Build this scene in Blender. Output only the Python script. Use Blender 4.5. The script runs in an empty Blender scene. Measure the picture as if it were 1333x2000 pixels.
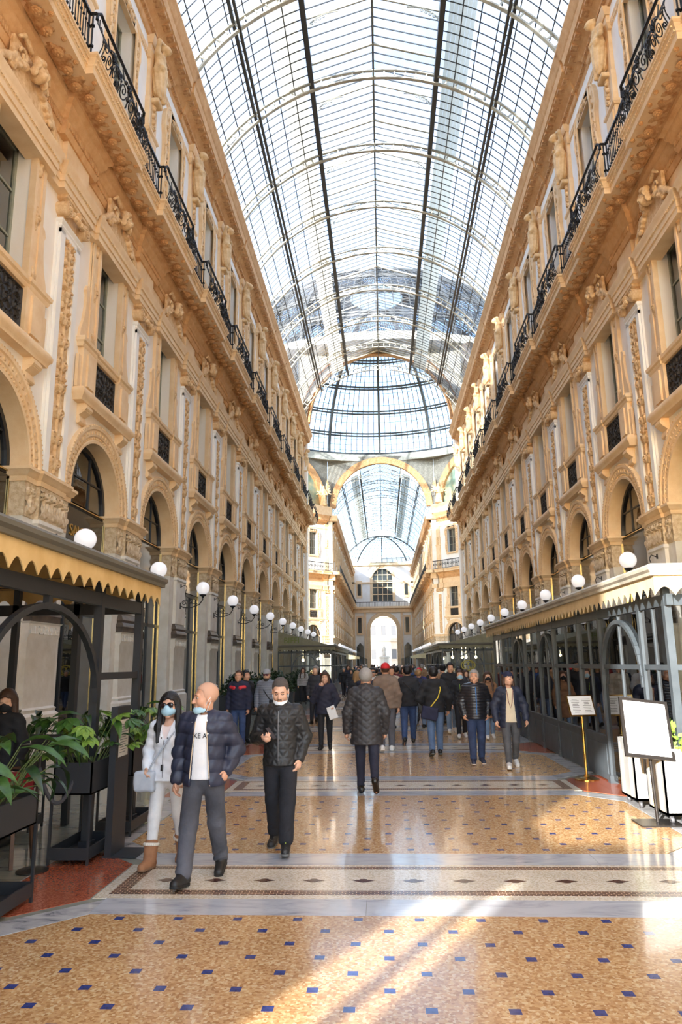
import bpy, math, random
import numpy as np
from mathutils import Matrix, Vector
random.seed(7); RNG = np.random.default_rng(7)
PI = math.pi; R_ = math.radians
scn = bpy.context.scene
COL = scn.collection

# ------------------------------------------------------------------ camera
F_PX, PITCH, YAW, ROLL = 1397.6, .20935, .05543, -.013167
CAM = (-.2166, 0., 1.92)
def cam_axes():
    cy, sy, cp, sp, cr, sr = math.cos(YAW), math.sin(YAW), math.cos(PITCH), math.sin(PITCH), math.cos(ROLL), math.sin(ROLL)
    x1 = np.array([cy, sy, 0.]); y1 = np.array([-sy, cy, 0.]); z1 = np.array([0, 0, 1.])
    fw = cp*y1 + sp*z1; up0 = -sp*y1 + cp*z1
    return cr*x1 + sr*up0, -sr*x1 + cr*up0, fw
_r, _u, _f = cam_axes()
cd = bpy.data.cameras.new('camera'); cam = bpy.data.objects.new('camera', cd); COL.objects.link(cam)
cd.sensor_fit = 'VERTICAL'; cd.sensor_height = 36.; cd.sensor_width = 24.
cd.lens = 36.*F_PX/2000.; cd.clip_end = 600.; cd.clip_start = .05
M = Matrix.Identity(4)
for i in range(3):
    M[i][0], M[i][1], M[i][2], M[i][3] = _r[i], _u[i], -_f[i], CAM[i]
cam.matrix_world = M
scn.camera = cam

# ------------------------------------------------------------------ world, sun, exposure
SUN_AZ, SUN_EL = R_(27.), R_(16.6)          # light travels forward-right
w = bpy.data.worlds.new('world'); scn.world = w; w.use_nodes = True
nt = w.node_tree; nt.nodes.clear()
out = nt.nodes.new('ShaderNodeOutputWorld'); bg = nt.nodes.new('ShaderNodeBackground')
sky = nt.nodes.new('ShaderNodeTexSky'); sky.sky_type = 'NISHITA'; sky.sun_disc = False
sky.sun_elevation = SUN_EL; sky.sun_rotation = R_(180.) + SUN_AZ
sky.air_density = 1.; sky.dust_density = .5; sky.ozone_density = 1.2
tc = nt.nodes.new('ShaderNodeTexCoord'); mp = nt.nodes.new('ShaderNodeMapping'); mp.inputs['Scale'].default_value = (1.2, 1.2, 3.)
nz = nt.nodes.new('ShaderNodeTexNoise'); nz.inputs['Scale'].default_value = 2.2; nz.inputs['Detail'].default_value = 7; nz.inputs['Roughness'].default_value = .6
rp = nt.nodes.new('ShaderNodeValToRGB'); rp.color_ramp.elements[0].position = .42; rp.color_ramp.elements[1].position = .72
rp.color_ramp.elements[0].color = (.15, .15, .15, 1); rp.color_ramp.elements[1].color = (.6, .6, .6, 1)
mx = nt.nodes.new('ShaderNodeMixRGB'); mx.inputs['Color2'].default_value = (3.3, 3.4, 3.8, 1)
L = nt.links.new
L(tc.outputs['Generated'], mp.inputs[0]); L(mp.outputs[0], nz.inputs['Vector']); L(nz.outputs[0], rp.inputs[0]); L(rp.outputs[0], mx.inputs['Fac'])
L(sky.outputs[0], mx.inputs['Color1']); L(mx.outputs[0], bg.inputs[0]); L(bg.outputs[0], out.inputs[0])
bg.inputs['Strength'].default_value = .28
sl = bpy.data.lights.new('sun', 'SUN'); sl.energy = 3.8; sl.angle = R_(.8); sl.color = (1., .955, .89)
so = bpy.data.objects.new('sun', sl); COL.objects.link(so); so.location = (-40, -80, 40)
sd = Vector((math.sin(SUN_AZ)*math.cos(SUN_EL), math.cos(SUN_AZ)*math.cos(SUN_EL), -math.sin(SUN_EL)))
so.rotation_euler = sd.to_track_quat('-Z', 'Y').to_euler()
vs = scn.view_settings; vs.view_transform = 'Standard'; vs.look = 'None'; vs.gamma = 1.; vs.use_curve_mapping = False
vs.exposure = 2.12
scn.cycles.caustics_reflective = False; scn.cycles.caustics_refractive = False
scn.cycles.max_bounces = 10; scn.cycles.diffuse_bounces = 6; scn.cycles.glossy_bounces = 4; scn.cycles.transparent_max_bounces = 24
scn.cycles.sample_clamp_indirect = 6.; scn.cycles.use_denoising = True

# ------------------------------------------------------------------ materials
MATS = {}
def srgb(r, g, b):
    return tuple((c/255./12.92 if c/255. <= .04045 else ((c/255.+.055)/1.055)**2.4) for c in (r, g, b))
def mat(name, col, rough=.6, metal=0., col2=None, scale=3., bump=0., bscale=40., detail=4., spec=.5, coat=0., ramp=(.35, .65), emit=0., sheen=0.):
    """principled material; col/col2 are sRGB 0-255 triples mixed by a noise in object space"""
    if name in MATS: return MATS[name]
    m = bpy.data.materials.new(name); m.use_nodes = True; n = m.node_tree.nodes; l = m.node_tree.links.new
    b = n['Principled BSDF']; c = srgb(*col) + (1,)
    b.inputs['Base Color'].default_value = c; b.inputs['Roughness'].default_value = rough; b.inputs['Metallic'].default_value = metal
    b.inputs['Specular IOR Level'].default_value = spec; b.inputs['Coat Weight'].default_value = coat; b.inputs['Coat Roughness'].default_value = .06
    b.inputs['Sheen Weight'].default_value = sheen
    if emit: b.inputs['Emission Color'].default_value = c; b.inputs['Emission Strength'].default_value = emit
    if col2 is not None or bump:
        t = n.new('ShaderNodeTexCoord')
    if col2 is not None:
        nn = n.new('ShaderNodeTexNoise'); nn.inputs['Scale'].default_value = scale; nn.inputs['Detail'].default_value = detail; nn.inputs['Roughness'].default_value = .6
        r = n.new('ShaderNodeValToRGB'); r.color_ramp.elements[0].position = ramp[0]; r.color_ramp.elements[1].position = ramp[1]
        r.color_ramp.elements[0].color = c; r.color_ramp.elements[1].color = srgb(*col2) + (1,)
        l(t.outputs['Object'], nn.inputs['Vector']); l(nn.outputs[0], r.inputs[0]); l(r.outputs[0], b.inputs['Base Color'])
    if bump:
        bn = n.new('ShaderNodeTexNoise'); bn.inputs['Scale'].default_value = bscale; bn.inputs['Detail'].default_value = 3
        bp = n.new('ShaderNodeBump'); bp.inputs['Strength'].default_value = bump; bp.inputs['Distance'].default_value = .02
        l(t.outputs['Object'], bn.inputs['Vector']); l(bn.outputs[0], bp.inputs['Height']); l(bp.outputs[0], b.inputs['Normal'])
    MATS[name] = m
    return m
def glass_mat(name, tint=(.9, .95, .93), gloss=.06, rough=.0, fres=True, dirt=None):
    if name in MATS: return MATS[name]
    m = bpy.data.materials.new(name); m.use_nodes = True; n = m.node_tree.nodes; l = m.node_tree.links.new; n.clear()
    o = n.new('ShaderNodeOutputMaterial'); t = n.new('ShaderNodeBsdfTransparent'); t.inputs[0].default_value = tint + (1,)
    g = n.new('ShaderNodeBsdfGlossy'); g.inputs['Roughness'].default_value = rough; g.inputs['Color'].default_value = (1, 1, 1, 1)
    mxs = n.new('ShaderNodeMixShader'); mxs.inputs[0].default_value = gloss
    if fres:
        f = n.new('ShaderNodeFresnel'); f.inputs[0].default_value = 1.6; ml = n.new('ShaderNodeMath'); ml.operation = 'MULTIPLY_ADD'
        ml.inputs[1].default_value = 1.; ml.inputs[2].default_value = gloss; ml.use_clamp = True; l(f.outputs[0], ml.inputs[0]); l(ml.outputs[0], mxs.inputs[0])
    if dirt:
        d = n.new('ShaderNodeBsdfTranslucent'); d.inputs[0].default_value = (.9, .92, .95, 1); tx = n.new('ShaderNodeTexCoord'); nn = n.new('ShaderNodeTexNoise')
        nn.inputs['Scale'].default_value = dirt[1]; l(tx.outputs['Object'], nn.inputs['Vector']); rr = n.new('ShaderNodeValToRGB')
        rr.color_ramp.elements[0].color = (0, 0, 0, 1); rr.color_ramp.elements[1].color = (dirt[0],)*3 + (1,); rr.color_ramp.elements[0].position = .35; rr.color_ramp.elements[1].position = .75
        l(nn.outputs[0], rr.inputs[0]); m2 = n.new('ShaderNodeMixShader'); l(rr.outputs[0], m2.inputs[0]); l(t.outputs[0], m2.inputs[1]); l(d.outputs[0], m2.inputs[2]); l(m2.outputs[0], mxs.inputs[1])
    else:
        l(t.outputs[0], mxs.inputs[1])
    l(g.outputs[0], mxs.inputs[2]); l(mxs.outputs[0], o.inputs[0]); MATS[name] = m
    return m

OCHRE = mat('ochre_stone', (238, 212, 174), .75, col2=(228, 196, 152), scale=2.2, bump=.25, bscale=60)
OCHRE_C = mat('ochre_carved_stone', (234, 206, 164), .8, col2=(206, 166, 118), scale=7., bump=.6, bscale=45)
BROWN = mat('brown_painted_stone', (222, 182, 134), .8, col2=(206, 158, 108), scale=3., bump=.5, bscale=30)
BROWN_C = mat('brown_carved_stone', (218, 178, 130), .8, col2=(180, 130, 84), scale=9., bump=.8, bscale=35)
CREAM = mat('cream_plaster', (244, 244, 242), .8, col2=(236, 235, 230), scale=.9, bump=.08, bscale=20)
PEACH = mat('peach_plaster', (244, 240, 232), .8, col2=(240, 231, 218), scale=.9, bump=.08, bscale=20)
LIME = mat('grey_limestone', (224, 221, 214), .6, col2=(208, 203, 192), scale=2.5, bump=.12, bscale=25)
LIME_C = mat('carved_limestone', (222, 206, 178), .7, col2=(190, 164, 128), scale=9., bump=.5, bscale=40)
BRONZE = mat('bronze_base', (96, 82, 70), .45, col2=(62, 54, 48), scale=4.)
IRON = mat('black_iron', (30, 30, 32), .4, metal=.4)
IRON_P = mat('dark_iron_panel', (58, 52, 46), .5, metal=.3, col2=(30, 28, 26), scale=30.)
WOODG = mat('grey_green_window_frame', (150, 152, 136), .5, col2=(128, 132, 118), scale=5.)
CURT = mat('grey_curtain', (196, 200, 196), .9, col2=(160, 168, 164), scale=4.)
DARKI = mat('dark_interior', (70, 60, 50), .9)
SHOPF = mat('dark_shop_frame', (40, 42, 48), .35, metal=.3)
STEEL = mat('roof_steel', (132, 140, 138), .55, col2=(104, 112, 112), scale=1.5)
STEEL_D = mat('roof_steel_dark', (66, 70, 72), .5)
STEEL_L = mat('roof_steel_light', (196, 194, 180), .6, col2=(160, 160, 150), scale=2.)
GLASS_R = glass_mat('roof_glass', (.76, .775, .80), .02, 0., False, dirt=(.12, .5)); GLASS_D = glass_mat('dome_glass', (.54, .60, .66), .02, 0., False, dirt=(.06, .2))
GLASS_W = glass_mat('window_glass', (.78, .83, .80), .14)
GLASS_S = glass_mat('shop_glass', (.45, .42, .38), .10)
GLASS_P = glass_mat('pavilion_glass', (.78, .8, .78), .07)
GLOBE = mat('opal_globe', (238, 238, 244), .25, coat=.5, emit=.12)
SIGNB = mat('dark_sign_glass', (46, 38, 32), .12, col2=(30, 26, 24), scale=2., coat=.6)
GOLD = mat('gold_letter', (196, 150, 66), .35, metal=.7)
SLATE = mat('slate_painted_frame', (78, 86, 92), .45, col2=(64, 72, 78), scale=3.)
BLACKF = mat('black_painted_frame', (44, 46, 50), .45)

# ------------------------------------------------------------------ mesh helpers
def mk_mesh(name, V, Fs, mats=None, mi=None, smooth=None):
    me = bpy.data.meshes.new(name)
    me.from_pydata(np.asarray(V).tolist(), [], [list(map(int, f)) for f in Fs])
    for m in (mats or []): me.materials.append(m)
    if mi is not None: me.polygons.foreach_set('material_index', np.asarray(mi, dtype=np.int32))
    if smooth is not None:
        me.shade_smooth()
        if smooth < 179: me.set_sharp_from_angle(angle=R_(smooth))
    me.update()
    return me
class MB:
    """collects shapes into one mesh"""
    def __init__(s): s.V = []; s.F = []; s.n = 0
    def add(s, v, f, tf=None):
        v = np.asarray(v, float).reshape(-1, 3)
        if tf is not None: v = tf(v)
        s.V.append(v); s.F += [[i + s.n for i in q] for q in f]; s.n += len(v); return s
    def box(s, x0, x1, y0, y1, z0, z1):
        v = [(x, y, z) for x in (x0, x1) for y in (y0, y1) for z in (z0, z1)]
        return s.add(v, [(0, 1, 3, 2), (4, 6, 7, 5), (0, 4, 5, 1), (2, 3, 7, 6), (0, 2, 6, 4), (1, 5, 7, 3)])
    def quad(s, a, b, c, d): return s.add([a, b, c, d], [(0, 1, 2, 3)])
    def sweep(s, path, prof, caps=True, closed=False):
        """prof [(o,z)] swept along a plan path [(x,y)], o measured to the right of travel"""
        p = np.asarray(path, float); n = len(p); m = len(prof)
        d = np.diff(np.vstack([p, p[:1]]) if closed else p, axis=0); d /= np.linalg.norm(d, axis=1)[:, None] + 1e-12
        V = []
        for i in range(n):
            if closed: d0, d1 = d[i-1], d[i]
            else: d0, d1 = d[max(i-1, 0)], d[min(i, len(d)-1)]
            n0 = np.array([d0[1], -d0[0]]); n1 = np.array([d1[1], -d1[0]]); b = n0 + n1; b /= max(np.linalg.norm(b), 1e-9)
            k = 1./max(b @ n0, .25)
            for o, z in prof: q = p[i] + b*o*k; V.append((q[0], q[1], z))
        Fc = []
        for i in range(n if closed else n-1):
            j = (i+1) % n
            for q in range(m-1): Fc.append((i*m+q, j*m+q, j*m+q+1, i*m+q+1))
        if caps and not closed: Fc += [tuple(range(m)), tuple(range((n-1)*m, n*m))[::-1]]
        return s.add(V, Fc)
    def arc(s, prof, ca, cz, t0, t1, n, caps=True, x0=0.):
        """prof [(r,d)] swept round centre (ca,cz) in the y-z plane; d -> x"""
        m = len(prof); V = []
        for i in range(n+1):
            t = t0 + (t1-t0)*i/n
            for r, d in prof: V.append((x0+d, ca + r*math.cos(t), cz + r*math.sin(t)))
        Fc = [(i*m+q, i*m+q+1, (i+1)*m+q+1, (i+1)*m+q) for i in range(n) for q in range(m-1)]
        if caps: Fc += [tuple(range(m)), tuple(range(n*m, (n+1)*m))[::-1]]
        return s.add(V, Fc)
    def tube(s, pts, r, n=6, closed=False, caps=True):
        p = np.asarray(pts, float); k = len(p); r = np.broadcast_to(np.asarray(r, float), (k,))
        t = np.gradient(p, axis=0) if not closed else np.roll(p, -1, 0) - np.roll(p, 1, 0)
        t /= np.linalg.norm(t, axis=1)[:, None] + 1e-12
        ref = np.array([0, 0, 1.]) if abs(t[0][2]) < .9 else np.array([1., 0, 0]); V = []
        a = np.cross(t[0], ref); a /= np.linalg.norm(a)
        for i in range(k):
            a = a - t[i]*(a @ t[i]); a /= np.linalg.norm(a) + 1e-12; b = np.cross(t[i], a)
            for j in range(n):
                th = 2*PI*(j+.5)/n; V.append(p[i] + r[i]*(a*math.cos(th) + b*math.sin(th)))
        Fc = [(i*n+j, i*n+(j+1) % n, ((i+1) % k)*n+(j+1) % n, ((i+1) % k)*n+j) for i in range(k if closed else k-1) for j in range(n)]
        if caps and not closed: Fc += [tuple(range(n))[::-1], tuple(range((k-1)*n, k*n))]
        return s.add(V, Fc)
    def bar(s, a, b, w, h=None, up=(0, 0, 1)):
        """rectangular bar from a to b"""
        h = w if h is None else h; a = np.asarray(a, float); b = np.asarray(b, float); t = (b-a)/np.linalg.norm(b-a)
        u = np.asarray(up, float); u = u - t*(u @ t)
        if np.linalg.norm(u) < 1e-6: u = np.array([1., 0, 0])
        u /= np.linalg.norm(u); q = np.cross(t, u); V = [e + sx*q*w/2 + sz*u*h/2 for e in (a, b) for sx, sz in ((-1, -1), (1, -1), (1, 1), (-1, 1))]
        return s.add(V, [(0, 3, 2, 1), (4, 5, 6, 7), (0, 1, 5, 4), (1, 2, 6, 5), (2, 3, 7, 6), (3, 0, 4, 7)])
    def lathe(s, prof, c=(0, 0, 0), n=16, t0=0., t1=2*PI, axis='z'):
        full = abs(t1-t0-2*PI) < 1e-6; m = len(prof); k = n if full else n+1; V = []
        for i in range(k):
            t = t0 + (t1-t0)*i/n
            for r, z in prof:
                q = (r*math.cos(t), r*math.sin(t), z)
                if axis == 'x': q = (z, q[0], q[1])
                V.append((q[0]+c[0], q[1]+c[1], q[2]+c[2]))
        Fc = [(i*m+q, ((i+1) % k)*m+q, ((i+1) % k)*m+q+1, i*m+q+1) for i in range(n) for q in range(m-1)]
        return s.add(V, Fc)
    def ball(s, c, r, n=16, sc=(1, 1, 1)):
        m = n//2; pr = [(math.sin(PI*i/m), -math.cos(PI*i/m)) for i in range(m+1)]; V = []; Fc = []
        for i in range(n):
            for a, z in pr: V.append((c[0]+r*sc[0]*a*math.cos(2*PI*i/n), c[1]+r*sc[1]*a*math.sin(2*PI*i/n), c[2]+r*sc[2]*z))
        k = m+1
        Fc = [(i*k+q, ((i+1) % n)*k+q, ((i+1) % n)*k+q+1, i*k+q+1) for i in range(n) for q in range(m)]
        return s.add(V, Fc)
    def prism(s, poly, ax, lo, hi):
        """polygon [(p,q)] extruded along axis ax: x -> (y,z), y -> (x,z), z -> (x,y)"""
        n = len(poly); V = []
        for e in (lo, hi):
            for p, q in poly: V.append({'x': (e, p, q), 'y': (p, e, q), 'z': (p, q, e)}[ax])
        return s.add(V, [tuple(range(n))[::-1], tuple(range(n, 2*n))] + [(i, (i+1) % n, n+(i+1) % n, n+i) for i in range(n)])
    def merge(s, o):
        for v in o.V: pass
        if o.n: s.F += [[i + s.n for i in q] for q in o.F]; s.V += o.V; s.n += o.n
        return s
    def mesh(s, name, m=None, smooth=None): return mk_mesh(name, np.vstack(s.V), s.F, [m] if m else None, None, smooth)
def link(name, data, parent=None, loc=None, scale=None, rot=None, **props):
    o = bpy.data.objects.new(name, data); COL.objects.link(o)
    if parent is not None: o.parent = parent
    if loc is not None: o.location = loc
    if scale is not None: o.scale = scale
    if rot is not None: o.rotation_euler = rot
    for k, v in props.items(): o[k] = v
    return o
def empty(name, loc=(0, 0, 0), **props):
    o = link(name, None, loc=loc, **props); o.empty_display_size = .1; return o
def tag(o, label, cat=None, group=None, kind=None):
    o['label'] = label
    if cat: o['category'] = cat
    if group: o['group'] = group
    if kind: o['kind'] = kind
    return o
def copy_tree(o, parent=None):
    c = o.copy(); COL.objects.link(c); c.parent = parent
    for ch in list(o.children): copy_tree(ch, c)
    return c
ORD = ['nearest', 'second', 'third', 'fourth', 'fifth', 'sixth', 'seventh', 'eighth', 'ninth', 'tenth', 'eleventh', 'twelfth', 'thirteenth', 'fourteenth', 'fifteenth', 'sixteenth']

class Relief:
    """carved panel painted as a height field in the y-z plane"""
    def __init__(s, w, h, res):
        s.w, s.h = w, h; s.ny = max(3, int(round(w/res))+1); s.nz = max(3, int(round(h/res))+1)
        s.Y, s.Z = np.meshgrid(np.linspace(-w/2, w/2, s.ny), np.linspace(0, h, s.nz)); s.H = np.zeros_like(s.Y)
    def stroke(s, pts, r0, r1, amp):
        n = len(pts)-1
        for i in range(n):
            (ay, az), (by, bz) = pts[i], pts[i+1]; L2 = (by-ay)**2+(bz-az)**2+1e-12
            t = np.clip(((s.Y-ay)*(by-ay)+(s.Z-az)*(bz-az))/L2, 0, 1); d = np.hypot(s.Y-ay-t*(by-ay), s.Z-az-t*(bz-az))
            r = r0 + (r1-r0)*(i+t)/n; s.H = np.maximum(s.H, amp*np.sqrt(np.clip(1-(d/r)**2, 0, 1)))
    def spiral(s, cy, cz, r, turns, a0, sgn, th, amp):
        k = int(14*turns); pts = []
        for i in range(k+1):
            f = i/k; t = a0 + sgn*2*PI*turns*f; q = r*(1-.85*f); pts.append((cy+q*math.cos(t), cz+q*math.sin(t)))
        s.stroke(pts, th, th*.6, amp); s.dot(cy, cz, th*1.3, amp)
    def dot(s, cy, cz, r, amp, ry=None):
        d = np.hypot((s.Y-cy)/r, (s.Z-cz)/(ry or r)); s.H = np.maximum(s.H, amp*np.sqrt(np.clip(1-d**2, 0, 1)))
    def leaf(s, cy, cz, ang, ln, wd, amp):
        c, q = math.cos(ang), math.sin(ang); u = (s.Y-cy)*c+(s.Z-cz)*q; v = -(s.Y-cy)*q+(s.Z-cz)*c; f = np.clip(u/ln, 0, 1)
        wv = wd*np.sin(PI*np.clip(f, .02, .98))**.7*(1+.18*np.sin(f*22)); h = amp*np.clip(1-np.abs(v)/(wv+1e-6), 0, 1)**.6*(1-.25*np.exp(-(v/(.15*wd))**2))
        s.H = np.maximum(s.H, np.where((u > 0) & (u < ln), h, 0))
    def mirror(s): s.H = np.maximum(s.H, s.H[:, ::-1]); return s
    def into(s, mb, d0, y0, z0):
        V = np.stack([d0+s.H, s.Y+y0, s.Z+z0], -1).reshape(-1, 3); ny = s.ny
        idx = np.arange(s.ny*s.nz).reshape(s.nz, ny); q = np.stack([idx[:-1, :-1], idx[:-1, 1:], idx[1:, 1:], idx[1:, :-1]], -1).reshape(-1, 4)
        return mb.add(V, q.tolist())

class SDF:
    """solid of smoothly joined round cones, ellipsoids and boxes, meshed with surface nets"""
    def __init__(s, lo, hi, h):
        s.h = h; s.lo = np.asarray(lo, float); s.n = np.ceil((np.asarray(hi, float)-s.lo)/h).astype(int)+1
        s.ax = [(s.lo[i]+h*np.arange(s.n[i])).astype(np.float32) for i in range(3)]; s.D = np.full(s.n, .5, np.float32)
    def _sl(s, lo, hi):
        a = np.clip(np.floor((np.asarray(lo)-s.lo)/s.h).astype(int), 0, s.n-1); b = np.clip(np.ceil((np.asarray(hi)-s.lo)/s.h).astype(int)+1, 1, s.n)
        return tuple(slice(a[i], max(b[i], a[i]+1)) for i in range(3))
    def _g(s, sl): return np.meshgrid(s.ax[0][sl[0]], s.ax[1][sl[1]], s.ax[2][sl[2]], indexing='ij')
    def _put(s, sl, d, k, sub):
        D = s.D[sl]
        if sub:
            a, b = D, -d; hh = np.clip(.5-.5*(b-a)/k, 0, 1) if k > 0 else None
            s.D[sl] = np.maximum(a, b) if k <= 0 else np.maximum(a, b) + k*.25*np.clip(1-np.abs(a-b)/k, 0, 1)**2
        else:
            s.D[sl] = np.minimum(D, d) if k <= 0 else np.minimum(D, d) - k*.25*np.clip(1-np.abs(D-d)/k, 0, 1)**2
    def cone(s, a, b, r1, r2=None, k=.03, sub=False, fl=None, fn=None):
        r2 = r1 if r2 is None else r2; a = np.asarray(a, float); b = np.asarray(b, float); m = max(r1, r2)*(max(fl) if fl else 1)+k+2*s.h+.02
        sl = s._sl(np.minimum(a, b)-m, np.maximum(a, b)+m); X, Y, Z = s._g(sl); d = b-a
        f = np.asarray(fl if fl else (1, 1, 1), float); dd = d/f; L2 = dd @ dd + 1e-12
        px, py, pz = (X-a[0])/f[0], (Y-a[1])/f[1], (Z-a[2])/f[2]; t = np.clip((px*dd[0]+py*dd[1]+pz*dd[2])/L2, 0, 1)
        q = np.sqrt((px-t*dd[0])**2+(py-t*dd[1])**2+(pz-t*dd[2])**2) - (r1+(r2-r1)*t)
        q = q*min(f)
        if fn is not None: q = q + fn(X, Y, Z, t)
        s._put(sl, q.astype(np.float32), k, sub)
    def ell(s, c, r, k=.03, sub=False, rot=None):
        c = np.asarray(c, float); r = np.asarray(r, float)*np.ones(3); m = max(r)+k+2*s.h+.02; sl = s._sl(c-m, c+m); X, Y, Z = s._g(sl)
        P = np.stack([X-c[0], Y-c[1], Z-c[2]], -1)
        if rot is not None: P = P @ np.asarray(rot)
        P = P/r; q = np.linalg.norm(P, axis=-1); g = np.linalg.norm(P/r, axis=-1)+1e-9
        s._put(sl, (q*(q-1)/g).astype(np.float32), k, sub)
    def box(s, c, hf, r=.01, k=.02, sub=False, rot=None):
        c = np.asarray(c, float); hf = np.asarray(hf, float); m = np.linalg.norm(hf)+k+2*s.h+.02; sl = s._sl(c-m, c+m); X, Y, Z = s._g(sl)
        P = np.stack([X-c[0], Y-c[1], Z-c[2]], -1)
        if rot is not None: P = P @ np.asarray(rot)
        q = np.abs(P)-hf+r; d = np.linalg.norm(np.maximum(q, 0), axis=-1)+np.minimum(q.max(-1), 0)-r
        s._put(sl, d.astype(np.float32), k, sub)
    def cut(s, p, n):
        """remove everything on the side n points to from point p"""
        X, Y, Z = s._g((slice(None),)*3); n = np.asarray(n, float)/np.linalg.norm(n); d = (X-p[0])*n[0]+(Y-p[1])*n[1]+(Z-p[2])*n[2]
        s.D = np.maximum(s.D, d.astype(np.float32))
    def warp(s, fn):
        X, Y, Z = s._g((slice(None),)*3); s.D = s.D + fn(X, Y, Z).astype(np.float32)
    def mesh(s, name, m=None, smooth=180):
        D = s.D.copy()
        for i in range(3):
            sl = [slice(None)]*3; sl[i] = 0; D[tuple(sl)] = np.maximum(D[tuple(sl)], 1e-3); sl[i] = -1; D[tuple(sl)] = np.maximum(D[tuple(sl)], 1e-3)
        S = D < 0; c = lambda a, i, j, k: a[i:a.shape[0]-1+i, j:a.shape[1]-1+j, k:a.shape[2]-1+k]
        cnt = sum(c(S, i, j, k).astype(np.int8) for i in (0, 1) for j in (0, 1) for k in (0, 1)); act = (cnt > 0) & (cnt < 8)
        idx = np.full(act.shape, -1, np.int64); I = np.argwhere(act); idx[act] = np.arange(len(I)); P = np.zeros((len(I), 3)); W = np.zeros(len(I))
        off = [(i, j, k) for i in (0, 1) for j in (0, 1) for k in (0, 1)]
        val = {o: D[I[:, 0]+o[0], I[:, 1]+o[1], I[:, 2]+o[2]] for o in off}
        for a in off:
            for ax in range(3):
                if a[ax] == 0:
                    b = list(a); b[ax] = 1; b = tuple(b); va, vb = val[a], val[b]; x = (va < 0) != (vb < 0)
                    t = np.where(x, va/(va-vb+1e-12), 0); q = np.tile(np.array(a, float), (len(I), 1)); q[:, ax] = t; P += q*x[:, None]; W += x
        V = s.lo + s.h*(I + P/W[:, None]); Fs = []
        for ax in range(3):
            u, v = (ax+1) % 3, (ax+2) % 3; sa = [slice(None)]*3; sb = [slice(None)]*3; sa[ax] = slice(0, -1); sb[ax] = slice(1, None)
            x = S[tuple(sa)] != S[tuple(sb)]; E = np.argwhere(x); E = E[(E[:, u] > 0) & (E[:, v] > 0) & (E[:, u] < S.shape[u]-1) & (E[:, v] < S.shape[v]-1)]
            q = []
            for du, dv in ((-1, -1), (0, -1), (0, 0), (-1, 0)):
                T = E.copy(); T[:, u] += du; T[:, v] += dv; q.append(idx[T[:, 0], T[:, 1], T[:, 2]])
            q = np.stack(q, 1); ins = S[E[:, 0], E[:, 1], E[:, 2]]; q[~ins] = q[~ins][:, ::-1]; Fs.append(q)
        Fq = np.vstack(Fs)
        me = bpy.data.meshes.new(name); me.vertices.add(len(V)); me.vertices.foreach_set('co', V.astype(np.float32).ravel())
        me.loops.add(Fq.size); me.loops.foreach_set('vertex_index', Fq.astype(np.int32).ravel()); me.polygons.add(len(Fq))
        me.polygons.foreach_set('loop_start', np.arange(0, Fq.size, 4, dtype=np.int32)); me.update(calc_edges=True); me.validate()
        if m: me.materials.append(m)
        me.shade_smooth()
        if smooth < 179: me.set_sharp_from_angle(angle=R_(smooth))
        return me

# ================================================================== FACADE BAY (x = depth out of the wall, y = along it)
P = 4.98; HB = P/2; Y0 = 14.37; WX = 7.24
KS = list(range(-1, 11)); BAYS = list(range(0, 11))           # pilasters and bays in view
yk = lambda k: Y0 + P*k
ym = lambda b: Y0 - HB + P*b
bead_rng = random.Random(3)
def beads(mb, y0, y1, x, z, s, gap, dx=.02):
    n = max(1, int((y1-y0)/gap)); g = (y1-y0)/n
    for i in range(n): mb.box(x-.01, x+dx, y0+(i+.2)*g, y0+(i+.8)*g, z, z+s)

# --- wall panel with arched and rectangular openings
def rect_hole_strip(mb, d, y0, y1, z0, z1, hy, hz0, hz1, back):
    mb.quad((d, y0, z0), (d, y1, z0), (d, y1, hz0), (d, y0, hz0)); mb.quad((d, y0, hz1), (d, y1, hz1), (d, y1, z1), (d, y0, z1))
    mb.quad((d, y0, hz0), (d, -hy, hz0), (d, -hy, hz1), (d, y0, hz1)); mb.quad((d, hy, hz0), (d, y1, hz0), (d, y1, hz1), (d, hy, hz1))
    for a, b in (((-hy, hz0), (-hy, hz1)), ((-hy, hz1), (hy, hz1)), ((hy, hz1), (hy, hz0)), ((hy, hz0), (-hy, hz0))):
        mb.quad((d, a[0], a[1]), (d, b[0], b[1]), (back, b[0], b[1]), (back, a[0], a[1]))
AR, AZ = 1.5, 5.85                                             # arch radius, spring height
wall = MB(); N = 24
pts_i = [(AR*math.cos(PI*i/N), AZ+AR*math.sin(PI*i/N)) for i in range(N+1)]
def to_rect(c, s_):
    k = min(HB/abs(c) if abs(c) > 1e-6 else 9e9, 2.35/s_ if s_ > 1e-6 else 9e9); return (k*c, AZ+k*s_)
pts_o = [to_rect(math.cos(PI*i/N), math.sin(PI*i/N)) for i in range(N+1)]
for i in range(N):
    wall.quad((0, *pts_i[i]), (0, *pts_o[i]), (0, *pts_o[i+1]), (0, *pts_i[i+1]))
    if abs(pts_o[i][0]) > HB-.01 and abs(pts_o[i+1][1]-8.2) < .01 and abs(pts_o[i+1][0]) < HB-.01:
        wall.add([(0, *pts_o[i]), (0, HB, 8.2), (0, *pts_o[i+1])], [(0, 1, 2)])
    if abs(pts_o[i+1][0]) > HB-.01 and abs(pts_o[i][1]-8.2) < .01 and abs(pts_o[i][0]) < HB-.01:
        wall.add([(0, *pts_o[i]), (0, -HB, 8.2), (0, *pts_o[i+1])], [(0, 1, 2)])
rect_hole_strip(wall, 0, -HB, HB, 8.2, 14.5, .76, 9.45, 12.5, -.5)
upw = MB(); rect_hole_strip(upw, -.05, -HB, HB, 14.7, 23., .72, 17.2, 20.5, -.5)
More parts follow.
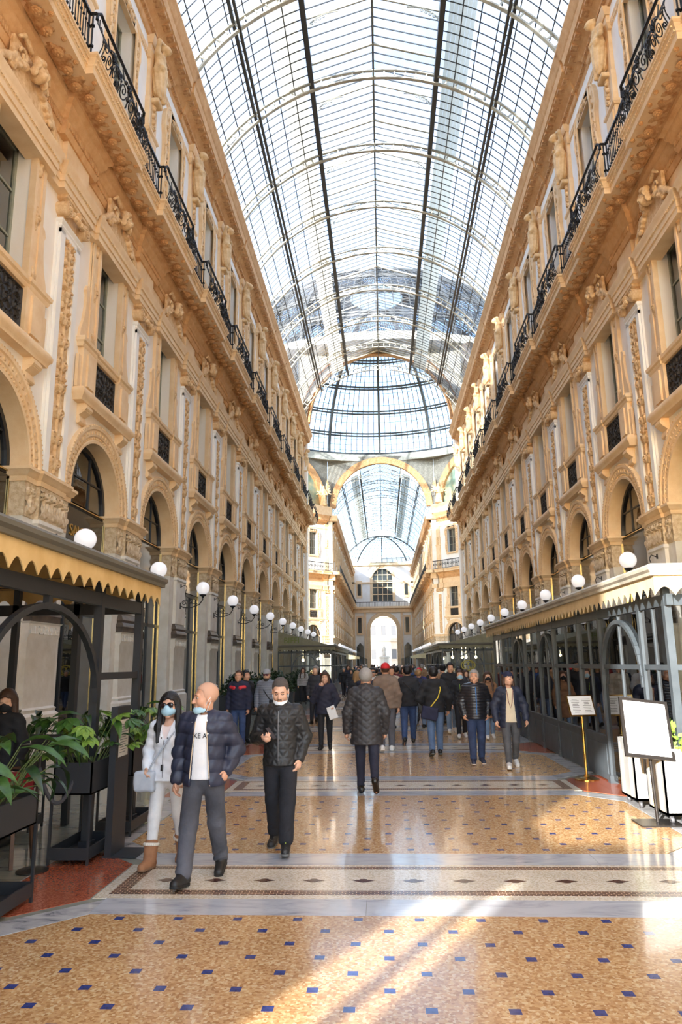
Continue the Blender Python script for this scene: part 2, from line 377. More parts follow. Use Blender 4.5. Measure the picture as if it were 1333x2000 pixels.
# soffit of the arch and reveal
reveal = MB(); reveal.arc([(AR, .02), (AR, -.45)], 0, AZ, 0, PI, 28, caps=False)
pier = MB()
for sg in (-1, 1): pier.box(-.45, 0, min(sg*AR, sg*HB), max(sg*AR, sg*HB), 0, 4.86)
# --- archivolt
arch = MB(); arch.arc([(1.5, -.02), (1.5, .05), (1.56, .06), (1.58, .04), (1.66, .045), (1.68, .075), (1.83, .075), (1.85, .11), (1.93, .12), (1.96, .09), (1.96, 0)], 0, AZ, 0, PI, 40)
archb = MB()
for r, nn, sz, dd in ((1.62, 46, .035, .045), (1.755, 34, .055, .075), (1.93, 60, .035, .10)):
    for i in range(nn):
        t = PI*(i+.5)/nn; c, s_ = math.cos(t), math.sin(t); q = sz/2
        v = [(dd+e*.028-.005, r*c+a*c*q*1.3-b*s_*q, AZ+r*s_+a*s_*q*1.3+b*c*q) for e in (0, 1) for a, b in ((-1, -1), (1, -1), (1, 1), (-1, 1))]
        archb.add(v, [(4, 5, 6, 7), (0, 1, 5, 4), (1, 2, 6, 5), (2, 3, 7, 6), (3, 0, 4, 7)])
# --- sill with consoles, parapet and grille
sill = MB(); sill.sweep([(0, -1.62), (.0001, -1.62), (.22, -1.62), (.22, 1.62), (0, 1.62)], [(-.22, 7.98), (.0, 7.98), (.02, 8.06), (.07, 8.12), (.08, 8.2), (.05, 8.26), (.02, 8.3), (-.22, 8.3)])
cons = MB()
cprof = [(0, 7.5), (.06, 7.5), (.1, 7.56), (.09, 7.64), (.06, 7.70), (.12, 7.74), (.2, 7.80), (.22, 7.9), (.2, 7.98), (0, 7.98)]
cons.prism([(x, z) for x, z in cprof], 'y', -.17, .17); cons.tube([(.17, -.18, 7.88), (.17, .18, 7.88)], .075, 10); cons.tube([(.05, -.18, 7.56), (.05, .18, 7.56)], .055, 10)
par = MB()
for sg in (-1, 1):
    par.box(0, .14, min(sg*.72, sg*1.5), max(sg*.72, sg*1.5), 8.3, 9.35); par.box(.12, .19, min(sg*.9, sg*1.3), max(sg*.9, sg*1.3), 8.42, 9.24)
    par.box(.02, .1, min(sg*1.48, sg*1.66), max(sg*1.48, sg*1.66), 8.3, 9.1)
par.box(-.1, .02, -.75, .75, 8.3, 9.35)
rail = MB(); rail.sweep([(0, -1.58), (.14, -1.58), (.14, -.8), (.1, -.8), (.1, .8), (.14, .8), (.14, 1.58), (0, 1.58)], [(-.14, 9.33), (.0, 9.33), (.03, 9.38), (.03, 9.42), (.07, 9.46), (.08, 9.54), (.04, 9.58), (-.14, 9.58)])
gr = Relief(1.4, .95, .016)
for iy in range(4):
    for iz in range(3):
        cy, cz = -.52+iy*.345, .17+iz*.31; gr.spiral(cy, cz, .13, 1.6, iy*1.7+iz, (-1)**(iy+iz), .016, .035); gr.stroke([(cy-.17, cz-.15), (cy, cz), (cy+.17, cz+.15)], .012, .012, .03); gr.stroke([(cy+.17, cz-.15), (cy-.17, cz+.15)], .012, .012, .03)
gr.stroke([(-.69, .02), (.69, .02), (.69, .93), (-.69, .93), (-.69, .02)], .025, .025, .04)
grille = MB(); gr.into(grille, .03, 0, 8.35)
# --- window surround
surr = MB()
for sg in (-1, 1):
    surr.box(-.02, .07, min(sg*.74, sg*1.2), max(sg*.74, sg*1.2), 9.58, 12.4); surr.box(.06, .12, min(sg*.74, sg*.84), max(sg*.74, sg*.84), 9.58, 12.5)
    surr.box(.06, .105, min(sg*1.08, sg*1.2), max(sg*1.08, sg*1.2), 9.58, 12.3)
    ear = [(sg*1.18, 9.58), (sg*1.62, 9.58), (sg*1.58, 9.8), (sg*1.46, 10.05), (sg*1.38, 10.4), (sg*1.36, 10.75), (sg*1.42, 10.86), (sg*1.36, 11.0), (sg*1.18, 11.05)]
    surr.prism(ear if sg > 0 else ear[::-1], 'x', 0, .07)
surr.box(-.02, .1, -1.2, 1.2, 12.3, 12.52); surr.box(-.02, .1, -.76, .76, 12.5, 12.56)
sor = MB()
for sg in (-1, 1):
    r = Relief(.24, .55, .018); r.dot(0, .27, .1, .06, .2); r.spiral(0, .27, .09, 1.2, 0, 1, .02, .08); r.leaf(0, .4, PI/2, .15, .05, .05); r.leaf(0, .14, -PI/2, .13, .05, .05)
    r.into(sor, .065, sg*.96, 10.75); r2 = Relief(.26, .34, .018); r2.leaf(0, 0, PI/2, .32, .11, .07); r2.leaf(-.02, .03, 2.2, .2, .06, .06); r2.leaf(.02, .03, .94, .2, .06, .06); r2.into(sor, .065, sg*.96, 9.62)
    r3 = Relief(.26, .4, .018); r3.leaf(0, .38, -PI/2, .36, .1, .07); r3.dot(0, .3, .07, .08); r3.into(sor, .065, sg*.96, 11.95)
# --- capitals, shafts, relief panels of the pilaster (centred on y=0)
shaft = MB(); shaft.box(-.05, .06, -.55, .55, 5.82, 11.62)
for sg in (-1, 1): shaft.box(.05, .12, min(sg*.29, sg*.5), max(sg*.29, sg*.5), 5.82, 11.5)
shaft.box(.05, .12, -.5, .5, 11.40, 11.5); shaft.box(.05, .12, -.5, .5, 5.82, 5.92)
neck = MB(); neck.sweep([(0, -.5), (.1, -.5), (.1, .5), (0, .5)], [(-.1, 11.5), (.0, 11.5), (.03, 11.55), (.02, 11.6), (.06, 11.66), (.05, 11.72), (.01, 11.76), (-.1, 11.76)])
rel = Relief(.58, 5.5, .02)
rr_ = random.Random(5); z = .12
while z < 5.2:
    rel.dot(0, z+.12, .07, .085, .12)
    rel.spiral(.13, z+.2, .10, 1.4, -PI/2, 1, .026, .075); rel.spiral(-.13, z+.2, .10, 1.4, -PI/2, -1, .026, .075)
    for a in (.5, 1.1): rel.leaf(.02, z+.02, a, .26, .06, .07); rel.leaf(-.02, z+.02, PI-a, .26, .06, .07)
    rel.stroke([(0, z-.05), (0, z+.55)], .022, .022, .06)
    if rr_.random() < .6:
        for sg in (-1, 1): rel.dot(sg*.19, z+.40, .05, .08); rel.leaf(sg*.08, z+.36, PI/2-sg*.5, .2, .05, .08)
    z += .5+rr_.random()*.08
for zz in (2.0, 4.2): rel.dot(0, zz, .16, .11, .10); rel.stroke([(-.2, zz+.12), (0, zz+.03), (.2, zz+.12)], .035, .03, .11)
relp = MB(); rel.into(relp, .068, 0, 5.92)
cap = MB(); cap.box(0, .14, -.5, .5, 11.74, 12.22)
cap.sweep([(0, -.52), (.18, -.52), (.18, .52), (0, .52)], [(-.18, 12.16), (0, 12.16), (.06, 12.2), (.06, 12.27), (-.18, 12.27)])
for sg in (-1, 1):
    cy, cz = sg*.46, 11.96
    cap.tube([(-.02, cy, cz), (.26, cy, cz)], .18, 18); sp = [(.25+.03*(i/40.), cy+(.17*(1-.8*i/40.))*math.cos(-sg*i*.36+PI/2), cz+(.17*(1-.8*i/40.))*math.sin(-sg*i*.36+PI/2)) for i in range(41)]
    cap.tube(sp, .022, 6); cap.ball((.28, cy, cz), .045, 8)
for i in range(9):
    t = i/8.; cap.ball((.2+.10*math.sin(PI*t), -.34+.68*t, 12.02-.14*math.sin(PI*t)), .075, 8)
cap.ball((.24, 0, 12.08), .1, 10)
# --- entablature, frieze, balcony slab (paths run along the bay so copies meet)
def stepped(dp, db, hw, hwin=None, dw=None):
    p = [(dp, -HB), (dp, -HB+hw), (db, -HB+hw)]
    if hwin: p += [(db, -hwin), (dw, -hwin), (dw, hwin), (db, hwin)]
    return p + [(db, HB-hw), (dp, HB-hw), (dp, HB)]
archt = MB(); archt.sweep(stepped(.26, .14, .82, 1.32, .24), [(-.4, 12.27), (0, 12.27), (0, 12.42), (.03, 12.43), (.03, 12.58), (.06, 12.62), (.07, 12.66), (.07, 12.72), (.12, 12.80), (.12, 12.86), (.04, 12.93), (-.4, 12.93)], caps=False)
beads(archt, -HB+.82, -1.32, .19, 12.60, .04, .09); beads(archt, 1.32, HB-.82, .19, 12.60, .04, .09)
for sg in (-1, 1): beads(archt, min(sg*HB, sg*(HB-.82)), max(sg*HB, sg*(HB-.82)), .31, 12.60, .04, .09)
beads(archt, -1.32, 1.32, .29, 12.60, .04, .09)
friez = MB(); friez.sweep(stepped(.16, .04, .6), [(-.3, 12.9), (0, 12.9), (0, 13.95), (-.3, 13.95)], caps=False)
bed = MB(); bed.sweep(stepped(.2, .07, .85), [(-.3, 13.62), (0, 13.62), (.02, 13.66), (.06, 13.74), (.06, 13.92), (.10, 13.95), (.12, 14.02), (.16, 14.06), (.2, 14.12), (.2, 14.2), (.3, 14.28), (.32, 14.44), (-.3, 14.44)], caps=False)
for seg, x in (((-HB, -HB+.85), .26), ((-HB+.85, HB-.85), .13), ((HB-.85, HB), .26)):
    beads(bed, seg[0], seg[1], x, 13.76, .13, .075, .035); beads(bed, seg[0], seg[1], x+.1, 14.13, .06, .1, .03)
slab = MB(); slab.sweep(stepped(1.1, .93, 1.6), [(-1.2, 14.42), (-.06, 14.42), (0, 14.42), (0, 14.58), (.02, 14.60), (.03, 14.66), (.06, 14.70), (.07, 14.76), (.12, 14.80), (.12, 14.85), (-1.2, 14.85)], caps=False)
for seg, x in (((-HB, -HB+1.6), 1.12), ((-HB+1.6, HB-1.6), .95), ((HB-1.6, HB), 1.12)): beads(slab, seg[0], seg[1], x, 14.62, .05, .085, .03); beads(slab, seg[0], seg[1], x+.05, 14.72, .035, .06, .03)
# soffit with acanthus swirls, then rosettes on it
def soffit(y0, y1, dmax, seed):
    r = random.Random(seed); S = Relief(y1-y0, dmax-.40, .035); n = max(1, int((y1-y0)/.6)); g = (y1-y0)/n
    for i in range(n):
        c = -(y1-y0)/2+(i+.5)*g; hh = (dmax-.4)
        for a in (.3, .9, 1.57, 2.2, 2.85): S.leaf(c, .02, a, hh*.8, .12, .08)
        S.spiral(c-.2, hh*.3, .12, 1.3, 0, 1, .035, .07); S.spiral(c+.2, hh*.3, .12, 1.3, PI, -1, .035, .07)
    V = np.stack([.40+S.Z, S.Y+(y0+y1)/2, 14.425-S.H*.8], -1).reshape(-1, 3); idx = np.arange(S.ny*S.nz).reshape(S.nz, S.ny)
    q = np.stack([idx[:-1, :-1], idx[1:, :-1], idx[1:, 1:], idx[:-1, 1:]], -1).reshape(-1, 4); return V, q.tolist()
soff = MB()
soff.add(*soffit(-HB, -HB+1.6, 1.08, 1)); soff.add(*soffit(-HB+1.6, HB-1.6, .9, 2)); soff.add(*soffit(HB-1.6, HB, 1.08, 3))
ros = MB()
for i in range(6):
    t = 2*PI*i/6; ros.ball((.055*math.cos(t), .055*math.sin(t), -.02), .042, 8, (1, 1, .7))
ros.ball((0, 0, -.045), .03, 8); ros.lathe([(.0, .03), (.11, .03), (.115, .0), (.10, -.015), (0, -.015)], n=12)
# --- mask with scrolls over each window
def make_mask():
    S = SDF((-.05, -1.25, -.05), (.55, 1.25, 1.25), .022)
    for sg in (-1, 1):
        pts = [(.12, sg*(1.2-.9*t), .02+.55*t+.12*math.sin(PI*t)) for t in np.linspace(0, 1, 9)]
        for a, b in zip(pts, pts[1:]): S.cone(a, b, .07, .075, .02)
        for cy, cz, r0 in ((.62, .42, .16), (.42, .72, .15), (.78, .2, .12)):
            sp = [(.16, sg*(cy+r0*(1-.07*i)*math.cos(i*.6)), cz+r0*(1-.07*i)*math.sin(i*.6)) for i in range(12)]
            for a, b in zip(sp, sp[1:]): S.cone(a, b, .035, .03, .015)
        for q in range(5): S.ell((.12, sg*(.3+.12*q), .6-.1*q), (.1, .09, .06), .02)
        S.cone((.15, sg*.17, 1.05), (.18, sg*.5, 1.12), .06, .05, .03); S.cone((.18, sg*.5, 1.12), (.15, sg*.62, 1.0), .05, .035, .02)
    S.ell((.24, 0, .68), (.17, .14, .19), .03); S.ell((.36, 0, .62), (.06, .085, .1), .03); S.cone((.38, 0, .72), (.43, 0, .64), .02, .028, .015)
    for sg in (-1, 1):
        S.ell((.38, sg*.055, .71), (.03, .03, .018), .01, sub=True); S.ell((.3, sg*.17, .76), (.11, .06, .1), .02); S.ell((.27, sg*.2, .6), (.09, .05, .12), .02); S.ell((.27, sg*.14, .88), (.1, .08, .08), .02)
    S.ell((.4, 0, .575), (.03, .04, .012), .01); S.ell((.3, 0, .93), (.1, .1, .08), .02); S.box((.04, 0, .5), (.06, .7, .5), .02, .03)
    S.cut((0.0, 0, 0), (-1, 0, 0)); return S.mesh('mask', OCHRE_C)
mask_me = make_mask()
# --- upper storey
herm = MB(); herm.box(-.06, .1, -.37, .37, 14.85, 19.55); herm.box(.08, .15, -.28, .28, 15.3, 18.2); herm.sweep([(-.05, -.42), (.12, -.42), (.12, .42), (-.05, .42)], [(-.1, 18.3), (0, 18.3), (.05, 18.36), (.05, 18.44), (-.1, 18.44)])
herm.sweep([(-.05, -.4), (.1, -.4), (.1, .4), (-.05, .4)], [(-.1, 14.85), (.06, 14.85), (.06, 15.1), (.02, 15.16), (-.1, 15.16)])
gar = Relief(.4, 1.15, .02)
for i in range(12): gar.dot(.05*math.sin(i*1.9), 1.1-.085*i, .085-.004*i, .09); gar.dot(-.07*math.sin(i*1.3), 1.06-.085*i, .05, .07)
hermg = MB(); gar.into(hermg, .11, 0, 18.45)
herm.box(-.06, .06, -.33, .33, 19.5, 21.6)
herm.sweep([(-.05, -.36), (.1, -.36), (.1, .36), (-.05, .36)], [(-.1, 21.55), (.0, 21.55), (.04, 21.62), (.08, 21.7), (.1, 21.78), (-.1, 21.78)])
band = MB(); band.sweep(stepped(.06, -.05, .42), [(-.2, 20.98), (0, 20.98), (.02, 21.02), (.03, 21.1), (.07, 21.15), (.07, 21.2), (0, 21.22), (-.2, 21.22)], caps=False); beads(band, -HB+.45, HB-.45, -.02, 21.03, .05, .08)
usur = MB()
outl = [(.74, 16.9), (.98, 16.9), (1.02, 17.3), (1.12, 17.55), (1.2, 17.75), (1.18, 18.3), (1.08, 18.8), (1.06, 19.2), (1.12, 19.6), (1.22, 19.9), (1.2, 20.3), (1.08, 20.62), (.92, 20.8), (.7, 20.92)]
for sg in (-1, 1):
    n = len(outl); inn = [(.74, max(16.9, min(20.52, z))) for _, z in outl]
    for i in range(n-1):
        a, b = outl[i], outl[i+1]; c, d = inn[i], inn[i+1]
        usur.add([(.07, sg*a[0], a[1]), (.07, sg*b[0], b[1]), (.09, sg*d[0], d[1]), (.09, sg*c[0], c[1]), (-.05, sg*a[0], a[1]), (-.05, sg*b[0], b[1])], [(0, 1, 2, 3), (4, 5, 1, 0)])
    usur.tube([(.08, sg*(q[0]-.03), q[1]) for q in outl], .04, 6); usur.tube([(.1, sg*.78, z) for z in (16.9, 18, 19, 20.5)], .04, 6)
usur.box(-.05, .1, -.76, .76, 20.48, 20.9); usur.sweep([(-.05, -.8), (.14, -.8), (.14, .8), (-.05, .8)], [(-.15, 16.95), (.0, 16.95), (.05, 17.05), (.06, 17.16), (-.15, 17.16)])
usr = MB()
for sg in (-1, 1):
    r = Relief(.34, 3.3, .022)
    for i in range(9): r.spiral(.02*(-1)**i, .25+i*.36, .1, 1.4, i, (-1)**i, .022, .05); r.leaf(0, .1+i*.36, PI/2+.5*(-1)**i, .3, .06, .05)
    r.into(usr, .075, sg*.95, 17.2)
r = Relief(1.2, .36, .022); r.dot(0, .16, .12, .1, .14)
for sg in (-1, 1): r.spiral(sg*.28, .16, .12, 1.4, 0, sg, .025, .06); r.leaf(sg*.05, .12, (0 if sg > 0 else PI), .5, .09, .06)
r.into(usr, .1, 0, 20.52)
corn = MB(); corn.sweep(stepped(.02, -.05, 1.75), [(-.4, 21.75), (0, 21.75), (.04, 21.80), (.05, 21.9), (.14, 21.97), (.16, 22.05), (.26, 22.12), (.34, 22.2), (.62, 22.32), (.64, 22.46), (.66, 22.6), (.72, 22.66), (.76, 22.8), (.84, 22.9), (.84, 23.0), (-.9, 23.15)], caps=False)
cbd = MB()
for seg, x in (((-HB, -HB+1.75), .02), ((-HB+1.75, HB-1.75), -.05), ((HB-1.75, HB), .02)):
    beads(cbd, seg[0], seg[1], x+.06, 21.92, .1, .16, .10); beads(cbd, seg[0], seg[1], x+.30, 22.20, .1, .42, .28); beads(cbd, seg[0], seg[1], x+.66, 22.68, .06, .11, .06)
# --- ground storey: pedestal, bronze base, shaft, carved block, impost (pilaster)
ped = MB(); ped.sweep([(0, -.62), (.1, -.62), (.1, .62), (0, .62)], [(-.3, 0), (.12, 0), (.12, 1.0), (.06, 1.06), (.08, 1.12), (.02, 1.16), (.02, 2.48), (.06, 2.54), (.06, 2.78), (.1, 2.82), (-.3, 2.82)])
fret = MB()
for i in range(7):
    y = -.54+i*.18; fret.box(.155, .175, y-.07, y+.07, 2.58, 2.61); fret.box(.155, .175, y-.07, y-.04, 2.58, 2.74); fret.box(.155, .175, y-.07, y+.05, 2.71, 2.74); fret.box(.155, .175, y+.02, y+.05, 2.65, 2.74)
bbase = MB(); bbase.sweep([(0, -.55), (.1, -.55), (.1, .55), (0, .55)], [(-.3, 2.82), (.08, 2.82), (.08, 2.93), (.1, 2.96), (.08, 3.03), (.03, 3.08), (.06, 3.14), (.04, 3.2), (.0, 3.26), (0, 3.31), (-.3, 3.31)])
lsh = MB(); lsh.box(-.05, .1, -.53, .53, 3.3, 4.86); lsh.sweep([(0, -.53), (.1, -.53), (.1, .53), (0, .53)], [(-.1, 4.74), (.0, 4.74), (.04, 4.78), (.03, 4.86), (-.1, 4.86)])
blk = MB(); blk.box(-.45, .09, -.53, .53, 4.86, 5.6); blk.box(-.45, .012, -.98, .98, 4.86, 5.6)
br = Relief(1.04, .72, .02)
for c in (-.36, 0, .36):
    for a in (.6, 1.1, PI/2, PI-1.1, PI-.6): br.leaf(c, .04, a, .4, .075, .06)
    br.spiral(c-.1, .52, .09, 1.4, -PI/2, -1, .024, .06); br.spiral(c+.1, .52, .09, 1.4, -PI/2, 1, .024, .06); br.dot(c, .5, .05, .07)
br.into(blk, .1, 0, 4.87)
for sg in (-1, 1):
    b2 = Relief(.4, .72, .02)
    for a in (.8, PI/2, PI-.8): b2.leaf(0, .05, a, .4, .07, .05)
    b2.spiral(-.08, .52, .08, 1.4, -PI/2, -1, .022, .05); b2.spiral(.08, .52, .08, 1.4, -PI/2, 1, .022, .05); b2.into(blk, .02, sg*.76, 4.87)
imp = MB(); imp.sweep([(-.45, -1.0), (.02, -1.0), (.02, -.56), (.1, -.56), (.1, .56), (.02, .56), (.02, 1.0), (-.45, 1.0)], [(-.1, 5.56), (.02, 5.56), (.03, 5.6), (.03, 5.66), (.08, 5.7), (.1, 5.75), (.14, 5.78), (.14, 5.84), (-.1, 5.86)])

def bmesh_of(mb, name, m, smooth=35): return mb.mesh(name, m, smooth)
ME = {k: bmesh_of(*v) for k, v in dict(
    wall=(wall, 'wall_panel', PEACH), upw=(upw, 'upper_wall_panel', CREAM), reveal=(reveal, 'arch_reveal', OCHRE), pier=(pier, 'pier', LIME), arch=(arch, 'archivolt', OCHRE), archb=(archb, 'archivolt_carving', OCHRE_C),
    sill=(sill, 'sill', OCHRE), cons=(cons, 'console', OCHRE), par=(par, 'parapet', OCHRE), rail=(rail, 'parapet_rail', OCHRE), grille=(grille, 'grille', IRON_P), surr=(surr, 'surround', OCHRE), sor=(sor, 'surround_carving', OCHRE_C),
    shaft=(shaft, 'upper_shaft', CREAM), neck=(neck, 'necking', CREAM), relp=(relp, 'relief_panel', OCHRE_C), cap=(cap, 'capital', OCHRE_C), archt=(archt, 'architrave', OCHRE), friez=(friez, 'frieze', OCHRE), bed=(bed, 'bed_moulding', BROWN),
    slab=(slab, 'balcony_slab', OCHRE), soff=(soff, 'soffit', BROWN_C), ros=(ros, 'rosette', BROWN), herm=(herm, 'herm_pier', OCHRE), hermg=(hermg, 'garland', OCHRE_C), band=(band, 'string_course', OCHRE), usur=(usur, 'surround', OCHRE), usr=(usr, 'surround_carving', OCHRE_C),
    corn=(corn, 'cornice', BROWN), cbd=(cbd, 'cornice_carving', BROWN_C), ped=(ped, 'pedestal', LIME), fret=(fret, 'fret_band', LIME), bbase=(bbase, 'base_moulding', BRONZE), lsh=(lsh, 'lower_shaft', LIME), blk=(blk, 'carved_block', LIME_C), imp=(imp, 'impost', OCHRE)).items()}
ME['mask'] = mask_me
# --- windows
def win_frame(hy, z0, z1, d, cols, rows, t=.05):
    f = MB(); f.box(d-.04, d+.04, -hy, -hy+t*1.6, z0, z1); f.box(d-.04, d+.04, hy-t*1.6, hy, z0, z1); f.box(d-.04, d+.04, -hy, hy, z1-t*1.6, z1); f.box(d-.04, d+.04, -hy, hy, z0, z0+t*1.6)
    for i in range(1, cols): y = -hy+2*hy*i/cols; f.box(d-.035, d+.045, y-t/2*1.5, y+t/2*1.5, z0, z1)
    for j in range(1, rows): z = z0+(z1-z0)*j/rows; f.box(d-.03, d+.03, -hy, hy, z-t/2, z+t/2)
    return f
ME['wfr'] = win_frame(.76, 9.45, 12.5, -.36, 2, 3).mesh('window_frame', WOODG); ME['ufr'] = win_frame(.72, 17.2, 20.5, -.38, 2, 3).mesh('window_frame', WOODG)
def pane_mesh(w, h, m, name='pane'):
    b = MB(); b.box(-.004, .004, -w/2, w/2, -h/2, h/2); return b.mesh(name, m)
ME['wpane'] = pane_mesh(.72, 1.0, GLASS_W); ME['upane'] = pane_mesh(.68, 1.08, GLASS_W)
cu = MB(); n = 24
V = [(-.5-.03*math.sin(i*1.9), -.74+1.48*i/n, z) for i in range(n+1) for z in (9.45, 12.5)]; cu.add(V, [(2*i, 2*i+2, 2*i+3, 2*i+1) for i in range(n)])
ME['curt'] = cu.mesh('curtain', CURT, 180)
sf = MB()                                                       # arched shop front
for y in (-1.46, 1.46, -.5, .5): sf.box(-.44, -.36, y-.04, y+.04, 0, 5.8)
for z in (.12, 3.2, 4.55): sf.box(-.44, -.36, -1.5, 1.5, z-.05, z+.05)
sf.box(-.45, -.34, -1.5, 1.5, 5.70, 5.78); sf.arc([(1.38, -.44), (1.38, -.34), (1.5, -.34), (1.5, -.44), (1.38, -.44)], 0, AZ, 0, PI, 28, caps=False)
for y in (-.5, .5): sf.box(-.43, -.37, y-.03, y+.03, 5.75, AZ+math.sqrt(1.4**2-y*y))
sf.box(-.43, -.37, -1.3, 1.3, 6.5, 6.54)
ME['sfr'] = sf.mesh('shop_frame', SHOPF)
brs = MB(); brs.box(-.36, -.3, -1.5, 1.5, 5.74, 5.77); brs.box(-.36, -.3, 1.46, 1.49, 0, 5.7); brs.box(-.36, -.3, -1.49, -1.46, 0, 5.7); ME['brass'] = brs.mesh('brass_strip', mat('brass', (206, 176, 120), .25, metal=.9))
ME['spane'] = pane_mesh(.94, 3.0, GLASS_S); ME['spane2'] = pane_mesh(.94, 1.3, GLASS_S)
fan = MB(); fan.arc([(0.001, -.4), (1.4, -.4)], 0, AZ, 0, PI, 24, caps=False); ME['fan'] = fan.mesh('fanlight_pane', GLASS_S)
sgn = MB(); sgn.box(-.36, -.33, -1.44, 1.44, 4.62, 5.68); ME['sgn'] = sgn.mesh('sign_panel', SIGNB)

FAR_KEYS = [k for k in ME if k not in ('ros', 'spane', 'spane2', 'wpane', 'upane', 'shaft', 'neck', 'relp', 'cap', 'herm', 'hermg', 'ped', 'fret', 'bbase', 'lsh', 'blk', 'imp', 'curt', 'cons')]
PIL_KEYS = ['shaft', 'neck', 'relp', 'cap', 'herm', 'hermg', 'ped', 'fret', 'bbase', 'lsh', 'blk', 'imp']
def joined(name, items):
    """one multi-material mesh out of [(mesh, (dy, dz))]"""
    V = []; Fc = []; mi = []; mats = []; n = 0
    for me, (dy, dz) in items:
        m = me.materials[0]
        if m not in mats: mats.append(m)
        k = mats.index(m)
        co = np.empty(len(me.vertices)*3); me.vertices.foreach_get('co', co); co = co.reshape(-1, 3) + np.array([0, dy, dz]); V.append(co)
        for p in me.polygons: Fc.append([i+n for i in p.vertices]); mi.append(k)
        n += len(co)
    return mk_mesh(name, np.vstack(V), Fc, mats, mi, 35)
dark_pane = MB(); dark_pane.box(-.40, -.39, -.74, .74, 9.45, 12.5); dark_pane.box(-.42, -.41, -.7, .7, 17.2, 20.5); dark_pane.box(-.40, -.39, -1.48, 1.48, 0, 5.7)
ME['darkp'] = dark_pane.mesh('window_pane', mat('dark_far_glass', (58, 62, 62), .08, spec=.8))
LIGHT = ['wall', 'upw', 'reveal', 'pier', 'arch', 'sill', 'par', 'rail', 'grille', 'surr', 'archt', 'friez', 'bed', 'slab', 'band', 'usur', 'corn', 'mask', 'wfr', 'ufr', 'sfr', 'fan', 'darkp', 'cbd', 'usr', 'sor']
FARBAY = joined('facade_bay', [(ME[k], (0, 0)) for k in LIGHT] + [(ME['cons'], (s_*1.2, 0)) for s_ in (-1, 1)])
FARPIL = joined('facade_pilaster', [(ME[k], (0, 0)) for k in PIL_KEYS])

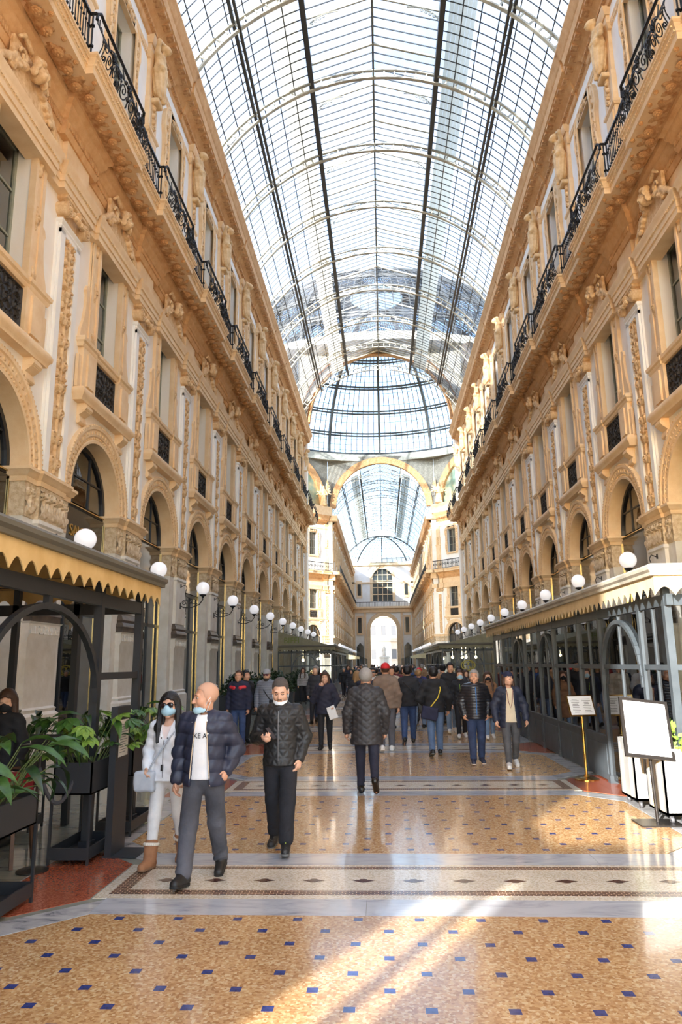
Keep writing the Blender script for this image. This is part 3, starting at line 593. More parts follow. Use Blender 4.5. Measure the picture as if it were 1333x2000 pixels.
# ------------------------------------------------------------------ place the two near walls
def back_wall(name, x0, x1, y0, y1, z1, m):
    b = MB(); b.box(x0, x1, y0, y1, 0, z1); return b.mesh(name, m)
WALLS = {}; wn = 0; STAT = []
rostep = [(-2.1, .78), (-1.5, .78), (-1.15, .62), (-.72, .62), (-.25, .62), (.25, .62), (.72, .62), (1.15, .62), (1.5, .78), (2.1, .78)]
for side, sg in (('left', -1), ('right', 1)):
    Wl = empty('wall_'+side, kind='structure'); WALLS[side] = Wl
    tag(Wl, 'ochre and cream arcade facade with pilasters and balcony on the %s' % side, 'wall')
    SC = (-sg, 1, 1); X = sg*WX
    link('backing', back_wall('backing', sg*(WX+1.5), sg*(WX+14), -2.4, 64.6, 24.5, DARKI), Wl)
    at = MB(); at.box(sg*8.0, sg*8.3, -2.4, 64.6, 22.5, 25.05); link('attic_wall', at.mesh('attic_wall', BROWN), Wl)
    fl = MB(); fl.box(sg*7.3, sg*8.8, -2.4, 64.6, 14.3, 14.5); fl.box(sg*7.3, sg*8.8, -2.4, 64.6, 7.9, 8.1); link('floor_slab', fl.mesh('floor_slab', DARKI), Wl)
    for b in (-2, -1): link('facade_bay', FARBAY, Wl, (X, ym(b), 0), SC); link('facade_pilaster', FARPIL, Wl, (X, yk(b-1), 0), SC)
    for b in BAYS:
        loc = (X, ym(b), 0); where = '%s bay of the %s wall' % (ORD[b], side)
        def put(key, par, name=None, dl=(0, 0, 0)): return link(name or ME[key].name, ME[key], par, (loc[0]-sg*dl[0], loc[1]+dl[1], loc[2]+dl[2]), SC)
        def sub(key, par): return link(ME[key].name, ME[key], par)
        wp = put('wall', Wl); put('upw', Wl)
        ar = put('arch', Wl); sub('archb', ar); sub('reveal', ar); put('pier', Wl)
        en = put('archt', Wl); put('friez', Wl); put('bed', Wl); put('band', Wl); cn = put('corn', Wl); sub('cbd', cn)
        sl = put('slab', Wl, 'balcony'); sub('soff', sl)
        if b < 8:
            for ry, rd in rostep: link('rosette', ME['ros'], sl, (rd, ry, 14.34))
            for ry in np.linspace(-2.3, 2.3, 9): link('rosette', ME['ros'], sl, (1.02 if abs(ry) > .9 else .85, ry, 14.4), (.5, .5, .7))
        # windows
        def window(kind, label, parts):
            global wn
            wn += 1; e = empty('window_%d' % wn, kind='structure'); tag(e, label, 'window', kind+' of the %s wall' % side)
            for key, name, dl in parts: put(key, e, name, dl)
            return e
        fr = [('wfr', None, (0, 0, 0)), ('curt', None, (0, 0, 0)), ('surr', None, (0, 0, 0)), ('sor', None, (0, 0, 0)), ('sill', None, (0, 0, 0)), ('par', None, (0, 0, 0)), ('rail', None, (0, 0, 0)), ('grille', None, (0, 0, 0)), ('cons', None, (0, -1.2, 0)), ('cons', None, (0, 1.2, 0)), ('mask', 'pediment_mask', (.14, 0, 12.9))]
        fr += [('wpane', None, (-.36, yy, zz)) for yy in (-.37, .37) for zz in (9.97, 10.98, 11.99)]
        window('first floor windows', 'tall window with grille parapet and carved mask, first floor, '+where, fr)
        window('attic windows', 'small window in scrolled ochre surround above the balcony, '+where, [('ufr', None, (0, 0, 0)), ('usur', None, (0, 0, 0)), ('usr', None, (0, 0, 0))] + [('upane', None, (-.38, yy, zz)) for yy in (-.35, .35) for zz in (17.77, 18.85, 19.94)])
        sh = [('sfr', None, (0, 0, 0)), ('brass', None, (0, 0, 0)), ('fan', None, (0, 0, 0)), ('sgn', None, (0, 0, 0))] + [('spane', None, (-.4, yy, 1.65)) for yy in (-.98, 0, .98)] + [('spane2', None, (-.4, yy, 3.88)) for yy in (-.98, 0, .98)]
        window('arched shop fronts', 'dark arched shop front at ground level, '+where, sh)
    for k in KS:
        loc = (X, yk(k), 0)
        pl = link('pilaster', ME['shaft'], Wl, loc, SC)
        for key in ('neck', 'relp', 'cap', 'ped', 'fret', 'bbase', 'lsh', 'blk', 'imp'): link(ME[key].name, ME[key], pl, (0, 0, 0))
        hp = link('herm_pier', ME['herm'], Wl, loc, SC); link('garland', ME['hermg'], hp, (0, 0, 0))

# ================================================================== statues on the herm piers
STONE_S = mat('statue_stone', (232, 206, 164), .8, col2=(206, 172, 126), scale=4., bump=.3, bscale=30)
def make_statue(var):
    S = SDF((-.15, -.62, -.35), (.95, .62, 2.15), .024)
    fold = lambda X, Y, Z, t: .014*np.sin(np.arctan2(Y, X-.2)*9+Z*4)
    S.cone((.2, 0, .95), (.2, .03, .2), .25, .2, .05, fn=fold); S.cone((.2, -.04, .5), (.26, .1, -.02), .16, .13, .05, fn=fold)
    S.cone((.2, 0, 1.0), (.2, 0, 1.38), .2, .235, .08, fl=(.8, 1.1, 1)); S.cone((.18, -.2, 1.48), (.18, .2, 1.48), .11, .11, .08)
    S.cone((.22, 0, 1.5), (.34, 0, 1.66), .085, .075, .04); S.ell((.43, 0, 1.75), (.135, .11, .15), .02); S.ell((.36, 0, 1.82), (.16, .14, .14), .02)
    S.cone((.53, 0, 1.76), (.57, 0, 1.7), .018, .026, .015)
    for q in range(7): S.ell((.36+.1*math.cos(q), .13*math.sin(q*1.1), 1.86), (.06, .06, .05), .02)
    if var == 0:      # one arm folded to the chest, the other behind the head
        S.cone((.18, .27, 1.47), (.26, .36, 1.1), .09, .075, .04); S.cone((.26, .36, 1.1), (.42, .02, 1.2), .07, .05, .03); S.ell((.44, -.02, 1.21), (.05, .08, .05), .02)
        S.cone((.18, -.27, 1.47), (.3, -.46, 1.72), .09, .07, .04); S.cone((.3, -.46, 1.72), (.3, -.14, 1.93), .07, .05, .03)
    elif var == 1:    # both arms crossed low
        S.cone((.18, .27, 1.47), (.24, .38, 1.12), .095, .08, .04); S.cone((.24, .38, 1.12), (.44, .0, 1.0), .075, .05, .03)
        S.cone((.18, -.27, 1.47), (.24, -.38, 1.12), .095, .08, .04); S.cone((.24, -.38, 1.12), (.42, .05, 1.1), .075, .05, .03); S.ell((.44, 0, 1.02), (.06, .12, .06), .02)
    else:             # one arm down holding drapery
        S.cone((.18, .27, 1.47), (.24, .40, 1.1), .095, .08, .04); S.cone((.24, .40, 1.1), (.36, .3, .75), .075, .05, .03)
        S.cone((.18, -.27, 1.47), (.3, -.44, 1.75), .09, .07, .04); S.cone((.3, -.44, 1.75), (.34, -.12, 1.9), .07, .05, .03)
    S.cone((.3, .22, 1.35), (.32, -.24, .95), .06, .08, .05, fn=lambda X, Y, Z, t: .01*np.sin(Z*50)); S.cone((.36, -.2, .95), (.3, .26, .78), .09, .08, .04, fn=lambda X, Y, Z, t: .01*np.sin(Z*60+Y*10))
    S.cone((.2, .2, .85), (.16, .24, .25), .1, .06, .05, fn=fold)
    S.cone((.26, .1, -.05), (.36, .1, -.12), .06, .05, .03); S.cone((.22, -.08, .1), (.3, -.1, -.08), .08, .05, .03)
    S.box((.1, 0, -.22), (.18, .22, .08), .03, .03)
    return S.mesh('statue', STONE_S)
STATUES = [make_statue(i) for i in range(3)]
spos = ['crossed arms', 'one arm over the head', 'an arm holding drapery']
svar = {-1: [0, 1, 2, 1, 0, 2, 1, 0, 2, 1, 0, 2], 1: [2, 0, 1, 0, 2, 1, 0, 2, 1, 0, 2, 1]}
for side, sg in (('left', -1), ('right', 1)):
    for i, k in enumerate(KS):
        if k == -1: continue
        v = svar[sg][i]; o = link('statue', STATUES[v], None, (sg*(WX-.06), yk(k), 19.75), (-sg, 1, 1))
        tag(o, 'carved stone figure in drapery on the %s wall pier, %s from the viewer' % (side, ORD[i-1] if i > 1 else 'nearest'), 'statue', 'carved figures along the %s wall' % side)

# ================================================================== balcony railings
def scroll(cy, cz, r, turns, a0, sgn, x=0.):
    return [(x, cy+r*(1-.85*i/22)*math.cos(a0+sgn*2*PI*turns*i/22), cz+r*(1-.85*i/22)*math.sin(a0+sgn*2*PI*turns*i/22)) for i in range(23)]
tr = MB(); tr.box(-.035, .035, -.94, .94, 1.13, 1.19); TOPR_S = tr.mesh('top_rail', IRON)
tr = MB(); tr.box(-.02, .02, -.94, .94, .06, .1); LOWR_S = tr.mesh('bottom_rail', IRON)
tr = MB(); tr.tube([(0, 0, .0), (.0, 0, 1.15)], .013, 5); tr.ball((0, 0, .32), .035, 6); tr.ball((0, 0, .85), .035, 6); BALS = tr.mesh('baluster', IRON)
bow = lambda z: .16*math.sin(PI*min(1, max(0, z/.95)))**1.2
tr = MB(); tr.tube([(0, 0, 0)] + [(bow(z), 0, z) for z in np.linspace(.05, .95, 8)] + [(0, 0, 1.15)], .014, 5); tr.ball((bow(.45), 0, .45), .03, 6); BALB = tr.mesh('baluster', IRON)
tr = MB(); tr.tube([(-.0, -1.55, 1.0), (0, -1.53, 1.16), (.04, -1.45, 1.24), (.04, -1.3, 1.22), (.04, 1.3, 1.22), (.04, 1.45, 1.24), (0, 1.53, 1.16), (0, 1.55, 1.0)], .04, 6); tr.bar((-.18, -1.55, 1.16), (0, -1.55, 1.16), .05); tr.bar((-.18, 1.55, 1.16), (0, 1.55, 1.16), .05); TOPR_B = tr.mesh('top_rail', IRON)
tr = MB(); tr.box(-.02, .03, -1.52, 1.52, .03, .07); LOWR_B = tr.mesh('bottom_rail', IRON)
def iron_panel(w):
    m = MB()
    for sg in (-1, 1):
        for cy, cz, r, a in ((.26, .34, .2, 0), (.26, .78, .18, PI), (.62, .55, .22, PI/2), (.6, .2, .12, 1), (.62, .95, .12, 4)):
            if cy < w: m.tube([(bow(q[2])+.02, q[1], q[2]) for q in scroll(sg*cy, cz, r, 1.6, a, sg)], .016, 5)
    m.tube([(bow(z)+.03, .05*math.sin(z*9), z) for z in np.linspace(.05, 1.15, 10)], .02, 5)
    for z in (.3, .55, .8): m.ball((bow(z)+.04, 0, z), .05, 8)
    for q in range(6): m.ball((bow(.55)+.05, .1*math.cos(q), .55+.1*math.sin(q)), .04, 6)
    return m.mesh('scroll_panel', IRON)
PANEL = iron_panel(.8)
for side, sg in (('left', -1), ('right', 1)):
    SC = (-sg, 1, 1)
    for i, k in enumerate(KS):
        e = empty('balcony_railing', (sg*(WX-1.08), yk(k), 14.85)); e.scale = SC
        tag(e, 'bowed black iron balcony railing before the %s pier of the %s wall' % (ORD[i], side), 'railing', 'bowed railings of the %s balcony' % side)
        link('top_rail', TOPR_B, e); link('bottom_rail', LOWR_B, e); link('scroll_panel', PANEL, e); link('scroll_panel', PANEL, e, (0, -.95, 0), (.9, .62, .95)); link('scroll_panel', PANEL, e, (0, .95, 0), (.9, .62, .95))
        for y in (-1.55, 1.55): link('return_post', BALS, e, (-.09, y, 0), (1.6, 1.6, 1)); link('return_post', BALS, e, (-.17, y, 0), (1.6, 1.6, 1))
        if i < 6:
            for y in (-1.5, -1.4, -.52, -.42, .42, .52, 1.4, 1.5): link('baluster', BALB, e, (0, y, 0))
        else:
            m = MB()
            for y in (-1.5, -.5, .5, 1.5): m.box(-.01, .02, y-.015, y+.015, 0, 1.15)
            link('baluster_bars', m.mesh('baluster_bars', IRON), e, kind='stuff')
        if k < KS[-1]:
            e = empty('balcony_railing', (sg*(WX-.92), yk(k)+HB, 14.85)); e.scale = SC
            tag(e, 'straight black iron balcony railing of the %s bay, %s wall' % (ORD[i], side), 'railing', 'straight railings of the %s balcony' % side)
            link('top_rail', TOPR_S, e); link('bottom_rail', LOWR_S, e)
            if i < 6:
                for y in np.linspace(-.88, .88, 15): link('baluster', BALS, e, (0, y, 0))
            else:
                m = MB()
                for y in np.linspace(-.88, .88, 12): m.box(-.012, .012, y-.014, y+.014, 0, 1.15)
                link('baluster_bars', m.mesh('baluster_bars', IRON), e, kind='stuff')

# ================================================================== globe lamps on wall brackets
lb = MB()
lb.tube([(0, 0, -.55), (.12, 0, -.62), (.4, 0, -.62), (.66, 0, -.52), (.78, 0, -.36), (.78, 0, -.24)], .018, 6)
lb.tube([(.03, 0, .1), (.16, 0, .16), (.22, 0, .05), (.16, 0, -.12), (.2, 0, -.35), (.4, 0, -.48), (.6, 0, -.5)], .014, 6)
lb.tube([(.35+.1*(1-.04*i)*math.cos(i*.5), 0, -.42+.1*(1-.04*i)*math.sin(i*.5)) for i in range(20)], .012, 5); lb.tube([(.14+.1*(1-.04*i)*math.cos(i*.5), 0, -.45+.1*(1-.04*i)*math.sin(i*.5)) for i in range(20)], .012, 5)
lb.box(-.02, .02, -.05, .05, -.66, -.45); lb.box(-.02, .02, -.04, .04, .05, .18)
LB = lb.mesh('bracket', IRON, 60)
cu = MB(); cu.lathe([(0, -.3), (.03, -.29), (.05, -.25), (.11, -.22), (.12, -.19), (.09, -.17), (0, -.17)], (.78, 0, 0), 14); LC = cu.mesh('holder', IRON, 60)
gl = MB(); gl.ball((.78, 0, .03), .225, 28); LG = gl.mesh('globe', GLOBE, 180)
lamp_y = [yk(k) for k in range(0, 11)]
for side, sg in (('left', -1), ('right', 1)):
    for i, y in enumerate(lamp_y):
        e = empty('globe_lamp', (sg*(WX-.1), y, 4.5)); e.scale = (-sg, 1, 1)
        tag(e, 'white globe lamp on iron bracket, %s lamp along the %s wall' % (ORD[i], side), 'lamp', 'globe lamps of the %s wall' % side)
        link('bracket', LB, e); link('holder', LC, e); link('globe', LG, e)

# ================================================================== glazed vault
WALKM = bpy.data.materials.new('walkway_canvas'); WALKM.use_nodes = True; wn_ = WALKM.node_tree.nodes; wn_.clear(); wo = wn_.new('ShaderNodeOutputMaterial'); wd_ = wn_.new('ShaderNodeBsdfDiffuse'); wt_ = wn_.new('ShaderNodeBsdfTranslucent'); wm_ = wn_.new('ShaderNodeMixShader'); wm_.inputs[0].default_value = .6
for q_ in (wd_, wt_): q_.inputs[0].default_value = srgb(226, 218, 196)+(1,)
WALKM.node_tree.links.new(wd_.outputs[0], wm_.inputs[1]); WALKM.node_tree.links.new(wt_.outputs[0], wm_.inputs[2]); WALKM.node_tree.links.new(wm_.outputs[0], wo.inputs[0])
VC, VR, VG = 20.86, 8.54, 9.0                                  # arc centre height, lower chord radius, glass radius
LX = 3.05                                                      # lantern half width
TH0 = math.asin(8.0/VG); THL = math.asin(LX/VG)
vp = lambda r, t: (r*math.sin(t), VC + r*math.cos(t))
ceil = empty('ceiling', kind='structure'); tag(ceil, 'barrel vault of iron ribs and glass panes over the near arm', 'vault')
def truss_mesh():
    m = MB(); n = 48
    for r, w, h in ((VR, .16, .07), (VG-.05, .14, .06)):
        pr = [(r-h/2, -w/2), (r-h/2, w/2), (r+h/2, w/2), (r+h/2, -w/2), (r-h/2, -w/2)]
        V = []
        for i in range(n+1):
            t = -TH0 + 2*TH0*i/n
            for q, d in pr[:4]: x, z = vp(q, t); V.append((x, d, z))
        m.add(V, [(i*4+j, i*4+(j+1) % 4, (i+1)*4+(j+1) % 4, (i+1)*4+j) for i in range(n) for j in range(4)])
    k = 38
    for i in range(k+1):
        t = -TH0+2*TH0*i/k; a, b = vp(VR, t), vp(VG-.05, t); m.bar((a[0], 0, a[1]), (b[0], 0, b[1]), .07, .05, (0, 1, 0))
    return m
lz0, lz1, lz2 = VC+VG*math.cos(THL), 30.35, 31.35              # lantern foot, eave, ridge
tm = truss_mesh()
for sg in (-1, 1): tm.bar((sg*LX, 0, lz0-.1), (sg*LX, 0, lz1), .12); tm.bar((sg*LX, 0, lz1), (0, 0, lz2), .1)
TRUSS = tm.mesh('rib_truss', STEEL_L, 40)
mr = MB()                                                       # intermediate lantern frame with bracket spandrels
for sg in (-1, 1):
    mr.bar((sg*LX, 0, lz0), (sg*LX, 0, lz1), .07); mr.bar((sg*LX, 0, lz1), (0, 0, lz2), .07)
    cx = [(sg*(LX-1.5+1.5*math.cos(t)), 0, lz0+.1+(lz1+.25-lz0)*math.sin(t)) for t in np.linspace(0, PI/2, 9)]; mr.tube(cx, .035, 5)
    for q in range(5): x = LX-.12-.18*q; mr.tube([(sg*(x+.07*math.cos(t)), 0, lz1-.35+.12*q+.07*math.sin(t)) for t in np.linspace(0, 2*PI, 9)], .02, 4)
MIDR = mr.mesh('lantern_frame', STEEL_L, 40)
def arc_bar(t0, t1, n, w, h, r):
    m = MB(); V = []
    for i in range(n+1):
        t = t0+(t1-t0)*i/n
        for q, d in ((r-h/2, -w/2), (r-h/2, w/2), (r+h/2, w/2), (r+h/2, -w/2)): x, z = vp(q, t); V.append((x, d, z))
    m.add(V, [(i*4+j, i*4+(j+1) % 4, (i+1)*4+(j+1) % 4, (i+1)*4+j) for i in range(n) for j in range(4)]); return m
gb = arc_bar(THL, TH0, 14, .032, .035, VG); GBAR = gb.mesh('glazing_bar', STEEL_D, 40)
lbm = MB(); lbm.bar((LX, 0, lz1), (0, 0, lz2), .03, .05); LBAR = lbm.mesh('glazing_bar', STEEL_D)
NP = 8; NY = 10; dth = (TH0-THL)/NP
pw, ph = P/NY, VG*dth
pn = MB(); pn.box(-ph/2+.01, ph/2-.01, -pw/2+.012, pw/2-.012, -.006, .006); PANE = pn.mesh('glass_pane', GLASS_R)
ls = math.hypot(LX, lz2-lz1)/2
pn = MB(); pn.box(-ls/2+.01, ls/2-.01, -pw/2+.012, pw/2-.012, -.006, .006); PANEL_L = pn.mesh('glass_pane', GLASS_R)
def vault(par, y_from, nb, objs_bays, glass=None):
    y1 = y_from + nb*P
    for i in range(nb+1): link('rib_truss', TRUSS, par, (0, y_from+i*P, 0))
    for i in range(nb): link('lantern_frame', MIDR, par, (0, y_from+(i+.5)*P, 0))
    rest = MB()
    for i in range(nb):
        for j in range(NY):
            y = y_from+i*P+(j+.5)*pw
            if j > 0:
                yb = y-pw/2
                for s_ in (1, -1): link('glazing_bar', GBAR, par, (0, yb, 0), (s_, 1, 1)); link('glazing_bar', LBAR, par, (0, yb, 0), (s_, 1, 1))
            for s_ in (1, -1):
                for q in range(NP):
                    t = THL+(q+.5)*dth; x, z = vp(VG, t)
                    if i in objs_bays: link('glass_pane', PANE, par, (s_*x, y, z), rot=(0, s_*t, 0))
                    else:
                        a, b = vp(VG, t-dth/2), vp(VG, t+dth/2); rest.quad((s_*a[0], y-pw/2, a[1]), (s_*a[0], y+pw/2, a[1]), (s_*b[0], y+pw/2, b[1]), (s_*b[0], y-pw/2, b[1]))
                for q in range(2):
                    f = (q+.5)/2; x = LX*(1-f); z = lz1+(lz2-lz1)*f
                    if i in objs_bays: link('glass_pane', PANEL_L, par, (s_*x, y, z), rot=(0, s_*math.atan2(lz2-lz1, LX), 0))
                    else:
                        xa, xb = LX*(1-q/2), LX*(1-(q+1)/2); za, zb = lz1+(lz2-lz1)*q/2, lz1+(lz2-lz1)*(q+1)/2
                        rest.quad((s_*xa, y-pw/2, za), (s_*xa, y+pw/2, za), (s_*xb, y+pw/2, zb), (s_*xb, y-pw/2, zb))
    if rest.n: link('glass_panes', rest.mesh('glass_panes', glass or GLASS_R), par, kind='stuff')
    for s_ in (1, -1):                                           # purlins along the vault
        for q in range(NP+1):
            t = THL+q*dth; x, z = vp(VG, t); m = MB(); m.bar((s_*x, y_from, z), (s_*x, y1, z), .042, .045); link('purlin', m.mesh('purlin', STEEL_D), par)
        t = math.asin(5.46/VR)
        for r, ww in ((VR, .12), (VG-.03, .14)): x, z = vp(r, t); m = MB(); m.bar((s_*x, y_from, z), (s_*x, y1, z), ww); link('main_purlin', m.mesh('main_purlin', STEEL_D), par)
        x, z = vp(VR+.1, THL); m = MB(); m.bar((s_*x, y_from, z), (s_*x, y1, z), .16); m.bar((s_*LX, y_from, lz0), (s_*LX, y1, lz0), .14); m.bar((s_*LX, y_from, lz1), (s_*LX, y1, lz1), .14); link('lantern_beam', m.mesh('lantern_beam', STEEL_D), par)
        m = MB()                                                 # louvred lantern side
        for q in range(9): zz = lz0+.1+q*(lz1-lz0-.2)/8; m.add([(s_*(LX-.04), y_from, zz), (s_*(LX+.08), y_from, zz+.1), (s_*(LX+.08), y1, zz+.1), (s_*(LX-.04), y1, zz)], [(0, 1, 2, 3)])
        link('lantern_louvre', m.mesh('lantern_louvre', STEEL), par)
        m = MB(); n_ = 6; ta, tb = THL+.02, THL+.15                # maintenance walkway lying over the glass beside the lantern
        for q in range(n_):
            a = vp(VG+.3, ta+(tb-ta)*q/n_); b = vp(VG+.3, ta+(tb-ta)*(q+.97)/n_); m.quad((s_*a[0], y_from, a[1]), (s_*b[0], y_from, b[1]), (s_*b[0], y1, b[1]), (s_*a[0], y1, a[1]))
        link('roof_walkway', m.mesh('roof_walkway', WALKM), par)
    m = MB(); m.bar((0, y_from, lz2), (0, y1, lz2), .1); link('ridge', m.mesh('ridge', STEEL_D), par)
    m = MB(); x, z = vp(VR, 0); m.bar((0, y_from, z), (0, y1, z), .05); link('ridge_tie', m.mesh('ridge_tie', STEEL), par)
vault(ceil, yk(-3), 13, (5, 6))

# ================================================================== octagon, dome, far arm
OC = 83.4; OA = 18.9; FY = OC+OA                                # far mouth at y = 102.3
oct_ = empty('wall_octagon', kind='structure'); tag(oct_, 'ochre and cream corner facades of the octagon under the dome', 'wall')
WHITE_L = mat('white_lace_plaster', (150, 148, 138), .8, col2=(100, 97, 88), scale=26., ramp=(.45, .55), bump=.6, bscale=26.)
MOSA = mat('lunette_mosaic', (190, 178, 138), .7, col2=(122, 146, 130), scale=.55, detail=6., ramp=(.4, .62))
def ring_arch(m, ya, z, r0, r1, d0, d1, n=36): m.arc([(r0, d0), (r0, d1), (r0+.12, d1+.05), (r1-.15, d1+.05), (r1, d1+.12), (r1, d0)], ya, z, 0, PI, n)
def oct_face(kind, cx, cy, rz):
    e = link('octagon_face', None, oct_, (cx, cy, 0), rot=(0, 0, rz))   # local x = into the octagon, y along the face, centred
    AZ2, AR2 = 24.3, 6.95; half = OA*math.tan(PI/8)
    m = MB(); nn = 32
    for i in range(nn):                                          # spandrel wall round the big arch, up to the ring
        t0, t1 = PI*i/nn, PI*(i+1)/nn; f = lambda t: (AR2*math.cos(t), AZ2+AR2*math.sin(t))
        g = lambda t: (lambda k: (k*math.cos(t), AZ2+k*math.sin(t)))(min(half/max(abs(math.cos(t)), 1e-6), 7.7/max(math.sin(t), 1e-6)))
        m.quad((-.02, *f(t0)), (-.02, *g(t0)), (-.02, *g(t1)), (-.02, *f(t1)))
        a, b = g(t0), g(t1)
        if (abs(abs(a[0])-half) < .01) != (abs(abs(b[0])-half) < .01): m.add([(-.02, *a), (-.02, math.copysign(half, a[0]+b[0]), AZ2+7.7), (-.02, *b)], [(0, 1, 2)])
    link('spandrel', m.mesh('spandrel', WHITE_L), e)
    m = MB(); ring_arch(m, 0, AZ2, 6.6, 7.5, -.5, .1); link('great_arch', m.mesh('great_arch', BROWN_C, 40), e)
    if kind == 'lunette':
        m = MB(); m.arc([(.01, -.35), (6.7, -.35)], 0, AZ2, 0, PI, 30, caps=False); link('lunette', m.mesh('lunette', MOSA), e)
        for dy in (-5.0, 0, 5.0):
            link('facade_bay', FARBAY, e, (0, dy, 0))
        for dy in (-7.5, -2.5, 2.5, 7.5): link('facade_pilaster', FARPIL, e, (0, dy, 0))
        m = MB(); m.box(-.5, .9, -half, half, 23.0, 24.3); link('attic', m.mesh('attic', OCHRE), e)
        m = MB(); m.box(-1.5, -.6, -half-.4, half+.4, 0, 31.5); link('backing', m.mesh('backing', DARKI), e)
        m = MB(); m.box(1.0, 1.06, -half, half, 15.95, 16.05); m.box(1.0, 1.05, -half, half, 14.9, 14.96)
        for y in np.arange(-half+.1, half, .22): m.box(1.01, 1.04, y-.02, y+.02, 14.9, 16.0)
        for y in np.arange(-half+.3, half, .5): m.tube(scroll(y, 15.45, .2, 1.3, 0, 1, 1.03), .03, 4)
        link('balcony_ironwork', m.mesh('balcony_ironwork', IRON), e, kind='stuff')
    return e
for kx in range(8):
    a = PI/2 + kx*PI/4                                            # outward direction of each face, first the far arm
    nx, ny = math.cos(a), math.sin(a); rz = math.atan2(-ny, -nx)
    oct_face('arm' if kx % 2 == 0 else 'lunette', nx*OA, OC+ny*OA, rz)
dome = empty('dome_roof', kind='structure'); tag(dome, 'glass and iron dome over the octagon', 'dome')
DZ, DH, DR = 32.3, 15.2, 19.6
dpt = lambda ph, t: (DR*math.cos(ph)*math.cos(t), OC+DR*math.cos(ph)*math.sin(t), DZ+DH*math.sin(ph))
m = MB(); n1, n2 = 16, 64
V = [dpt(R_(80)*i/n1, 2*PI*j/n2) for i in range(n1+1) for j in range(n2)]
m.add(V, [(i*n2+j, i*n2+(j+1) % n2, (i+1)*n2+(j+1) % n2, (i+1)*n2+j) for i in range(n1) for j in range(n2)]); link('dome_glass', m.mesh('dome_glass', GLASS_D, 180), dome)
for j in range(16):
    t = 2*PI*(j+.0)/16 + PI/2; m = MB(); pts = [dpt(R_(80)*i/16, t) for i in range(17)]
    for a, b in zip(pts, pts[1:]): m.bar(a, b, .34, .5, (0, 0, 1) if abs(b[2]-a[2]) < 1.2 else (math.cos(t), math.sin(t), 0))
    link('dome_rib', m.mesh('dome_rib', STEEL_D), dome)
for i, ph in enumerate((.5, 11, 23, 36, 50, 64, 80)):
    for dd in (0, 1.4):
        if i in (0, 6) and dd: continue
        m = MB(); pts = [dpt(R_(ph+dd), 2*PI*j/64) for j in range(64)]; m.tube(pts, .3 if i == 0 else .14, 5, closed=True); link('dome_ring', m.mesh('dome_ring', STEEL_D), dome)
m = MB()
for j in range(16*9):
    if j % 9 == 0: continue
    t = 2*PI*j/(16*9)+PI/2; pts = [dpt(R_(80)*i/12, t) for i in range(13)]
    for a, b in zip(pts, pts[1:]): m.bar(a, b, .085)
for i in range(1, 26):
    if i % 5: m.tube([dpt(R_(80)*i/26, 2*PI*j/64) for j in range(64)], .035, 3, closed=True)
link('glazing_bars', m.mesh('glazing_bars', STEEL_D), dome, kind='stuff')
m = MB(); ro, ri = OA/math.cos(PI/8)+.8, OA-.8
V = [(r*math.cos(2*PI*j/64), OC+r*math.sin(2*PI*j/64), z) for j in range(64) for r, z in ((DR-.5, 31.3), (DR-.3, 32.4), (ro, 32.4), (ro, 31.6))]
m.add(V, [(j*4+q, ((j+1) % 64)*4+q, ((j+1) % 64)*4+(q+1) % 4, j*4+(q+1) % 4) for j in range(64) for q in range(4)]); link('ring_beam', m.mesh('ring_beam', STEEL_L, 40), dome)
# winged figures on the far corners
def make_winged():
    S = SDF((-1.2, -1.3, -.1), (1.2, 1.3, 4.1), .06)
    S.cone((0, 0, .3), (0, 0, 1.5), .5, .36, .1, fn=lambda X, Y, Z, t: .03*np.sin(np.arctan2(Y, X)*8)); S.cone((0, 0, 1.5), (.05, 0, 2.2), .34, .36, .1); S.ell((.15, 0, 2.72), (.21, .2, .26), .08)
    for sg in (-1, 1):
        S.cone((.05, sg*.3, 2.2), (.3, sg*.55, 1.6), .15, .11, .06); S.cone((.3, sg*.55, 1.6), (.45, sg*.2, 1.5), .1, .08, .05)
        for q in range(6): S.cone((-.2, sg*.25, 2.1), (-.35, sg*(.55+.1*q), 3.9-.42*q), .16, .1, .06)
    S.box((0, 0, .12), (.5, .5, .14), .05, .05); return S.mesh('winged_statue', STONE_S)
WING = make_winged()
for sg, nm in ((-1, 'left'), (1, 'right')):
    o = link('winged_statue', WING, None, (sg*8.3, FY-1.4, 24.35), rot=(0, 0, -PI/2)); tag(o, 'winged stone figure on the cornice %s of the far great arch' % nm, 'statue')
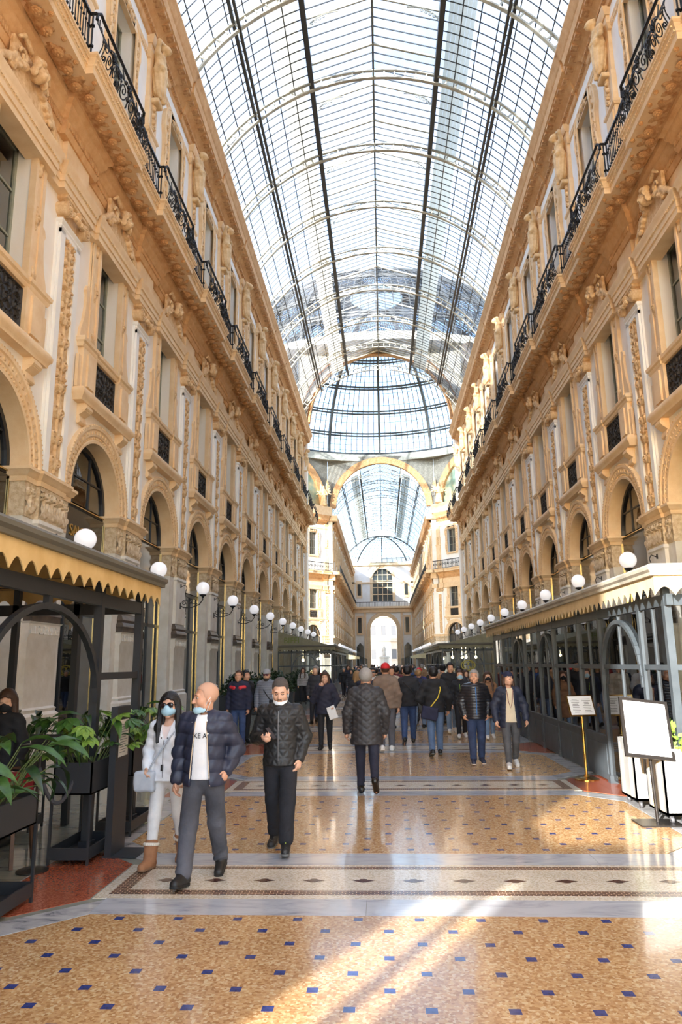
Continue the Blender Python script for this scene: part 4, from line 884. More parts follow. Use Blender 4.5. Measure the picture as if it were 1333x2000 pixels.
# far arm
fw = {}
for side, sg in (('left', -1), ('right', 1)):
    e = empty('wall_far_'+side, kind='structure'); tag(e, 'receding facade of the far arm beyond the dome, on the %s' % side, 'wall'); fw[side] = e
    for j in range(13):
        link('facade_bay', FARBAY, e, (sg*WX, FY+.9+HB+j*P, 0), (-sg, 1, 1)); link('facade_pilaster', FARPIL, e, (sg*WX, FY+.9+j*P, 0), (-sg, 1, 1))
        m = MB(); m.box(1.0, 1.05, -HB, HB, 15.95, 16.03)
        for y in np.arange(-HB+.1, HB, .3): m.box(1.01, 1.03, y-.03, y+.03, 14.85, 16.)
        if j == 0: FRAIL = m.mesh('balcony_ironwork', IRON)
        link('balcony_ironwork', FRAIL, e, (sg*WX, FY+.9+HB+j*P, 0), (-sg, 1, 1), kind='stuff')
        l = empty('globe_lamp', (sg*(WX-.1), FY+.9+j*P, 4.5)); l.scale = (-sg, 1, 1); tag(l, 'white globe lamp on the %s side of the far arm, %s beyond the dome' % (side, ORD[j]), 'lamp', 'globe lamps of the far arm, %s side' % side); link('globe', LG, l); link('bracket', LB, l)
    b = MB(); b.box(sg*(WX+.6), sg*(WX+14), FY, 168.6, 0, 24.6); link('backing', b.mesh('backing', DARKI), e)
    at = MB(); at.box(sg*8.0, sg*8.3, FY, 168.6, 22.5, 25.05); link('attic_wall', at.mesh('attic_wall', BROWN), e)
def mir(pl, sg): q = [(sg*x, y) for x, y in pl]; return q if sg > 0 else q[::-1]
for sg in (-1, 1):
    m = MB(); m.prism(mir([(7.2, FY+.9), (7.2, FY-.03), (7.84, FY-.06), (9., FY+.9)], sg), 'z', 0, 24.3); link('corner_pier', m.mesh('corner_pier', PEACH), oct_)
    m = MB()
    for z0, z1, o in ((14.44, 14.85, 1.1), (12.3, 12.9, .3), (13.7, 14.44, .4), (22.3, 23.1, .8), (5.55, 5.85, .25), (20.98, 21.2, .15)): m.prism(mir([(7.24-o, FY+.9), (7.24-o, FY-o*.41), (7.83-o*.72, FY-.03-o*.72), (9., FY+.2)], sg), 'z', z0, z1)
    link('corner_cornice', m.mesh('corner_cornice', OCHRE), oct_)
    m = MB(); m.prism([(sg*6.9, 64.0), (sg*6.9, 65.2), (sg*7.8, 66.1), (sg*10, 64.0)], 'z', 0, 24.3); link('corner_pier', m.mesh('corner_pier', PEACH), oct_)
ceil2 = empty('ceiling_far', kind='structure'); tag(ceil2, 'glazed iron vault of the far arm seen through the great arch', 'vault')
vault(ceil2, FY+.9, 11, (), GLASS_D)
ya = FY+.9+11*P; ap = MB(); ab = MB(); n1 = 10; n2 = 20           # glazed apse closing the far vault
def apt(i, j):
    t = TH0*i/n1; r = VG*math.sin(t)*1.0; a = PI*j/n2; return (r*math.cos(a), ya+r*math.sin(a)*1.1, VC+VG*math.cos(t))
for i in range(n1):
    for j in range(n2): ap.quad(apt(i, j), apt(i, j+1), apt(i+1, j+1), apt(i+1, j))
for j in range(n2+1):
    for i in range(n1): ab.bar(apt(i, j), apt(i+1, j), .22 if j % 5 == 0 else .07)
for i in range(1, n1+1):
    for j in range(n2): ab.bar(apt(i, j), apt(i, j+1), .07)
link('apse_glass', ap.mesh('apse_glass', GLASS_D), ceil2); link('apse_bars', ab.mesh('apse_bars', STEEL_D), ceil2, kind='stuff')
# far end wall with the entrance arch
EY = 168.6; we = empty('wall_end', kind='structure'); tag(we, 'far end wall with tall entrance arch and big arched window', 'wall')
m = MB(); hw, sp = 3.05, 9.75; nn = 24
for i in range(nn):
    t0, t1 = PI*i/nn, PI*(i+1)/nn; f = lambda t: (hw*math.cos(t), sp+hw*math.sin(t)); g = lambda t: (lambda k: (k*math.cos(t), sp+k*math.sin(t)))(min(8.3/max(abs(math.cos(t)), 1e-6), 5/max(math.sin(t), 1e-6)))
    a, b, c, d = f(t0), g(t0), g(t1), f(t1); m.quad(*[(p[0], EY, p[1]) for p in (a, b, c, d)])
    if (abs(abs(b[0])-8.3) < .01) != (abs(abs(c[0])-8.3) < .01): m.add([(b[0], EY, b[1]), (math.copysign(8.3, b[0]), EY, sp+5), (c[0], EY, c[1])], [(0, 1, 2)])
for s_ in (-1, 1): m.quad((s_*hw, EY, 0), (s_*8.3, EY, 0), (s_*8.3, EY, sp), (s_*hw, EY, sp))
m.quad((-8.3, EY, sp+5), (8.3, EY, sp+5), (8.3, EY, 16.2), (-8.3, EY, 16.2)); wz = 21.6
for i in range(nn):
    t0, t1 = PI*i/nn, PI*(i+1)/nn; f = lambda t: (2.3*math.cos(t), wz+2.3*math.sin(t)); g = lambda t: (lambda k: (k*math.cos(t), wz+k*math.sin(t)))(min(8.3/max(abs(math.cos(t)), 1e-6), 5/max(math.sin(t), 1e-6)))
    a, b, c, d = f(t0), g(t0), g(t1), f(t1); m.quad(*[(p[0], EY, p[1]) for p in (a, b, c, d)])
    if (abs(abs(b[0])-8.3) < .01) != (abs(abs(c[0])-8.3) < .01): m.add([(b[0], EY, b[1]), (math.copysign(8.3, b[0]), EY, wz+5), (c[0], EY, c[1])], [(0, 1, 2)])
for s_ in (-1, 1): m.quad((s_*2.3, EY, 16.2), (s_*8.3, EY, 16.2), (s_*8.3, EY, wz), (s_*2.3, EY, wz))
link('end_wall_face', m.mesh('end_wall_face', CREAM), we)
m = MB(); tfx = lambda v: np.stack([v[:, 1], EY-v[:, 0], v[:, 2]], 1)
for args in ((0, sp, 3.05, 3.9, -1.6, .15), (0, wz, 2.3, 2.95, -.4, .15)):
    q = MB(); ring_arch(q, args[0], args[1], args[2], args[3], args[4], args[5], 24); m.add(np.vstack(q.V), q.F, tfx)
for s_ in (-1, 1): m.box(s_*3.05, s_*3.9, EY-.2, EY+1.6, 0, 9.75); m.box(s_*2.3, s_*2.95, EY-.2, EY+.4, 16.2, wz); m.box(s_*6.6, s_*7.3, EY-.3, EY, 0, 24.5); m.box(s_*4.0, s_*4.5, EY-.25, EY, 0, 14); 
m.box(-8, 8, EY-.9, EY, 14.5, 14.95); m.box(-8, 8, EY-.4, EY, 13.6, 14.5); m.box(-8, 8, EY-.8, EY, 24.6, 25.3); m.box(-8, 8, EY-.3, EY, 20.4, 20.7)
for s_ in (-1, 1): m.box(s_*4.7, s_*6.3, EY-.2, EY, 8.4, 12.9); m.box(s_*4.8, s_*6.2, EY-.2, EY, 17, 21)
link('end_wall_mouldings', m.mesh('end_wall_mouldings', OCHRE), we)
m = MB(); m.box(-2.3, 2.3, EY+.2, EY+.25, 16.2, wz+2.2)
for s_ in (-1, 1): m.box(s_*5.1, s_*5.9, EY-.26, EY-.2, 8.9, 12.4); m.box(s_*5.1, s_*5.9, EY-.26, EY-.2, 17.6, 20.2); m.prism([(s_*4.7, 0), (s_*6.3, 0), (s_*6.3, 5.8), (s_*5.5, 6.7), (s_*4.7, 5.8)], 'y', EY-.26, EY-.2)
link('end_window_glass', m.mesh('end_window_glass', ME['darkp'].materials[0]), we)
m = MB()
for x in (-1.15, 0, 1.15): m.box(x-.06, x+.06, EY+.05, EY+.2, 16.2, wz+2.)
for z in (17.8, 19.4, 21, 22.4): m.box(-2.3, 2.3, EY+.05, EY+.2, z-.1, z+.1)
link('end_window_bars', m.mesh('end_window_bars', OCHRE), we)
m = MB(); m.box(-7.4, 7.4, EY-.9, EY-.84, 15.9, 16.0)
for x in np.arange(-7.3, 7.3, .35): m.box(x-.03, x+.03, EY-.88, EY-.85, 14.95, 16)
link('balcony_ironwork', m.mesh('balcony_ironwork', IRON), we, kind='stuff')
# the square beyond the far arch: sunlit facade and a monument
PALE = mat('pale_stucco', (178, 170, 158), .8, col2=(160, 150, 138), scale=.3); PALEW = mat('grey_window', (84, 86, 90), .4)  # palace windows in one even grey
bd = empty('palace_building', (0, 214, 0)); tag(bd, 'pale sunlit palace seen through the far arch', 'building')
m = MB(); m.box(-22, 22, 0, 8, 0, 23); m.box(-22.4, 22.4, -.7, 0, 22.2, 23.2); m.box(-22.2, 22.2, -.4, 0, 8.2, 8.8); m.box(-22.2, 22.2, -.4, 0, 15.2, 15.7); link('facade', m.mesh('facade', PALE), bd)
pm = MB(); pm.box(-.7, .7, -.02, .04, 0, 2.8); PW = pm.mesh('window', PALEW); pf = MB(); pf.box(-1., -.7, -.12, .1, -.2, 3.); pf.box(.7, 1., -.12, .1, -.2, 3.); pf.box(-1.1, 1.1, -.2, .1, 2.8, 3.2); pf.box(-1.1, 1.1, -.2, .1, -.3, 0); PFm = pf.mesh('window_frame', PALE)
for x in np.arange(-9, 9.1, 3.):
    for z in (3.2, 10., 16.8):
        wq = link('window', PW, bd, (x, 0, z)); link('window_frame', PFm, wq)
mo = empty('monument', (0, 190, 0)); tag(mo, 'pale stone monument with figure in the square beyond the far arch', 'monument')
m = MB(); m.lathe([(0, 0), (2.6, 0), (2.6, .5), (2., .5), (2., 1.1), (1.4, 1.2), (1.3, 3.2), (1.5, 3.4), (1.5, 3.7), (.9, 3.8), (0, 3.8)], n=8); link('pedestal', m.mesh('pedestal', PALE), mo)
S = SDF((-.8, -.8, -.1), (.8, .8, 3.1), .07); S.cone((0, 0, .1), (0, 0, 1.7), .5, .36, .1); S.cone((0, 0, 1.7), (0, 0, 2.2), .38, .3, .1); S.ell((0, 0, 2.65), (.2, .22, .27), .08); S.cone((-.35, 0, 2.1), (-.45, -.2, 1.3), .13, .1, .06); S.cone((.35, 0, 2.1), (.4, -.3, 1.5), .13, .1, .06)
link('figure', S.mesh('figure', PALE), mo, (0, 0, 3.8))
gq = MB(); gq.box(-40, 40, EY+.1, 225, -.3, -.02); g_ = link('ground', gq.mesh('ground', mat('square_paving', (200, 192, 180), .8)), kind='structure'); tag(g_, 'pale paving of the square beyond the far arch', 'paving')
# unseen entrance block behind the viewer, openings shaped to place the sun patches
eb = empty('wall_sun_shaper', kind='structure'); tag(eb, 'unseen entrance block behind the viewer, shaped to steer the low sun', 'wall')
m = MB(); yb0, yb1 = -4.0, -2.4
m.box(-24, -5.3, yb0, yb1, 0, 6); m.box(-24, -4.6, yb0, yb1, 6, 35); m.box(-4.6, .8, yb0, yb1, 9.2, 35); m.box(.8, 6.6, yb0, yb1, 24, 35); m.box(6.6, 24, yb0, yb1, 0, 35); m.box(-3.8, -.9, yb0, yb1, 0, 3.6)  # low box added to shade the floor, tall right gap to let sun bounce
gq = MB(); gq.box(-60, 60, -70, -4.0, -.3, -.02); g_ = link('ground', gq.mesh('ground', MATS['square_paving']), kind='structure'); tag(g_, 'unseen paving outside the entrance behind the viewer, added to bounce sun', 'paving')  # pale ground added to throw sunlight into the near arm
link('sun_shaper_mass', m.mesh('sun_shaper_mass', OCHRE), eb)

# ================================================================== floor
def vor_mat(name, cols, scale, rough=.22, coat=.25, spec=.5):
    m = bpy.data.materials.new(name); m.use_nodes = True; n = m.node_tree.nodes; l = m.node_tree.links.new; b = n['Principled BSDF']
    t = n.new('ShaderNodeTexCoord'); v = n.new('ShaderNodeTexVoronoi'); v.inputs['Scale'].default_value = scale; v.inputs['Randomness'].default_value = .75
    r = n.new('ShaderNodeValToRGB'); r.color_ramp.interpolation = 'CONSTANT'; e = r.color_ramp.elements
    while len(e) < len(cols): e.new(.5)
    for i, c in enumerate(cols): e[i].position = i/len(cols); e[i].color = srgb(*c)+(1,)
    sx = n.new('ShaderNodeSeparateColor'); nz = n.new('ShaderNodeTexNoise'); nz.inputs['Scale'].default_value = 1.3; mx = n.new('ShaderNodeMixRGB'); mx.blend_type = 'MULTIPLY'; mx.inputs[0].default_value = .35
    r2 = n.new('ShaderNodeValToRGB'); r2.color_ramp.elements[0].color = (.6, .55, .5, 1); r2.color_ramp.elements[0].position = .3; r2.color_ramp.elements[1].position = .65
    l(t.outputs['Object'], v.inputs['Vector']); l(v.outputs['Color'], sx.inputs[0]); l(sx.outputs[0], r.inputs[0]); l(t.outputs['Object'], nz.inputs['Vector']); l(nz.outputs[0], r2.inputs[0])
    l(r.outputs[0], mx.inputs[1]); l(r2.outputs[0], mx.inputs[2]); l(mx.outputs[0], b.inputs['Base Color'])
    b.inputs['Roughness'].default_value = rough; b.inputs['Coat Weight'].default_value = coat; b.inputs['Coat Roughness'].default_value = .05; b.inputs['Specular IOR Level'].default_value = spec
    MATS[name] = m; return m
def marble(name, base, vein, rough=.15, scale=1.4):
    m = bpy.data.materials.new(name); m.use_nodes = True; n = m.node_tree.nodes; l = m.node_tree.links.new; b = n['Principled BSDF']
    t = n.new('ShaderNodeTexCoord'); mp = n.new('ShaderNodeMapping'); mp.inputs['Scale'].default_value = (1, 3.2, 1); oi = n.new('ShaderNodeObjectInfo'); ad = n.new('ShaderNodeVectorMath'); ad.operation = 'ADD'
    nz = n.new('ShaderNodeTexNoise'); nz.inputs['Scale'].default_value = scale; nz.inputs['Detail'].default_value = 9; nz.inputs['Roughness'].default_value = .65; nz.inputs['Distortion'].default_value = 1.6
    r = n.new('ShaderNodeValToRGB'); e = r.color_ramp.elements; e[0].position = .3; e[0].color = srgb(*vein)+(1,); e[1].position = .55; e[1].color = srgb(*base)+(1,); q = e.new(.42); q.color = srgb(*[int(.75*a+.25*c) for a, c in zip(base, vein)])+(1,)
    l(t.outputs['Object'], ad.inputs[0]); l(oi.outputs['Location'], ad.inputs[1]); l(ad.outputs[0], mp.inputs[0]); l(mp.outputs[0], nz.inputs['Vector']); l(nz.outputs[0], r.inputs[0]); l(r.outputs[0], b.inputs['Base Color'])
    b.inputs['Roughness'].default_value = rough; b.inputs['Coat Weight'].default_value = .3; b.inputs['Coat Roughness'].default_value = .05; MATS[name] = m; return m
FIELD = vor_mat('ochre_mosaic', [(206, 164, 112), (190, 144, 94), (216, 180, 130), (178, 132, 84), (210, 170, 118), (198, 156, 108), (224, 196, 152)], 55.)
WHITEM = vor_mat('white_mosaic', [(228, 218, 196), (216, 204, 180), (236, 230, 214), (206, 194, 170), (228, 220, 204)], 70.)
BROWNM = bpy.data.materials.new('brown_chain_mosaic'); BROWNM.use_nodes = True; bn_ = BROWNM.node_tree.nodes; bb_ = bn_['Principled BSDF']; bk = bn_.new('ShaderNodeTexBrick'); bt_ = bn_.new('ShaderNodeTexCoord')
bk.inputs['Scale'].default_value = 1.; bk.inputs['Brick Width'].default_value = .062; bk.inputs['Row Height'].default_value = .031; bk.inputs['Mortar Size'].default_value = .0035; bk.inputs['Color1'].default_value = srgb(104, 58, 44)+(1,); bk.inputs['Color2'].default_value = srgb(82, 44, 36)+(1,); bk.inputs['Mortar'].default_value = srgb(204, 184, 156)+(1,)
BROWNM.node_tree.links.new(bt_.outputs['Object'], bk.inputs['Vector']); BROWNM.node_tree.links.new(bk.outputs[0], bb_.inputs['Base Color']); bb_.inputs['Roughness'].default_value = .22; bb_.inputs['Coat Weight'].default_value = .25
REDM = vor_mat('red_mosaic', [(168, 88, 60), (152, 74, 50), (182, 104, 74), (160, 82, 58)], 75.)
MARB = marble('white_marble', (196, 200, 206), (136, 142, 152)); MARBG = marble('grey_green_marble', (150, 152, 140), (104, 110, 100)); MARBV = marble('veined_marble', (196, 196, 196), (96, 102, 112), scale=2.2)
BLUE = mat('blue_tile', (58, 72, 138), .2, col2=(44, 54, 110), scale=20., coat=.3)
STAR = mat('brown_star_marble', (98, 60, 50), .2, col2=(76, 46, 40), scale=14., coat=.3)
fb = MB(); fb.box(-8.9, 8.9, -9.5, EY+1.7, -.35, -.004); fb.box(-24, -8.9, OC-20, OC+20, -.35, -.004); fb.box(8.9, 24, OC-20, OC+20, -.35, -.004)
floor = link('floor', fb.mesh('floor', MARBG), kind='structure'); tag(floor, 'polished mosaic and marble pavement with ochre fields and patterned bands', 'floor')
BP = 5.17; BY = [7.04+BP*j for j in range(-2, 31)]
def slabpoly(name, poly, m, z=0.): b = MB(); b.prism(poly, 'z', -.012, z); return link(name, b.mesh(name, m), floor)
st = MB()
for a in range(4):
    c, s_ = math.cos(a*PI/2), math.sin(a*PI/2); ln = .105 if a % 2 == 0 else .055
    pts = [(0, 0), (.035, -.035), (.05, -.028), (ln, 0), (.05, .028), (.035, .035)]; st.add([(p*c-q*s_, p*s_+q*c, .0018) for p, q in pts], [(0, 1, 2, 3, 4, 5)])
st.add([(.046*math.cos(t), .042*math.sin(t), .0019) for t in np.linspace(0, 2*PI, 13)[:-1]], [tuple(range(12))])
STARM = st.mesh('star_inlay', STAR)
bt = MB(); bt.box(-.034, .034, -.034, .034, -.01, .0012); BT = bt.mesh('blue_tile', BLUE)
rest_t = MB(); rest_s = MB()
for j, yb in enumerate(BY):
    if 62 < yb < 104 or yb > 165: continue
    near = -5 < yb < 24
    for ya_, yc in ((yb-.94, yb-.54), (yb+.5, yb+.94)):
        if near:
            xs = [-2.62] + sorted(random.Random(j+int(ya_*7)).uniform(-2.2, 2.2) for _ in range(4)) + [2.62]
            xs = [xs[0]] + [x for x, q in zip(xs[1:-1], xs[:-2]) if x-q > .5] + [xs[-1]]
            for a, b_ in zip(xs, xs[1:]): slabpoly('marble_slab', [(a+.002, ya_), (b_-.002, ya_), (b_-.002, yc), (a+.002, yc)], MARB)
        else: slabpoly('marble_slab', [(-2.62, ya_), (2.62, ya_), (2.62, yc), (-2.62, yc)], MARB)
    slabpoly('mosaic_band', [(-2.74, yb-.54), (2.74, yb-.54), (2.74, yb+.5), (-2.74, yb+.5)], WHITEM, .0005)
    m = MB(); x0, x1, a, b_ = 2.64, 2.5, yb-.43, yb+.44
    m.box(-x0, x0, a, a+.125, -.01, .0015); m.box(-x0, x0, b_-.1, b_, -.01, .0015); m.box(-x0, -x1, a+.125, b_-.1, -.01, .0015); m.box(x1, x0, a+.125, b_-.1, -.01, .0015)
    link('band_border', m.mesh('band_border', BROWNM), floor)
    for i in range(-5, 6):
        if near: link('star_inlay', STARM, floor, (.005+.452*i, yb-.02, 0))
        else: rest_s.add([(.005+.452*i+dx, yb-.02+dy, .0018) for dx, dy in ((-.1, 0), (0, -.05), (.1, 0), (0, .05))], [(0, 1, 2, 3)])
    for sg in (-1, 1):
        pl = [(sg*2.76, yb-.56), (sg*3.22, yb-1.0), (sg*3.6, yb-1.0), (sg*3.6, yb+.96), (sg*3.22, yb+.96), (sg*2.76, yb+.52)]; slabpoly('red_mosaic_piece', pl if sg > 0 else pl[::-1], REDM, .0003)
    lo, hi = yb+.94, yb+BP-.94
    if hi > 62.5 and lo < 104: continue
    fp = [(-2.6, lo), (2.6, lo), (3.08, lo+.5), (3.08, hi-.5), (2.6, hi), (-2.6, hi), (-3.08, hi-.5), (-3.08, lo+.5)]
    slabpoly('mosaic_field', fp, FIELD, .0008)
    for sg in (-1, 1):
        for a, b_ in (((2.62, lo-.44), (3.12, lo+.02)), ):
            pass
        pl = [(sg*2.62, lo-.36), (sg*2.62, lo), (sg*3.1, lo+.5), (sg*3.1, hi-.5), (sg*2.62, hi), (sg*2.62, hi+.36), (sg*3.42, hi-.36), (sg*3.42, lo+.36)]
        slabpoly('marble_border', pl if sg > 0 else pl[::-1], MARBV, .0006)
    ay = 5.77 if yb < 7 else 8.61 + (BP*(round((yb-7.04)/BP)))
    ax = -1.16 if yb < 7 else .49
    cnt = 0
    for iy in range(-12, 12):
        for ix in range(-9, 10):
            for ox, oy in ((0, 0), (.2335, .2435)):
                x, y = ax+.467*ix+ox, ay+.487*iy+oy
                if lo+.06 < y < hi-.06 and abs(x) < min(3.02, 2.54+min(y-lo, hi-y)):
                    if 0 < yb < 12 or (yb < 7 and y > 4.2): link('blue_tile', BT, floor, (x, y, 0))
                    elif yb < 100: rest_t.add([(x-.034, y-.034, .0012), (x+.034, y-.034, .0012), (x+.034, y+.034, .0012), (x-.034, y+.034, .0012)], [(0, 1, 2, 3)])
link('blue_tiles', rest_t.mesh('blue_tiles', BLUE), floor, kind='stuff'); link('star_inlays', rest_s.mesh('star_inlays', STAR), floor, kind='stuff')
for y0_, y1_ in ((-9, 64.5),):                                     # marble margins beside the walls
    for sg in (-1, 1):
        b = MB(); b.box(min(sg*3.42, sg*3.62), max(sg*3.42, sg*3.62), y0_, y1_, -.01, -.001); link('marble_margin', b.mesh('marble_margin', MARBV), floor)
of = MB(); of.lathe([(0, 0), (15, 0)], (0, OC, .001), 32); link('octagon_mosaic', of.mesh('octagon_mosaic', FIELD), floor)

# ================================================================== pavilions (terrace structures of the cafes)
CANV_Y = mat('ochre_canvas', (222, 190, 132), .85, col2=(208, 172, 112), scale=3., bump=.1, bscale=30); CANV_C = mat('cream_canvas', (222, 202, 164), .85, col2=(208, 186, 146), scale=3.)
CANV_G = mat('khaki_canvas', (150, 146, 122), .85, col2=(134, 130, 106), scale=3.); GUT = mat('grey_brown_gutter', (98, 94, 82), .5); GUTL = mat('pale_gutter', (188, 182, 166), .5, col2=(150, 146, 134), scale=2.)
def valance(p0, p1, z1, drop, sw, m, par, amp=.11):
    """scalloped cloth strip hanging from z1 between plan points p0 and p1"""
    p0 = np.array(p0, float); p1 = np.array(p1, float); Lg = np.linalg.norm(p1-p0); n = max(1, int(round(Lg/sw))); b = MB(); k = 8; V = []
    nrm = np.array([(p1-p0)[1], -(p1-p0)[0]])/Lg
    for i in range(n*k+1):
        f = i/(n*k); q = p0+(p1-p0)*f; ph = (i % k)/k; cz = z1-drop+amp*abs(math.sin(PI*ph)) if i % k else z1-drop
        for w_ in (-.006, .006):
            c = q+nrm*w_; V += [(c[0], c[1], z1), (c[0], c[1], cz)]
    F_ = []
    for i in range(n*k):
        a = i*4; c = a+4; F_ += [(a, c, c+1, a+1), (a+2, a+3, c+3, c+2), (a+1, c+1, c+3, a+3), (a, a+2, c+2, c)]
    b.add(V, F_); return link('valance', b.mesh('valance', m), par)
def pbox(name, par, m, *a): b = MB(); b.box(*a); return link(name, b.mesh(name, m), par)
def arch_frame(par, x, y0, y1, zs, zt, m, w=.06):
    b = MB(); c = (y0+y1)/2; r = (y1-y0)/2; pts = [(x, c+r*math.cos(t), zs+(zt-zs)*math.sin(t)) for t in np.linspace(0, PI, 21)]
    for a, d in zip(pts, pts[1:]): b.bar(a, d, w, w, (1, 0, 0))
    return link('arch_frame', b.mesh('arch_frame', m), par)
def pane(par, x, y0, y1, z0, z1, m=None):
    b = MB(); b.box(x-.004, x+.004, y0, y1, z0, z1); return link('pane', b.mesh('pane', m or GLASS_P), par)
def pane_y(par, y, x0, x1, z0, z1):
    b = MB(); b.box(min(x0, x1), max(x0, x1), y-.004, y+.004, z0, z1); return link('pane', b.mesh('pane', GLASS_P), par)
def pavilion(name, label, sg, y0, y1, canv, gut, frame, ys, dado, glazed, arches, ends, roof_hi=3.75, roofm=None):
    e = empty(name, (0, 0, 0)); tag(e, label, 'pavilion'); xa, xf, xb = sg*3.2, sg*3.42, sg*6.75
    b = MB(); b.add([(xa, y0, 3.0), (xa, y1, 3.0), (xb, y1, roof_hi), (xb, y0, roof_hi), (xa, y0, 2.97), (xa, y1, 2.97), (xb, y1, roof_hi-.03), (xb, y0, roof_hi-.03)], [(0, 1, 2, 3), (4, 7, 6, 5), (0, 4, 5, 1), (1, 5, 6, 2), (2, 6, 7, 3), (3, 7, 4, 0)]); link('roof', b.mesh('roof', roofm or canv), e)
    for yy in (y0, y1): b = MB(); b.prism([(xa, 3.0), (xb, 3.0), (xb, roof_hi)] if sg < 0 else [(xa, 3.0), (xb, roof_hi), (xb, 3.0)], 'y', yy-.01, yy+.01); link('gable', b.mesh('gable', roofm or canv), e)
    g = MB(); pr = [(-.06, 2.96), (.05, 2.96), (.05, 3.0), (.08, 3.03), (.08, 3.07), (.03, 3.11), (-.06, 3.11)]
    path = [(xb, y0), (xa, y0), (xa, y1), (xb, y1)]
    g.sweep(path if sg < 0 else path[::-1], [(-o, z) for o, z in pr] if False else pr); link('gutter', g.mesh('gutter', gut), e)
    valance((xa, y0), (xa, y1), 2.98, .27, .25, canv, e); valance((xb, y0), (xa, y0), 2.98, .27, .25, canv, e); valance((xb, y1), (xa, y1), 2.98, .27, .25, canv, e)
    pbox('beam', e, frame, min(xf-.04, xf+.04), xf+.04, y0+.12, y1-.12, 2.60, 2.74)
    for y in ys:
        b = MB(); b.box(xf-.045, xf+.045, y-.045, y+.045, 0, 2.97); b.box(xf-.065, xf+.065, y-.065, y+.065, 0, .12); link('post', b.mesh('post', frame), e)
    for i, (a, b_) in enumerate(zip(ys, ys[1:])):
        if i in dado:
            d = MB(); d.box(xf-.03, xf+.03, a+.045, b_-.045, 0.02, .68); d.box(xf-.045, xf+.045, a+.045, b_-.045, .66, .72); n_ = max(1, int((b_-a)/.8))
            for q in range(n_): f0 = a+.1+(b_-a-.2)*q/n_; f1 = a+.1+(b_-a-.2)*(q+1)/n_-.06; d.box(xf-sg*.03-.012, xf-sg*.03+.012, f0, f1, .12, .58)
            link('dado_panel', d.mesh('dado_panel', frame), e)
        if i in glazed:
            z0 = .72 if i in dado else .05
            pbox('rail', e, frame, xf-.03, xf+.03, a+.045, b_-.045, 1.79, 1.86); c = (a+b_)/2; pbox('mullion', e, frame, xf-.025, xf+.025, c-.02, c+.02, z0, 2.6)
            for p_, q_ in ((a+.045, c-.02), (c+.02, b_-.045)): pane(e, xf, p_, q_, z0, 1.79); pane(e, xf, p_, q_, 1.86, 2.6)
        if i in arches: arch_frame(e, xf-sg*.03, a+.05, b_-.05, 1.55, 2.5, frame)
    for yy, gl in ends:
        xs = np.linspace(xf, xb, 5)
        for x in xs[1:]: b = MB(); b.box(x-.04, x+.04, yy-.04, yy+.04, 0, 2.97); link('post', b.mesh('post', frame), e)
        pbox('beam', e, frame, min(xf, xb), max(xf, xb), yy-.04, yy+.04, 2.6, 2.74)
        if gl:
            pbox('rail', e, frame, min(xf, xb), max(xf, xb), yy-.03, yy+.03, 1.79, 1.86)
            for p_, q_ in zip(xs, xs[1:]): pane_y(e, yy, p_+sg*.04, q_-sg*.04, .72, 1.79); pane_y(e, yy, p_+sg*.04, q_-sg*.04, 1.86, 2.6)
            d = MB(); d.box(min(xf, xb), max(xf, xb), yy-.03, yy+.03, .02, .7); link('dado_panel', d.mesh('dado_panel', frame), e)
            b = MB(); r = .8; cx = (xs[1]+xs[3])/2
            for t0, t1 in zip(np.linspace(0, PI, 21), np.linspace(0, PI, 21)[1:]): b.bar((cx+r*math.cos(t0), yy-.03, 1.6+.9*math.sin(t0)), (cx+r*math.cos(t1), yy-.03, 1.6+.9*math.sin(t1)), .06, .06, (0, 1, 0))
            link('arch_frame', b.mesh('arch_frame', frame), e)
    return e
PV_R = pavilion('cafe_pavilion', 'glazed slate-framed cafe pavilion with cream scalloped awning, beside the brass menu stand', 1, 9.2, 24.2, CANV_C, GUTL, SLATE, [9.45, 10.4, 12.35, 13.7, 15.7, 17.2, 18.95, 20.6, 22.3, 24.0], range(2, 9), range(0, 9), (1, 4, 6), ((9.45, True), (24.0, True)))
PV_L = pavilion('cafe_pavilion', 'open black-framed cafe terrace with ochre scalloped awning behind the leafy planters', -1, -1.4, 9.5, CANV_Y, GUT, BLACKF, [-1.2, 1.0, 3.0, 5.45, 8.0, 9.35], (), (), (1, 3), ((9.35, False), (-1.2, False)))
pbox('rail', PV_L, BLACKF, -3.45, -3.39, 8.05, 9.3, 1.78, 1.86); pbox('post', PV_L, BLACKF, -3.45, -3.39, 6.68, 6.76, 2.5, 2.62)
PV_L2 = pavilion('cafe_pavilion', 'distant khaki-roofed cafe pavilion on the left near the dome', -1, 45., 62., CANV_G, GUT, SLATE, [45.2, 47.5, 50, 52.5, 55, 57.5, 60, 61.8], range(0, 7), range(0, 7), (1, 3), ((45.2, True),), 3.95)
PV_R2 = pavilion('cafe_pavilion', 'distant khaki-roofed cafe pavilion on the right near the dome', 1, 45., 62., CANV_G, GUT, SLATE, [45.2, 47.5, 50, 52.5, 55, 57.5, 60, 61.8], range(0, 7), range(0, 7), (1, 3), ((45.2, True),), 3.8)
for sg, nm, yy in ((-1, 'left', 106.), (1, 'right', 106.)):
    e = empty('street_awning'); tag(e, 'long low awning of the far arm shops on the %s' % nm, 'awning'); b = MB(); b.add([(sg*3.6, yy, 2.9), (sg*3.6, 160, 2.9), (sg*6.9, 160, 3.6), (sg*6.9, yy, 3.6), (sg*3.6, yy, 2.6), (sg*6.9, yy, 2.6)], [(0, 1, 2, 3), (0, 3, 5, 4)]); link('canvas', b.mesh('canvas', CANV_G), e)
    for y in np.arange(yy, 160, 6): pbox('post', e, SLATE, sg*3.65-.05, sg*3.65+.05, y-.05, y+.05, 0, 2.9)
